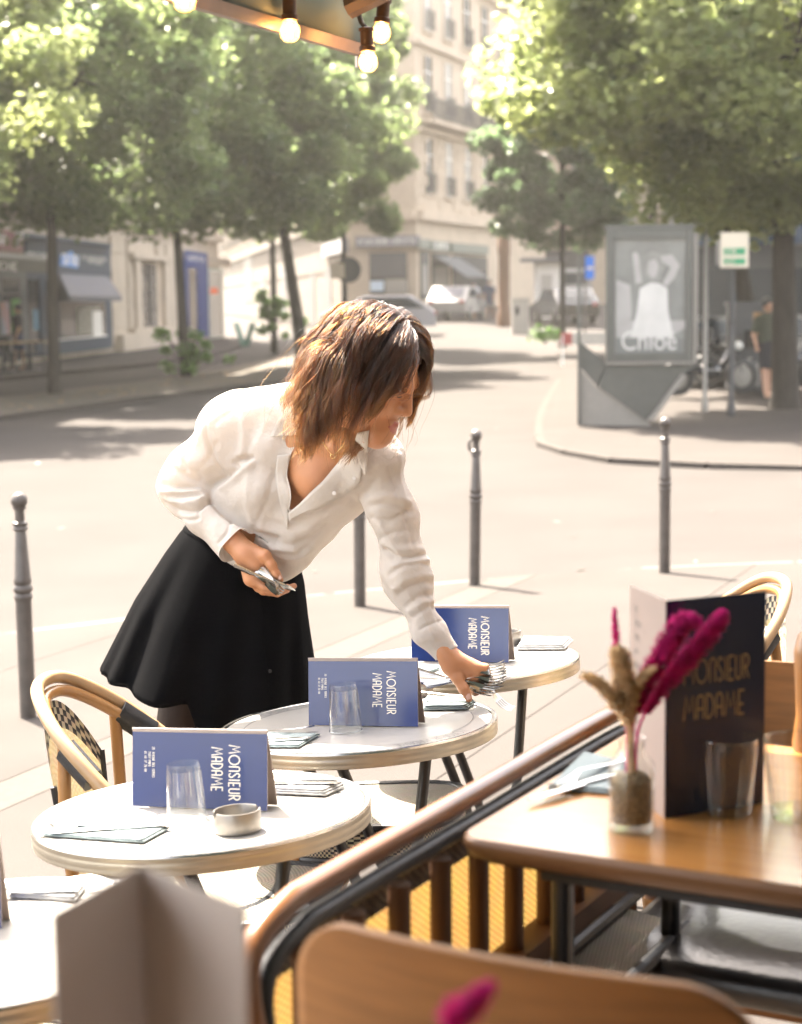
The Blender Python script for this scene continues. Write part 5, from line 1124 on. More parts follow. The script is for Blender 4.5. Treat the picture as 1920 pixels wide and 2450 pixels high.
# ------------------------------------------------------------------ vase with dried flowers
def vase(label, p, fill=True):
    t = thing('vase', label, 'vase', p, group='small glass vases'); r = .0285
    q = MB(); q.lathe([(r * .9, .0), (r, .004), (r, .074), (r * .93, .084), (r * .62, .094), (r * .55, .1), (r * .56, .110), (r * .64, .114)], 32, cap=False); q.lathe([(r * .9, .009), (r * .9, .073), (r * .54, .094), (r * .47, .112)], 32, cap=False); obj('body', q, M_gls, t)
    q = MB(); q.lathe([(.001, .0005), (r * .93, .0005), (r * .98, .005), (r * .95, .011), (.001, .011)], 30); obj('thick_base', q, M_glsb, t)
    q = MB(); q.lathe([(.001, .0115), (r * .86, .0115), (r * .88, .03), (r * .87, .062), (r * .6, .07), (.001, .072)], 24); obj('filling', q, mat('dried_moss', (.33, .23, .12), .95, noise=.6, nscale=220, bump=1.0, bscale=300), t); return t
def plume(label, P, r, m, seed, n=1500, hair=.006, name='dried_flower', cat='flower', group='magenta flower plumes'):
    P = cr(P, 8); t = thing(name, label, cat, P[0], group=group); q = MB(); k = len(P)
    q.tube([p for p in P], [.0018 + r * .35 * max(0, (i / k - .3)) * (1.2 - i / k) for i in range(k)], 6); obj('stem', q, m, t, world=True)
    rng = random.Random(seed); q = MB()
    for _ in range(n):
        u = .26 + .74 * rng.random() ** .85; i = min(int(u * (k - 1)), k - 2); c = P[i].lerp(P[i + 1], u * (k - 1) - i); ax = (P[i + 1] - P[i]).normalized(); a = Vector((rng.gauss(0, 1), rng.gauss(0, 1), rng.gauss(0, 1))); a = (a - ax * a.dot(ax)).normalized()
        rr = r * math.sin(math.pi * min(1, (u - .22) / .78 * .86 + .1)) ** .6 * (.5 + .5 * rng.random()); b = c + a * rr * .35; e = c + a * rr + ax * hair * rng.uniform(-.2, 1.2); w = ax.cross(a) * hair * .28
        q.poly([b - w, b + w, e + w * .6, e - w * .6])
    obj('bloom', q, m, t, world=True, smooth=False); return t
M_mag = mat('magenta_bloom', (.70, .025, .28), .85, noise=.45, nscale=40, col2=(.42, .012, .16), trans=.35, tgain=1.3); M_mag2 = mat('pink_bloom', (.75, .035, .32), .85, trans=.35); M_bei = mat('beige_dried_bloom', (.86, .68, .44), .9, noise=.3, nscale=40, trans=.3)
vp = onz(1511, 1985, WZ); vase('small glass vase of dried flowers on the oak table', vp); vt = vp + Vector((0, 0, .105)); Yv = vp.y
def pv(px, py, dy=0.0): return at(px, py, Yv + dy)
lo_ = vp + Vector((0, 0, .06))
plume('thin pink plume rising straight on the left of the vase', [lo_ + Vector((-.006, 0, 0)), pv(1500, 1740), pv(1482, 1600), pv(1474, 1520), pv(1471, 1462)], .0075, M_mag2, 1, 500)
plume('thick magenta plume leaning right, nearer the vase', [lo_, pv(1516, 1740), pv(1545, 1640), pv(1590, 1560), pv(1632, 1492), pv(1664, 1486)], .0195, M_mag, 2, 3200, .008)
plume('long magenta plume reaching furthest right before the navy menu', [lo_ + Vector((.006, .006, 0)), pv(1530, 1740, .01), pv(1590, 1640, .015), pv(1660, 1560, .02), pv(1710, 1500, .02), pv(1728, 1474, .02)], .0172, M_mag, 3, 3000, .008)
plume('upright beige dried bloom between the plumes', [lo_ + Vector((0, -.008, 0)), pv(1508, 1740, -.01), pv(1498, 1660, -.012), pv(1488, 1590, -.012), pv(1478, 1560, -.012)], .019, M_bei, 4, 2000, .008, group='beige dried blooms')
plume('pale beige spray drooping left of the vase', [lo_ + Vector((-.004, -.006, 0)), pv(1500, 1730, -.01), pv(1470, 1680, -.02), pv(1440, 1640, -.02), pv(1408, 1622, -.02)], .012, M_bei, 5, 360, .012, group='beige dried blooms')
plume('small beige spray right of the upright bloom', [lo_ + Vector((.004, -.006, 0)), pv(1512, 1730, -.01), pv(1520, 1660, -.012), pv(1540, 1620, -.012), pv(1556, 1606, -.012)], .010, M_bei, 6, 300, .010, group='beige dried blooms')
v2 = Vector((.05, 1.005, WZ)); vase('second glass vase in the near foreground below the frame', v2)
plume('blurred pink plume tip at the bottom edge', [v2 + Vector((0, 0, .06)), v2 + Vector((-.004, 0, .11)), at(1085, 2470, 1.02), at(1120, 2415, 1.02), at(1165, 2368, 1.02)], .012, M_mag2, 7, 1200)
# ------------------------------------------------------------------ upright tumblers, napkin and mill on the oak table
def tumbler(label, px, py, rb_, rt_, h):
    p = onz(px, py, WZ); t = thing('tumbler', label, 'glass', p, group='upright tumblers on the oak table')
    q = MB(); q.lathe([(rb_, .004), (rb_ * 1.02, .012), (rt_ * .98, h * .8), (rt_, h)], 36, cap=False); q.lathe([(rb_ * .9, .014), (rt_ * .94, h * .8), (rt_ * .965, h)], 36, cap=False); obj('wall', q, M_gls, t)
    q = MB(); q.lathe([(.001, .0005), (rb_ * .93, .0005), (rb_, .004), (rb_ * .98, .013), (.001, .013)], 30); obj('thick_base', q, M_glsb, t); q = MB(); q.tube([(rt_ * .985 * math.cos(a * .1745), rt_ * .985 * math.sin(a * .1745), h) for a in range(36)], .0011, 6, closed=True); obj('lip', q, M_glsb, t)
    for k in range(10):
        a = k * math.pi / 5; q = MB(); q.tube([(rb_ * 1.0 * math.cos(a), rb_ * 1.0 * math.sin(a), .014), (rt_ * .965 * math.cos(a), rt_ * .965 * math.sin(a), h * .8)], .0009, 4); obj('facet', q, M_glsb, t)
    return t
tumbler('empty tumbler standing before the tall navy menu', 1740, 1945, .030, .0375, .096); tumbler('empty tumbler cut by the right edge', 1915, 1958, .036, .046, .099)
P = [onz(*c, WZ + .001) for c in ((1312, 1890), (1462, 1902), (1500, 1830), (1398, 1806))]; c0 = sum(P, Vector()) / 4; t = thing('napkin', 'grey blue napkin on the oak table left of the vase', 'napkin', c0)
for k in range(2):
    q = MB(); q.poly([c0 + (p - c0) * (1 - .06 * k) + Vector((0, 0, .002 + k * .003)) for p in P]); obj('fold', q, M_napd, t, world=True, smooth=False, solid=.003)
Z = Vector((0, 0, 1))
place('fork', 'fork on the grey blue napkin of the oak table', 'fork', fork_mesh(.18), onz(1490, 1822, WZ + .006), onz(1335, 1885, WZ + .006), M_cut, 0, gc, Z); place('knife', 'knife on the grey blue napkin of the oak table', 'knife', knife_mesh(.19), onz(1500, 1850, WZ + .006), onz(1350, 1892, WZ + .006), M_cut, 0, gc, Z)
p = onz(1937, 1795, WZ); t = thing('pepper_mill', 'wooden mill with metal knob at the right edge', 'pepper mill', p); q = MB(); q.lathe([(.001, 0), (.022, 0), (.024, .01), (.019, .05), (.022, .11), (.0235, .14), (.018, .165), (.010, .172)], 24); obj('body', q, M_rat, t); q = MB(); q.lathe([(.007, .172), (.009, .178), (.006, .186), (.001, .188)], 16); obj('knob', q, M_cutw, t)
# ------------------------------------------------------------------ awning over the terrace with its string of bulbs
A0 = at(462, 16, 2.816); A1 = at(862, 133, 3.384); ad = Vector((A1.x - A0.x, A1.y - A0.y, 0)).normalized(); az = (A0.z + A1.z) / 2; an_ = Vector((ad.y, -ad.x, 0))   # towards the cafe
Ae = Vector((A1.x, A1.y, az)); As = Ae - ad * 5.2
t = thing('awning', 'sea green awning over the terrace with a metal front bar', 'awning', Ae)
M_teal = mat('sea_green_cloth', (.19, .235, .225), .8, noise=.1, nscale=4, trans=.4); M_bar = mat('brown_metal_bar', (.19, .135, .10), .45, metal=.3, noise=.2, nscale=20)  # front bar's brown stands for reflections on aluminium
off = Vector((.008, 0, .13)) * 2.6
q = MB(); n = 40; q.grid([[As.lerp(Ae, j / n) + Vector((0, 0, .022)) + (off * (i / 6)) for j in range(n + 1)] for i in range(7)]); obj('valance', q, M_teal, t, world=True, solid=.003)
q = MB(); d3 = Ae - As; q.box((As + Ae) / 2 + Vector((0, 0, .010)), (.014, d3.length, .022), Matrix.Rotation(yaw(ad), 3, 'Z'), bev=.006); obj('front_bar', q, M_bar, t, world=True, smooth=False)
q = MB(); q.box(Ae + ad * .012 + Vector((0, 0, .0)), (.03, .02, .04), Matrix.Rotation(yaw(ad), 3, 'Z'), bev=.008); obj('bar_cap', q, M_steel_l, t, world=True, smooth=False)
q = MB(); top = [As + off + Vector((0, 0, .022)), Ae + off + Vector((0, 0, .022))]; q.grid([[top[0].lerp(top[1], j / 12) + an_ * (3.0 * i / 6) + Vector((0, 0, .62 * i / 6 - .05 * math.sin(math.pi * i / 6))) for j in range(13)] for i in range(7)]); obj('canopy', q, M_teal, t, world=True, solid=.003)
for k in range(4):
    a = As.lerp(Ae, .1 + k * .29); q = MB(); q.tube([a + Vector((0, 0, .06)) + an_ * .05, a + an_ * 1.4 + Vector((0, 0, .55)), a + an_ * 2.9 + Vector((0, 0, .62))], .02, 8); obj('arm', q, M_bar, t, world=True)
M_sock = mat('brown_socket', (.10, .05, .022), .5, noise=.2, nscale=40); M_cable = mat('brown_cable', (.05, .04, .035), .6)
M_fil = mat('glowing_filament', (1, .7, .35), .5, emit=(1.0, .52, .18), estr=40.0); M_bulb = thin_glass('amber_bulb_glass', (1.0, .95, .84), .03, 1.4)
nt = M_bulb.node_tree; tr_ = nt.nodes.new('ShaderNodeBsdfTranslucent'); tr_.inputs[0].default_value = (1.0, .72, .40, 1); mx_ = nt.nodes.new('ShaderNodeMixShader'); mx_.inputs[0].default_value = .22; o_ = nt.nodes['Material Output']; src_ = o_.inputs['Surface'].links[0].from_socket
nt.links.new(src_, mx_.inputs[1]); nt.links.new(tr_.outputs[0], mx_.inputs[2]); nt.links.new(mx_.outputs[0], o_.inputs['Surface'])
def bulb(label, px, py, Y, lean=(0, 0)):
    c = at(px, py, Y); t = thing('light_bulb', label, 'light bulb', c, group='glowing bulbs hanging from the awning', rot=Matrix.Rotation(R(lean[0]), 3, 'Y'))
    S_ = .86; q = MB(); q.lathe([(r_ * S_, z_ * S_) for r_, z_ in [(.001, -.021), (.010, -.0195), (.017, -.013), (.020, -.002), (.0185, .008), (.013, .018), (.0115, .024)]], 24, cap=False); obj('globe', q, M_bulb, t)
    q = MB(); q.tube([(0, 0, -.010), (0, 0, .011)], .0036, 8); obj('filament', q, M_fil, t)
    q = MB(); q.lathe([(.0108, .017), (.0142, .018), (.0142, .026), (.0116, .028), (.0116, .052), (.0138, .053), (.0138, .058), (.007, .06)], 20); obj('socket', q, M_sock, t); return t
bulb('glowing bulb cut by the top edge at the left end of the string', 442, -2, 2.76); bulb('glowing bulb hanging alone at the middle of the awning bar', 694, 74, 3.06); bulb('higher of the two glowing bulbs at the awning end', 912, 78, 3.28, (6, 0)); bulb('lowest glowing bulb at the awning end', 881, 147, 3.24, (-2, 0))
def cable(label, P, r): q = MB(); q.tube(cr(P, 6), r, 8); o = obj('cable', q, M_cable); return tag(o, label, 'cable')
cable('brown cable looping down to the lowest bulb', [at(852, -60, 3.270), at(856, 10, 3.270), at(864, 50, 3.261), at(876, 66, 3.245), at(880, 85, 3.245)], .0046)
cable('dark cable running above the awning bar from bulb to bulb', [at(380, -150, 2.729), at(442, -82, 2.771), at(560, -70, 2.912), at(690, -8, 3.062), at(760, -70, 3.162), at(850, -70, 3.261), at(906, -2, 3.278), at(930, -60, 3.295)], .005)
# ------------------------------------------------------------------ the woman: implicit surfaces turned into meshes
def surfnet(F, o, h):
    """naive surface nets on a grid of distances (negative inside)"""
    S = F < 0; nx, ny, nz = F.shape
    cs = np.zeros((nx - 1, ny - 1, nz - 1), np.int8)
    for dx in (0, 1):
        for dy in (0, 1):
            for dz in (0, 1): cs += S[dx:nx - 1 + dx, dy:ny - 1 + dy, dz:nz - 1 + dz]
    act = (cs > 0) & (cs < 8); ids = np.argwhere(act); idx = -np.ones(act.shape, np.int32); idx[act] = np.arange(len(ids))
    acc = np.zeros((len(ids), 3)); cnt = np.zeros(len(ids)); I, J, K = ids.T
    corner = [(a, b, c) for a in (0, 1) for b in (0, 1) for c in (0, 1)]
    for p in corner:
        for ax in range(3):
            if p[ax]: continue
            q = list(p); q[ax] = 1
            f0 = F[I + p[0], J + p[1], K + p[2]]; f1 = F[I + q[0], J + q[1], K + q[2]]; m = (f0 < 0) != (f1 < 0)
            t = f0[m] / (f0[m] - f1[m]); P = np.tile(np.array(p, float), (m.sum(), 1)); P[:, ax] = t; acc[m] += P; cnt[m] += 1
    V = (ids + acc / cnt[:, None]) * h + np.array(o); Q = []
    for ax in range(3):
        b, c = (ax + 1) % 3, (ax + 2) % 3; sl0 = [slice(None)] * 3; sl1 = [slice(None)] * 3; sl0[ax] = slice(0, -1); sl1[ax] = slice(1, None)
        A, Bq = S[tuple(sl0)], S[tuple(sl1)]; e = np.argwhere(A != Bq); e = e[(e[:, b] > 0) & (e[:, c] > 0)]
        lim = np.array(act.shape); e = e[(e[:, ax] < lim[ax]) & (e[:, b] < lim[b]) & (e[:, c] < lim[c])]
        def at_(db, dc): g = e.copy(); g[:, b] -= db; g[:, c] -= dc; return idx[g[:, 0], g[:, 1], g[:, 2]]
        q = np.stack([at_(1, 1), at_(0, 1), at_(0, 0), at_(1, 0)], 1); flip = ~A[e[:, 0], e[:, 1], e[:, 2]]; q[flip] = q[flip][:, ::-1]; Q.append(q)
    Q = np.concatenate(Q); return V, Q[(Q >= 0).all(1)]
def cap_(a, b, r1, r2, k=.02): return ('c', np.array(a, float), np.array(b, float), r1, r2, k)
def ell_(c, M, r, k=.02): return ('e', np.array(c, float), np.array(M, float), np.array(r, float), 0, k)
def field(prims, lo, hi, h, subs=()):
    lo = np.array(lo); n = np.ceil((np.array(hi) - lo) / h).astype(int) + 1; F = np.full(n, .2, np.float32)
    ax = [lo[i] + h * np.arange(n[i]) for i in range(3)]
    def run(p, sub):
        kind, a, b, r1, r2, k = p
        if kind == 'c': mn = np.minimum(a - r1, b - r2) - .05; mx = np.maximum(a + r1, b + r2) + .05
        else: mn = a - r1.max() - .05; mx = a + r1.max() + .05
        s = [slice(max(0, np.searchsorted(ax[i], mn[i]) - 1), min(n[i], np.searchsorted(ax[i], mx[i]) + 1)) for i in range(3)]
        if any(q.stop <= q.start for q in s): return
        X = np.stack(np.meshgrid(*[ax[i][s[i]] for i in range(3)], indexing='ij'), -1)
        if kind == 'c':
            d = b - a; L = max(d @ d, 1e-12); t = np.clip(((X - a) @ d) / L, 0, 1); D = np.linalg.norm(X - a - t[..., None] * d, axis=-1) - (r1 + (r2 - r1) * t)
        else:
            Y = (X - a) @ b.T; k0 = np.linalg.norm(Y / r1, axis=-1); k1 = np.linalg.norm(Y / (r1 * r1), axis=-1); D = k0 * (k0 - 1) / np.maximum(k1, 1e-9)
        G = F[tuple(s)]
        if sub: D = -D; hh = np.clip(.5 - .5 * (G - D) / k, 0, 1); F[tuple(s)] = G + (D - G) * hh + k * hh * (1 - hh)
        else: hh = np.clip(.5 + .5 * (G - D) / k, 0, 1); F[tuple(s)] = G + (D - G) * hh - k * hh * (1 - hh)
    for p in prims: run(p, False)
    for p in subs: run(p, True)
    return F, lo
def vnorm(V, Q):
    n = np.zeros_like(V); a = V[Q[:, 2]] - V[Q[:, 0]]; b = V[Q[:, 3]] - V[Q[:, 1]]; c = np.cross(a, b)
    for j in range(4): np.add.at(n, Q[:, j], c)
    return n / (np.linalg.norm(n, axis=1)[:, None] + 1e-12)
def relax(V, Q, it=2, lam=.5):
    for _ in range(it):
        s = np.zeros_like(V); c = np.zeros(len(V))
        for j in range(4): np.add.at(s, Q[:, j], V[Q[:, (j + 1) % 4]] + V[Q[:, j - 1]]); np.add.at(c, Q[:, j], 2)
        V = V + lam * (s / np.maximum(c, 1)[:, None] - V)
    return V
def W(px, py, Y): return np.array(at(px, py, Y))
def bounds(prims, pad=.03):
    lo = np.min([np.minimum(p[1] - p[3], p[2] - p[4]) if p[0] == 'c' else p[1] - p[3].max() for p in prims], 0) - pad
    hi = np.max([np.maximum(p[1] + p[3], p[2] + p[4]) if p[0] == 'c' else p[1] + p[3].max() for p in prims], 0) + pad; return lo, hi
WB = Vector((-.42, 4.26, pz(-.42, 4.26)))
wo_ = thing('person', 'woman with wavy brown bob, white shirt and black skirt leaning over the bistro tables', 'person', WB)
HS = 1.06
HC = W(890, 884, 3.66); Fh = np.array([.80, -.38, -.46]); Fh /= np.linalg.norm(Fh); Uh = np.array([.42, -.10, .88]); Uh -= Fh * (Uh @ Fh); Uh /= np.linalg.norm(Uh); Rh = np.cross(Fh, Uh); HM = np.stack([Rh, Fh, Uh])
def hl(x, y, z): return HC + HS * (Rh * x + Fh * y + Uh * z)
def hr(*r): return tuple(HS * q for q in r)
# ---- body
SA, SB, NB = (562, 1018, 4.07), (905, 1095, 3.88), (786, 1000, 3.93)
body = [
    cap_(W(640, 1165, 4.16), W(740, 1055, 4.03), .118, .105, .05), cap_(W(580, 1380, 4.29), W(640, 1200, 4.19), .10, .10, .06),
    cap_(W(*SA), W(*SB), .048, .044, .05), cap_(W(640, 1135, 4.06), W(650, 1150, 4.05), .068, .068, .035), cap_(W(772, 1130, 3.97), W(772, 1140, 3.96), .066, .066, .035),
    cap_(W(792, 1015, 3.955), W(845, 945, 3.75), .050, .050, .03), cap_(W(600, 1012, 4.05), W(775, 985, 3.95), .04, .043, .04), cap_(W(890, 1080, 3.9), W(825, 1010, 3.9), .04, .04, .04),
    cap_(W(770, 1062, 3.895), W(650, 1030, 3.98), .013, .012, .02), cap_(W(800, 1072, 3.88), W(880, 1082, 3.87), .013, .012, .02),
    cap_(W(560, 1025, 4.07), W(458, 1160, 4.11), .040, .030, .03), cap_(W(458, 1162, 4.11), W(560, 1296, 3.99), .030, .022, .03),
    cap_(W(908, 1100, 3.88), W(972, 1385, 3.905), .034, .028, .03), cap_(W(972, 1385, 3.905), W(1066, 1560, 3.872), .028, .018, .03),
    cap_(W(500, 1450, 4.27), W(395, 1915, 4.22), .082, .046, .04), cap_(W(610, 1470, 4.27), W(600, 1915, 4.2), .082, .046, .04)]
gz = pz(-.42, 4.26)
knee = [W(395, 1915, 4.22), W(600, 1915, 4.2)]; ank = [np.array([knee[0][0] - .01, 4.30, gz + .09]), np.array([knee[1][0] + .01, 4.26, gz + .09])]
for kn, an in zip(knee, ank): body += [cap_(kn, kn * .55 + an * .45 + np.array([0, .02, 0]), .046, .048, .03), cap_(kn * .55 + an * .45 + np.array([0, .02, 0]), an, .046, .028, .03), cap_(an, an + np.array([.03, -.15, -.055]), .028, .022, .02)]
head = [ell_(hl(0, -.012, .028), HM, hr(.074, .094, .088), .02), ell_(hl(0, .030, -.045), HM, hr(.054, .060, .078), .03), cap_(hl(0, .068, -.100), hl(0, .070, -.104), HS * .021, HS * .021, .02),
        cap_(hl(0, .084, .006), hl(0, .105, -.036), HS * .0085, HS * .0098, .012), cap_(hl(-.012, .094, -.042), hl(.012, .094, -.042), HS * .0085, HS * .0085, .008),
        cap_(hl(-.034, .074, .012), hl(.034, .074, .012), HS * .015, HS * .015, .016), cap_(hl(-.040, .062, -.038), hl(-.044, .052, -.036), HS * .026, HS * .024, .02), cap_(hl(.040, .062, -.038), hl(.044, .052, -.036), HS * .026, HS * .024, .02),
        cap_(hl(-.015, .0895, -.0705), hl(.015, .0895, -.0705), HS * .0062, HS * .0062, .006), cap_(hl(0, .093, -.070), hl(0, .0935, -.070), HS * .0068, HS * .0068, .006), cap_(hl(-.012, .088, -.0815), hl(.012, .088, -.0815), HS * .0078, HS * .0078, .006),
        cap_(hl(-.046, .025, -.075), hl(0, .068, -.100), HS * .020, HS * .020, .03), cap_(hl(.046, .025, -.075), hl(0, .068, -.100), HS * .020, HS * .020, .03), cap_(hl(0, -.03, -.05), hl(0, -.045, -.10), HS * .052, HS * .048, .03)]
for sx in (-1, 1): head += [ell_(hl(sx * .031, .076, -.010), HM, hr(.0145, .012, .010), .006), ell_(hl(sx * .075, -.005, -.012), HM, hr(.010, .020, .030), .006)]
hsub = [cap_(hl(-.024, .098, -.0765), hl(.024, .098, -.0765), HS * .0022, HS * .0022, .003), cap_(hl(-.0075, .1025, -.0515), hl(-.0075, .099, -.045), HS * .0034, HS * .0034, .003), cap_(hl(.0075, .1025, -.0515), hl(.0075, .099, -.045), HS * .0034, HS * .0034, .003),
        cap_(hl(-.030, .102, -.004), hl(-.034, .100, -.004), HS * .012, HS * .011, .014), cap_(hl(.030, .102, -.004), hl(.034, .100, -.004), HS * .012, HS * .011, .014)]
h = .0042; allp = body + head; lo, hi = bounds(allp); F_, o_ = field(allp, lo, hi, h, hsub); Vb, Qb = surfnet(F_, o_, h); Vb = relax(Vb, Qb, 2, .4)
del F_
def hand_mesh(prims, h=.0019): lo, hi = bounds(prims, .012); F_, o_ = field(prims, lo, hi, h); V, Q = surfnet(F_, o_, h); return relax(V, Q, 2, .35), Q
def chain(P, R_, k=.004):
    P = [W(*p) for p in P]; return [cap_(a, b, r, s, k) for a, b, r, s in zip(P, P[1:], R_, R_[1:])]
hA = chain([(520, 1262, 4.03), (560, 1296, 3.985), (592, 1330, 3.970)], [.024, .0245, .027], .012) + chain([(588, 1324, 3.972), (612, 1350, 3.965), (608, 1384, 3.968)], [.026, .0235, .021], .012) + chain([(592, 1340, 3.985), (600, 1385, 3.985)], [.02, .017], .012)
hA += chain([(606, 1322, 3.965), (634, 1330, 3.950), (650, 1352, 3.943), (661, 1375, 3.941), (671, 1388, 3.941)], [.019, .0135, .0105, .0098, .0074], .007)
hA += chain([(606, 1384, 3.958), (632, 1404, 3.950), (664, 1411, 3.946), (688, 1404, 3.944)], [.0115, .0098, .0084, .0066], .0045) + chain([(604, 1390, 3.972), (636, 1412, 3.966), (676, 1413, 3.962), (704, 1402, 3.960)], [.0115, .0098, .0084, .0066], .0045)
hA += chain([(600, 1390, 3.988), (630, 1414, 3.984), (664, 1420, 3.982), (688, 1412, 3.980)], [.0105, .0092, .008, .0062], .0045) + chain([(594, 1384, 4.0), (618, 1408, 4.0), (644, 1418, 4.0), (662, 1414, 4.0)], [.0095, .0082, .007, .0055], .0045)
hB = chain([(1030, 1495, 3.875), (1068, 1562, 3.868), (1084, 1586, 3.866)], [.019, .021, .024], .012) + chain([(1082, 1580, 3.868), (1138, 1604, 3.868)], [.024, .0215], .014) + chain([(1084, 1596, 3.872), (1130, 1622, 3.880)], [.022, .018], .014)
hB += chain([(1080, 1596, 3.862), (1094, 1622, 3.850), (1110, 1648, 3.842), (1122, 1672, 3.842)], [.017, .0125, .0112, .0080], .007)
hB += chain([(1138, 1598, 3.862), (1160, 1600, 3.862), (1170, 1626, 3.882), (1152, 1654, 3.884)], [.0125, .0112, .0098, .0085], .005) + chain([(1132, 1606, 3.872), (1152, 1612, 3.884), (1158, 1642, 3.898), (1138, 1658, 3.896)], [.0125, .0112, .0096, .0078], .005)
hB += chain([(1126, 1614, 3.882), (1142, 1622, 3.896), (1146, 1648, 3.908), (1128, 1656, 3.904)], [.0115, .0100, .0086, .0068], .005) + chain([(1116, 1618, 3.89), (1130, 1630, 3.904), (1130, 1650, 3.912), (1118, 1654, 3.908)], [.0105, .0088, .0074, .006], .005)
parts_ = [(Vb, Qb), hand_mesh(hA), hand_mesh(hB)]
# cut the body's own forearm ends (the finer hands take over inside the cuffs)
off_ = 0; VV = []; QQ = []
for V, Q in parts_: VV.append(V); QQ.append(Q + off_); off_ += len(V)
Vp, Qp = np.concatenate(VV), np.concatenate(QQ)
mi = np.zeros(len(Qp), int); fc = Vp[Qp].mean(1); loc = (fc - HC) @ HM.T / HS
lip = (np.abs(loc[:, 0]) < .021) & (loc[:, 1] > .083) & (np.abs(loc[:, 2] + .0765 - .0015) < .0115 - .012 * (np.abs(loc[:, 0]) / .021) ** 2 * .8); mi[lip] = 1
M_skin = mat('warm_skin', (.46, .215, .105), .45, noise=.10, nscale=30, sub=.2, bump=.06, bscale=420, spec=.45); M_lip = mat('rose_lips', (.36, .11, .085), .35, sub=.2)
wl = np.array(WB)
bodyo = npmesh('body', Vp - wl, Qp, [M_skin, M_lip], wo_, mi=mi)
# fingernails
def nail(px, py, Y, dpx, dpy, s=.0052):
    c = at(px, py, Y); d = (at(px + dpx, py + dpy, Y) - c).normalized(); n = (CP - c).normalized(); x = d.cross(n).normalized(); n = x.cross(d); q = MB()
    q.grid([[c + x * (u * s) + d * (v * s * 1.25) + n * (.0012 - .0016 * u * u - .0008 * v * v) for u in (-1, -.5, 0, .5, 1)] for v in (-1, -.4, .3, 1)]); obj('fingernail', q, mat('nail', (.66, .42, .34), .25), wo_, world=True)
nail(1121, 1667, 3.833, .3, 1); nail(668, 1381, 3.9325, .6, 1, .0046)
q = MB(); q.tube([Vector(hl(.022 + .018 * t_, .0885 - .010 * t_ * t_, -.012 - .003 * math.sin(3.1 * t_))) for t_ in [i / 6 for i in range(7)]], [.0006, .0011, .0013, .0013, .0011, .0009, .0005], 5); obj('eyelash', q, M_dark, wo_, world=True)
# ---- tights and shoes
legs = [cap_(W(500, 1450, 4.27), knee[0], .085, .049, .04), cap_(W(610, 1470, 4.27), knee[1], .085, .049, .04)]
for kn, an in zip(knee, ank): legs += [cap_(kn, kn * .55 + an * .45 + np.array([0, .02, 0]), .049, .051, .03), cap_(kn * .55 + an * .45 + np.array([0, .02, 0]), an, .049, .031, .03)]
lo, hi = bounds(legs); F_, o_ = field(legs, lo, hi, .008); V, Q = surfnet(F_, o_, .008); npmesh('tights', relax(V, Q, 2) - wl, Q, mat('brown_tights', (.020, .0095, .006), .6, spec=.2, sheen=.0, noise=.1, nscale=12), wo_)
for an in ank:
    pr = [cap_(an + np.array([0, .01, -.03]), an + np.array([.02, -.13, -.06]), .036, .032, .02), cap_(an + np.array([0, .03, -.05]), an + np.array([0, .03, -.06]), .033, .033, .02)]
    lo, hi = bounds(pr); F_, o_ = field(pr, lo, hi, .006); V, Q = surfnet(F_, o_, .006); V[:, 2] = np.maximum(V[:, 2], gz + .002); npmesh('shoe', V - wl, Q, M_leather, wo_)
# ---- shirt
shirt = [cap_(W(632, 1195, 4.14), W(715, 1075, 4.05), .150, .118, .05), cap_(W(600, 1290, 4.23), W(650, 1200, 4.15), .100, .138, .05), cap_(W(640, 1130, 4.055), W(650, 1155, 4.045), .084, .088, .04), cap_(W(770, 1125, 3.965), W(775, 1145, 3.955), .080, .080, .04),
         cap_(W(800, 1148, 4.0), W(690, 1305, 4.06), .098, .060, .05), cap_(W(660, 1255, 4.09), W(676, 1366, 4.04), .085, .022, .05),
         cap_(W(*SA), W(742, 974, 3.955), .076, .054, .04), cap_(W(905, 1098, 3.885), W(828, 1022, 3.90), .054, .054, .04), cap_(W(600, 1040, 4.08), W(880, 1100, 3.93), .075, .062, .05),
         cap_(W(*SA), W(458, 1158, 4.11), .077, .064, .03), cap_(W(458, 1164, 4.11), W(500, 1232, 4.05), .0635, .055, .025), cap_(W(500, 1232, 4.05), W(574, 1318, 3.98), .055, .043, .02),
         cap_(W(905, 1098, 3.885), W(934, 1200, 3.89), .056, .051, .03), cap_(W(934, 1200, 3.89), W(972, 1385, 3.905), .051, .052, .03), cap_(W(972, 1385, 3.905), W(1026, 1500, 3.885), .052, .038, .03), cap_(W(1026, 1500, 3.885), W(1078, 1578, 3.87), .038, .0315, .02)]
h = .0034; lo, hi = bounds(shirt); F_, o_ = field(shirt, lo, hi, h); Vs, Qs = surfnet(F_, o_, h); Vs = relax(Vs, Qs, 3, .5); Ns = vnorm(Vs, Qs); del F_
def pdist(P, L):
    L = np.array(L, float); D = np.full(len(P), 1e9)
    for a, b in zip(L, L[1:]):
        d = b - a; t = np.clip(((P - a) @ d) / max(d @ d, 1e-9), 0, 1); D = np.minimum(D, np.linalg.norm(P - a - t[:, None] * d, axis=1))
    return D
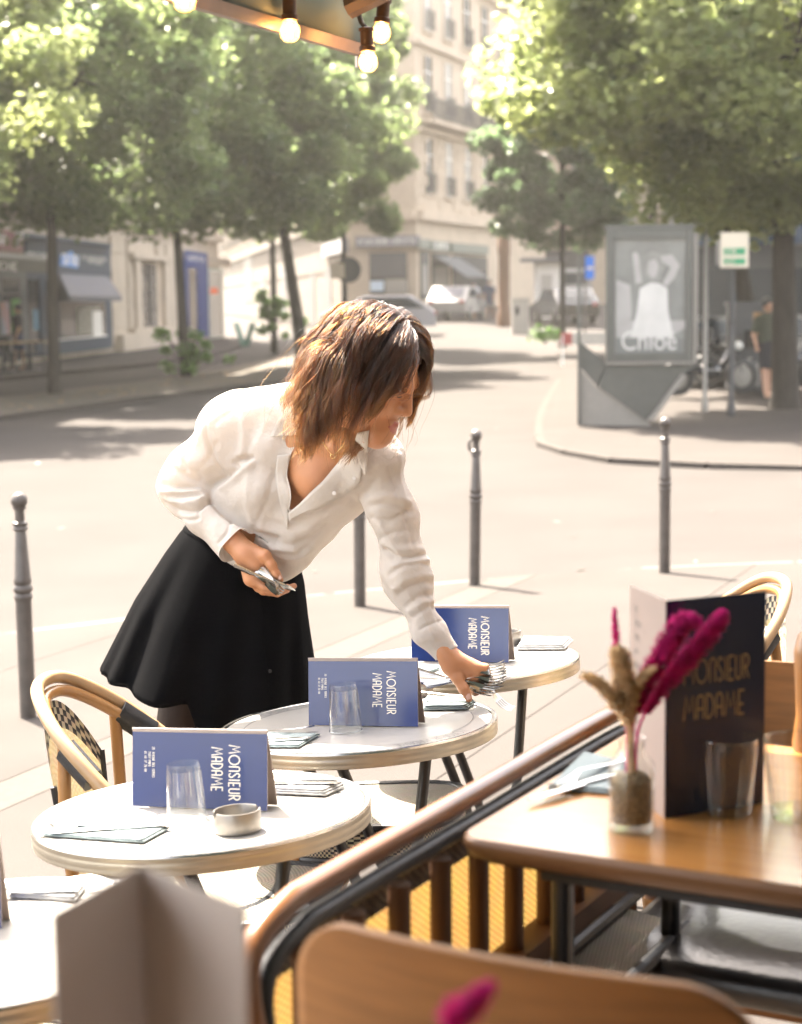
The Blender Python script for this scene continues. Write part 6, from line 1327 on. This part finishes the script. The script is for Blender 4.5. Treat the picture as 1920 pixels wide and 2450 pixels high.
folds = [([(640, 1010), (600, 1090), (590, 1200), (600, 1260)], .0022, 9), ([(660, 1120), (640, 1200), (610, 1262)], -.0026, 8), ([(880, 1130), (820, 1180), (740, 1226)], .0028, 7), ([(900, 1150), (840, 1210), (760, 1262)], -.003, 7), ([(930, 1120), (946, 1160), (950, 1190)], -.003, 6), ([(955, 1090), (965, 1140), (970, 1180)], .003, 6), ([(900, 1240), (930, 1290), (960, 1330)], .003, 6), ([(970, 1230), (985, 1280), (990, 1320)], -.003, 6), ([(960, 1400), (1000, 1450), (1040, 1530)], .0028, 6), ([(1000, 1400), (1040, 1450), (1062, 1500)], -.0028, 6), ([(470, 1050), (450, 1090), (446, 1130)], -.0032, 6), ([(520, 1060), (500, 1100), (470, 1130)], -.0028, 7),  # pixel polyline, depth (m, - is a crease), width (px)
    ([(499, 1000), (500, 1040), (510, 1082), (530, 1118), (545, 1140)], -.0035, 4), ([(494, 1000), (493, 1045), (500, 1085)], .003, 8), ([(592, 1094), (566, 1108), (570, 1120), (540, 1142), (512, 1160)], -.011, 8), ([(604, 1108), (580, 1128), (552, 1150), (530, 1165)], .006, 10),
    ([(506, 1170), (470, 1166), (430, 1168), (396, 1160)], -.010, 7), ([(505, 1178), (465, 1184), (425, 1188), (398, 1186)], -.007, 6), ([(500, 1160), (462, 1148), (428, 1128), (410, 1118)], -.007, 7), ([(480, 1144), (450, 1120), (432, 1098)], -.005, 7), ([(396, 1172), (440, 1176), (480, 1172)], .007, 7),
    ([(398, 1200), (425, 1222), (455, 1224), (478, 1208), (502, 1188)], -.009, 7), ([(404, 1186), (440, 1204), (470, 1196), (492, 1184)], .007, 9), ([(470, 1240), (468, 1222), (482, 1204), (506, 1190)], -.005, 5), ([(428, 1240), (450, 1246), (464, 1244)], -.004, 5),
    ([(505, 1186), (535, 1218), (570, 1246), (610, 1276), (660, 1290)], -.016, 10), ([(560, 1262), (600, 1292), (650, 1312), (700, 1308)], .008, 14), ([(600, 1300), (650, 1330), (672, 1350)], -.007, 10), ([(640, 1296), (700, 1302), (748, 1288), (784, 1262)], -.007, 9), ([(650, 1316), (706, 1322), (744, 1304)], -.005, 7), ([(686, 1334), (716, 1330), (738, 1316)], .004, 7),
    ([(587, 985), (585, 1040), (583, 1090)], .004, 11), ([(618, 1000), (606, 1060), (600, 1100)], -.003, 12), ([(575, 1096), (590, 1100), (606, 1094)], -.006, 5), ([(540, 990), (570, 972), (600, 962)], .004, 8), ([(520, 1012), (560, 980), (610, 966)], -.0035, 7), ([(505, 1010), (470, 1060), (440, 1090)], .0035, 9),
    ([(640, 1250), (690, 1262), (740, 1242), (800, 1205), (868, 1180)], -.0045, 12), ([(720, 1225), (800, 1185), (866, 1160)], .003, 10),
    ([(884, 1212), (915, 1206), (950, 1212), (984, 1222)], -0.0054, 7), ([(884, 1196), (920, 1186), (960, 1192), (984, 1200)], 0.0041, 8), ([(890, 1240), (930, 1250), (962, 1236), (986, 1224)], -0.0041, 7), ([(906, 1290), (940, 1275), (975, 1270)], -0.0027, 7), ([(918, 1318), (944, 1332), (985, 1334), (1024, 1326)], -0.0075, 6), ([(914, 1302), (950, 1314), (1006, 1312)], 0.0041, 8),
    ([(936, 1374), (965, 1352), (1000, 1348), (1030, 1354)], -0.0048, 7), ([(944, 1352), (985, 1346), (1026, 1342)], 0.0034, 7), ([(944, 1408), (968, 1388), (1008, 1376), (1042, 1380)], 0.0041, 8), ([(952, 1424), (980, 1402), (1020, 1392), (1050, 1400)], -0.0048, 7), ([(972, 1452), (1000, 1428), (1044, 1420)], -0.0041, 7), ([(988, 1478), (1024, 1452), (1062, 1452)], -0.0034, 6), ([(978, 1462), (1012, 1440), (1054, 1436)], 0.0027, 6),
    ([(1006, 1506), (1030, 1494), (1068, 1480)], -0.0027, 3.5), ([(1046, 1570), (1068, 1562), (1088, 1546)], .002, 5), ([(520, 1330), (552, 1300), (580, 1262)], .0, 4), ([(522, 1298), (545, 1272), (556, 1244)], -.0035, 4)]
px_ = proj(Vs); view = (Vs - np.array(CP)); view /= np.linalg.norm(view, axis=1)[:, None]; facing = np.clip(-(Ns * view).sum(1) * 2.2, 0, 1)
disp = np.zeros(len(Vs))
for L, a, w in folds: disp += a * np.exp(-(pdist(px_, L) / w) ** 2) * facing
rngS = np.random.default_rng(5)
for _ in range(26):
    k = rngS.normal(size=3); k /= np.linalg.norm(k); fr = rngS.uniform(18, 95); disp += .0015 * (30 / fr) ** .55 * np.sin(Vs @ k * fr + rngS.uniform(0, 6.28) + 1.6 * np.sin(Vs @ rngS.normal(size=3) * 11))
Vs = Vs + Ns * disp[:, None]
def inpoly_sd(P, poly):
    poly = np.array(poly, float); n = len(poly); ins = np.zeros(len(P), bool); D = np.full(len(P), 1e9); G = np.zeros_like(P)
    for i in range(n):
        a, b = poly[i], poly[(i + 1) % n]; d = b - a; t = np.clip(((P - a) @ d) / (d @ d), 0, 1); q = a + t[:, None] * d; r = np.linalg.norm(P - q, axis=1); m = r < D; D[m] = r[m]; G[m] = (q - P)[m]
        c = ((a[1] > P[:, 1]) != (b[1] > P[:, 1])) & (P[:, 0] < (b[0] - a[0]) * (P[:, 1] - a[1]) / (b[1] - a[1] + 1e-12) + a[0]); ins ^= c
    return np.where(ins, D, -D), G
VN = [(752, 950), (739, 976), (726, 1006), (714, 1040), (704, 1072), (694, 1090), (688, 1116), (687, 1138), (695, 1170), (697, 1190), (691, 1226), (717, 1205), (742, 1178), (773, 1150), (803, 1114), (828, 1082), (850, 1046), (872, 1010), (880, 960), (860, 900), (790, 900)]
px_ = proj(Vs); sd, G = inpoly_sd(px_, VN); Ns = vnorm(Vs, Qs); front = -(Ns * view).sum(1) > -.25
inside = (sd > 0) & front
# cuffs: planes across the forearms
def plane_cut(c, d): return (Vs - c) @ d
dA = W(574, 1318, 3.98) - W(500, 1232, 4.05); dA /= np.linalg.norm(dA); dB = W(1078, 1578, 3.87) - W(1026, 1500, 3.885); dB /= np.linalg.norm(dB)
cA, cB = W(562, 1306, 3.985), W(1069, 1564, 3.873); nearA = np.linalg.norm(Vs - cA, axis=1) < .16; nearB = np.linalg.norm(Vs - cB, axis=1) < .12
# along the slanting cuff edge
pa, pb = plane_cut(cA, dA), plane_cut(cB, dB); axA = np.linalg.norm((Vs - cA) - pa[:, None] * dA, axis=1) < .075
def capd(a, b, r1, r2):
    d = b - a; t = np.clip(((Vs - a) @ d) / (d @ d), 0, 1); return np.linalg.norm(Vs - a - t[:, None] * d, axis=1) - (r1 + (r2 - r1) * t)
arm_ = capd(W(500, 1232, 4.05), W(574, 1318, 3.98), .055, .043); tor_ = np.minimum(np.minimum(capd(W(632, 1195, 4.14), W(715, 1075, 4.05), .150, .118), capd(W(600, 1290, 4.23), W(650, 1200, 4.15), .1, .138)), np.minimum(capd(W(660, 1255, 4.09), W(676, 1366, 4.04), .085, .022), capd(W(800, 1148, 4.0), W(690, 1305, 4.06), .098, .06)))
cutA = nearA & (pa > 0) & (arm_ < tor_) & (pa < .09); cutB = nearB & (pb > 0)
kill = inside | cutA | cutB
fk = kill[Qs].all(1); Qs = Qs[~fk]
mv = inside & (sd < 14); sc = (view @ np.array(FW)); Yd = (Vs - np.array(CP)) @ np.array(FW)
Vs[mv] += (np.outer(G[mv][:, 0] * Yd[mv] / FPX, np.array(RT)) - np.outer(G[mv][:, 1] * Yd[mv] / FPX, np.array(UP)))
Vs[cutA] -= np.outer(pa[cutA], dA); Vs[cutB] -= np.outer(pb[cutB], dB)
used = np.unique(Qs); rm = -np.ones(len(Vs), int); rm[used] = np.arange(len(used)); Vs = Vs[used]; Qs = rm[Qs]
M_shirt = mat('white_cotton', (.65, .61, .555), .8, trans=.3, bump=.45, bscale=34, noise=.03, nscale=30)
sh = npmesh('shirt', Vs - wl, Qs, M_shirt, wo_)
sbv = BVHTree.FromPolygons([Vector(v) for v in Vs], [tuple(int(i) for i in q) for q in Qs])
bbv = BVHTree.FromPolygons([Vector(v) for v in Vp], [tuple(int(i) for i in q) for q in Qp])
def on(bvh, px, py, lift_, default=3.98):
    d = ray(px, py).normalized(); h_ = bvh.ray_cast(CP, d)
    return (h_[0] - d * lift_) if h_[0] is not None else CP + d * ((default - lift_) / d.y)
def cloth_strip(name, A, B, lifts, m=None, n=26, k=5, root=sh, bvh=None, smooth=2):
    """a band of cloth between two pixel polylines, lying just over the shirt"""
    A = cr([(x, y, 0) for x, y in A], 8); B = cr([(x, y, 0) for x, y in B], 8)
    def smp(P, t): i = t * (len(P) - 1); j = min(int(i), len(P) - 2); return P[j].lerp(P[j + 1], i - j)
    G = [[None] * (k + 1) for _ in range(n + 1)]
    for i in range(n + 1):
        a, b = smp(A, i / n), smp(B, i / n)
        for j in range(k + 1):
            p = a.lerp(b, j / k); d = ray(p.x, p.y); hits = []
            for bv in (sbv, bbv):
                h_ = bv.ray_cast(CP, d.normalized())
                if h_[0] is not None: hits.append((h_[0] - CP).dot(FW))
            G[i][j] = (p, min(hits) if hits else None)
    D = np.array([[g[1] if g[1] else np.nan for g in r] for r in G]); mfill = np.nanmedian(D); D = np.where(np.isnan(D), mfill, D)
    for _ in range(smooth + 4):
        E_ = np.pad(D, 1, mode='edge'); S_ = (E_[:-2, 1:-1] + E_[2:, 1:-1] + E_[1:-1, :-2] + E_[1:-1, 2:] + 2 * D) / 6; D = np.minimum(S_, D + .0008)
    q = MB(); rows = []
    for i in range(n + 1):
        row = []
        for j in range(k + 1):
            p = G[i][j][0]; l = lifts[0] + (lifts[1] - lifts[0]) * j / k; d = ray(p.x, p.y); row.append(CP + d * ((D[i, j] - l)))
        rows.append(row)
    q.grid(rows); o = obj(name, q, m or M_shirt, root, world=True, solid=.0018); return o
# placket and collar
cloth_strip('placket', [(697, 1086), (690, 1116), (688, 1140), (697, 1182), (692, 1224), (688, 1266)], [(664, 1090), (661, 1116), (661, 1140), (666, 1180), (672, 1212), (685, 1264)], (.006, .004))
cloth_strip('placket', [(690, 1228), (717, 1206), (742, 1180), (773, 1152), (803, 1117), (828, 1085), (850, 1050)], [(692, 1246), (728, 1228), (766, 1216), (800, 1198), (836, 1178), (862, 1152), (866, 1108)], (.006, .004))
cloth_strip('collar', [(742, 958), (736, 978), (724, 1006), (712, 1040)], [(700, 946), (684, 976), (662, 1010), (646, 1046)], (.011, .012), k=6)
cloth_strip('collar', [(854, 1036), (850, 1062), (858, 1096), (866, 1120)], [(884, 1030), (880, 1060), (879, 1100), (876, 1139)], (.010, .014), k=5)
# buttons of the shirt placket and the necklace
for bx, by in ((848, 1144), (800, 1180)):
    p = on(sbv, bx, by, .010); q = MB(); q.lathe([(.001, 0), (.0045, 0), (.0045, .0016), (.001, .0018)], 12, p, (RT, UP, -FW)); obj('button', q, M_white, sh, world=True)
NK = cr([(752, 1008, 0), (764, 1040, 0), (778, 1066, 0), (797, 1088, 0), (812, 1076, 0), (838, 1046, 0)], 6); M_gol = mat('gold_chain', (.75, .52, .22), .25, metal=1.0)
q = MB(); q.tube([on(bbv, p.x, p.y, .0015, 3.9) for p in NK], .0009, 5); nk = obj('necklace', q, M_gol, wo_, world=True); q = MB(); c = on(bbv, 797, 1091, .003, 3.9); q.tube([c + RT * (.0052 * math.cos(a)) + UP * (.0052 * math.sin(a)) for a in [i * .5236 for i in range(12)]], .0011, 6, closed=True); obj('pendant', q, M_gol, nk, world=True)
# ---- skirt
Ls = [(462, 1240), (430, 1276), (395, 1325), (325, 1435), (247, 1592)]; Rs = [(702, 1300), (716, 1345), (728, 1400), (738, 1500), (750, 1622)]; ts = [0, .09, .28, .62, 1.0]; dep = [.120, .132, .155, .195, .235]
G = []; nr, na = 34, 120
for i in range(nr + 1):
    t = i / nr; j = max(k for k in range(4) if ts[k] <= t + 1e-9); f = (t - ts[j]) / (ts[j + 1] - ts[j])
    l = Vector(at(*[Ls[j][k] + (Ls[j + 1][k] - Ls[j][k]) * f for k in (0, 1)], 4.28)); r = Vector(at(*[Rs[j][k] + (Rs[j + 1][k] - Rs[j][k]) * f for k in (0, 1)], 4.25)); dr = dep[j] + (dep[j + 1] - dep[j]) * f
    c = (l + r) / 2; u = (r - l) / 2; v = Vector((0, -1, -.10 * t)); row = []
    for k in range(na):
        a = 2 * math.pi * k / na; am = .022 * t ** 1.3; wv = 1 + am / .2 * (math.cos(6 * a + .8) + .6 * math.cos(11 * a + 2.1 + t) + .3 * math.cos(17 * a))
        if abs(math.sin(a)) < .25: wv = 1 + (wv - 1) * .35
        p = c + u * math.cos(a) * (1 + (wv - 1) * .35) + v * (math.sin(a) * dr * wv)
        s_ = sst((math.cos(a) + .12) / .16) * sst(math.sin(a) / .2); p.z -= (.10 * t * t) * s_ + .012 * math.sin(a) * t     # the wrap panel hangs lower
        row.append(p)
    G.append(row)
q = MB(); q.grid(G, close=True); M_skirt = mat('black_wool', (.0018, .002, .0027), .95, spec=.02, sheen=.006, noise=.2, nscale=60, bump=.25, bscale=500); sk = obj('skirt', q, M_skirt, wo_, world=True, solid=.002)
kbv = BVHTree.FromPolygons([Vector(v) for v in q.v], [tuple(f) for f in q.f])
q = MB(); seam = [on(kbv, x, y, .003, 4.05) for x, y in ((628, 1425), (630, 1480), (634, 1540), (640, 1600), (646, 1650), (650, 1700), (652, 1730))]; q.tube(cr(seam, 4), .0022, 6); obj('placket_seam', q, M_skirt, sk, world=True)
for x, y in ((646, 1606),):
    q = MB(); p = on(kbv, x, y, .003, 4.05); q.lathe([(.001, 0), (.0045, 0), (.0045, .0015), (.001, .002)], 14, p, (RT, UP, -FW)); obj('button', q, mat('dark_button', (.006, .006, .007), .5), sk, world=True)
q = MB(); q.grid([[G[r_][k] + (G[r_][k] - sum((Vector(p) for p in G[r_]), Vector()) / na).normalized() * .003 for k in range(na)] for r_ in (0, 1, 2)], close=True); obj('waistband', q, M_skirt, sk, world=True)
# ---- hair: cap and strands
q = MB(); Gh = []
for i in range(25):
    th = math.pi * i / 24; row = []
    for k in range(48):
        ph = 2 * math.pi * k / 48; d = np.array([math.sin(th) * math.cos(ph), math.sin(th) * math.sin(ph), math.cos(th)])
        row.append(tuple(hl(*(d * np.array([.079, .099, .094]) + np.array([0, -.014, .030])))))
    Gh.append(row)
keep = MB()
for i in range(24):
    for k in range(48):
        kk = (k + 1) % 48; c = (np.array(Gh[i][k]) + np.array(Gh[i + 1][kk])) / 2; L_ = (c - HC) @ HM.T / HS
        if L_[1] > .045 and L_[2] < .058: continue
        if L_[2] < (-.095 if L_[1] < .035 else -.045): continue
        keep.poly([Gh[i][k], Gh[i][kk], Gh[i + 1][kk], Gh[i + 1][k]])
M_haircap = mat('dark_hair_base', (.035, .017, .009), .6); hair = obj('hair', keep, M_haircap, wo_, world=True)
rh = random.Random(9); rad = np.array([.078, .098, .093]); cen = np.array([0, -.014, .030])
gloc = HM @ np.array([0, 0, -1.0]); gloc = gloc * .22 + np.array([0, .03, -.85])
rng_h = np.random.default_rng(12)
def scalp(n, face_ok=False):
    out = []
    while sum(len(o) for o in out) < n:
        v = rng_h.normal(size=(4000, 3)); v /= np.linalg.norm(v, axis=1)[:, None]
        bad = (v[:, 2] < -.32) | ((v[:, 1] > .54) & (v[:, 2] < .40)) | ((v[:, 1] > .18) & (v[:, 2] < .02)); out.append(v[~bad])
    return np.concatenate(out)[:n]
def groom(v, L, off, wave, ph, n=24, stray=None):
    N = len(v); p = cen + rad * v; nrm = v / rad; nrm /= np.linalg.norm(nrm, axis=1)[:, None]
    sx = np.where(p[:, 0] >= .004, 1.0, -1.0); front = np.clip((v[:, 1] - .1) / .5, 0, 1)
    t = np.stack([sx * .8, np.where(p[:, 1] < .02, -.12, .30), np.full(N, -.1)], 1); t -= nrm * (t * nrm).sum(1)[:, None]; t /= np.linalg.norm(t, axis=1)[:, None] + 1e-9
    d = t * .9 + nrm * .26; P = [p.copy()]; st = (L / n)[:, None]; ymax = np.where(v[:, 0] > -.1, .070, .092)
    wloc = HM @ np.array([0, 0, -1.0]) + np.array([0, .25, 0]); cside = ((v[:, 0] > .1) & (v[:, 1] > -.15)).astype(float)
    fc_ = np.array([0, .012, -.07]); fr_ = np.array([.064, .068, .09])
    for i in range(n):
        g = gloc[None] * (.10 + .34 * i / n) * np.ones((N, 1))
        g = g + (wloc * .30 * max(0, i / n - .5))[None] * cside[:, None]
        if stray is not None: g = g + stray * .07
        d = d * .88 + g; d /= np.linalg.norm(d, axis=1)[:, None]; p = p + d * st
        R_ = rad + off[:, None] * (.25 + .75 * min(1, i / 7)); e = np.linalg.norm((p - cen) / R_, axis=1); m = e < 1; p[m] = cen + (p[m] - cen) / e[m][:, None]
        fq = np.linalg.norm((p - fc_) / (fr_ + off[:, None] * .5), axis=1); m = (fq < 1) & (p[:, 2] < 0); p[m] = fc_ + (p[m] - fc_) / fq[m][:, None]
        ym = ymax + np.clip((-.078 - p[:, 2]) / .03, 0, 1) * .034; m = (p[:, 2] < .0) & (p[:, 1] > ym); p[m, 1] += (ym[m] - p[m, 1]) * .35
        P.append(p.copy())
    P = np.stack(P, 1); s = np.linspace(0, 1, n + 1)[None, :, None]; D = np.gradient(P, axis=1); D /= np.linalg.norm(D, axis=2)[..., None] + 1e-9
    w1 = np.cross(D, np.array([.2, 1, .1])); w1 /= np.linalg.norm(w1, axis=2)[..., None] + 1e-9; w2 = np.cross(D, w1); al = s * L[:, None, None] / .25; W_ = wave[:, None, None]; ph = ph[:, None, None]
    return P + w1 * (W_ * np.minimum(1, al * 1.5) * np.sin(ph + al * 12.5)) + w2 * (W_ * .8 * np.minimum(1, al * 1.3) * np.cos(ph * 1.7 + al * 10.5))
NCL, NST = 380, 15000
cl = scalp(NCL); v = scalp(NST); cid = np.argmax(v @ cl.T, axis=1)
cl_L = rng_h.uniform(.225, .285, NCL); cl_off = rng_h.uniform(.002, .021, NCL) ; cl_w = rng_h.uniform(.010, .018, NCL); cl_ph = rng_h.uniform(0, 6.28, NCL) * .5 + cl[:, 1] * 4 + cl[:, 0] * 2
fr = np.clip((v[:, 1] - .25) / .3, 0, 1); L = (cl_L[cid] * rng_h.uniform(.86, 1.05, NST)) * (1 - .42 * fr) * (1 - .20 * np.clip((.35 - v[:, 2]) / .6, 0, 1)) * (1 + .10 * np.clip(v[:, 2], 0, 1)) * (1 - .24 * np.clip(-v[:, 1] - .1, 0, 1))
G_ = groom(v, L, cl_off[cid] + rng_h.uniform(0, .008, NST), cl_w[cid], cl_ph[cid] + rng_h.normal(0, .22, NST))
mean = np.zeros((NCL,) + G_.shape[1:]); cnt = np.bincount(cid, minlength=NCL); np.add.at(mean, cid, G_); mean /= np.maximum(cnt, 1)[:, None, None]
s_ = np.linspace(0, 1, G_.shape[1])[None, :, None]; G_ = G_ + (mean[cid] - G_) * (.40 * s_ ** 1.2) * rng_h.uniform(.5, 1.2, (NST, 1, 1))
vs2 = scalp(260); G2 = groom(vs2, rng_h.uniform(.14, .27, 260), rng_h.uniform(.008, .032, 260), rng_h.uniform(.008, .016, 260), rng_h.uniform(0, 6.28, 260), stray=rng_h.normal(0, .55, (260, 3)))
strands = np.concatenate([G_, G2])
ST = np.array(strands); ns, npn, _ = ST.shape; STw = HC + HS * (ST.reshape(-1, 3) @ HM) - wl
hc = bpy.data.hair_curves.new('strands'); hc.add_curves([npn] * ns); hc.attributes['position'].data.foreach_set('vector', STw.astype(np.float32).ravel())
ra = hc.attributes.get('radius') or hc.attributes.new('radius', 'FLOAT', 'POINT'); rr_ = np.tile(np.linspace(1, .35, npn) * .00040, ns).astype(np.float32); ra.data.foreach_set('value', rr_)
mh = bpy.data.materials.new('brown_hair'); mh.use_nodes = True; nt = mh.node_tree; nt.nodes.remove(nt.nodes['Principled BSDF']); hb = nt.nodes.new('ShaderNodeBsdfHairPrincipled'); hb.parametrization = 'MELANIN'
hb.inputs['Melanin'].default_value = .82; hb.inputs['Melanin Redness'].default_value = .62; hb.inputs['Roughness'].default_value = .32; hb.inputs['Radial Roughness'].default_value = .42; hb.inputs['Random Color'].default_value = .35; hb.inputs['Random Roughness'].default_value = .2
hi_ = nt.nodes.new('ShaderNodeHairInfo'); mr_ = nt.nodes.new('ShaderNodeMapRange'); mr_.inputs['From Min'].default_value = .1; mr_.inputs['From Max'].default_value = 1.0; mr_.inputs['To Min'].default_value = .88; mr_.inputs['To Max'].default_value = .58; nt.links.new(hi_.outputs['Intercept'], mr_.inputs['Value']); nt.links.new(mr_.outputs[0], hb.inputs['Melanin'])
nt.links.new(hb.outputs[0], nt.nodes['Material Output'].inputs[0]); hc.materials.append(mh)
ho = bpy.data.objects.new('strands', hc); COL.objects.link(ho); ho.parent = hair
# ------------------------------------------------------------------ cutlery in the woman's hands
gh = 'forks bunched in the woman\'s hand'
rf = random.Random(4)
for i in range(9):
    u = i / 8; a = at(1122 + 4 * rf.random(), 1616 + 26 * u, 3.864 + .006 * (i % 3)); b = at(1212 + 8 * math.sin(u * 3.1) - 30 * u * u, 1592 + 66 * u, 3.846 + .008 * (i % 3)); d = (b - a).normalized()
    up = (Vector((rf.uniform(-.15, .15), -.85, .5))).normalized(); lab = 'fork %s in the bunch held by the reaching hand' % ['topmost', 'second from the top', 'third from the top', 'fourth from the top', 'middle', 'fourth from the bottom', 'third from the bottom', 'second from the bottom', 'lowest'][i]
    place('fork', lab, 'fork', fork_mesh(.185), b - d * .185, b, M_cut, 0, gh, up, rf.uniform(-.4, .4))
a, b = at(1150, 1640, 3.872), at(1224, 1702, 3.85); d = (b - a).normalized(); place('fork', 'fork drooping away from the bunch in the reaching hand', 'fork', fork_mesh(.17), b - d * .17, b, M_cut, 0, gh, Vector((.4, -.5, .6)).normalized())
a, b = at(560, 1349, 3.945), at(662, 1392, 3.935); d = (b - a).normalized(); place('knife', 'knife handle held across the woman\'s lowered hand', 'knife', knife_mesh(.15), a, a + d * .15, M_cut, .0, 'cutlery in the woman\'s lowered hand', Vector((0, -.9, .45)).normalized(), 1.15)
a, b = at(612, 1368, 3.945), at(655, 1410, 3.935); place('knife', 'short knife tip under the woman\'s lowered thumb', 'knife', knife_mesh(.075), a, b, M_cut, .0, 'cutlery in the woman\'s lowered hand', Vector((.2, -.9, .4)).normalized())
a, b = at(622, 1362, 3.94), at(664, 1398, 3.932); place('fork', 'fork end clasped under the woman\'s lowered thumb', 'fork', fork_mesh(.075), a, b, M_cut, .0, 'cutlery in the woman\'s lowered hand', Vector((.1, -.9, .4)).normalized())

# ------------------------------------------------------------------ thin haze volume added for the veiling glare over the street
hz = MB(); hz.box((0, 270, 15.75), (860, 740, 34.5)); hzo = obj('haze', hz, [], smooth=False); hzo['kind'] = 'stuff'
mh_ = bpy.data.materials.new('glare_haze'); mh_.use_nodes = True; nt = mh_.node_tree; nt.nodes.remove(nt.nodes['Principled BSDF']); pv_ = nt.nodes.new('ShaderNodeVolumePrincipled')
pv_.inputs['Color'].default_value = (1.0, .97, .91, 1); pv_.inputs['Density'].default_value = .0005; pv_.inputs['Anisotropy'].default_value = .5
nt.links.new(pv_.outputs[0], nt.nodes['Material Output'].inputs['Volume']); hzo.data.materials.append(mh_)
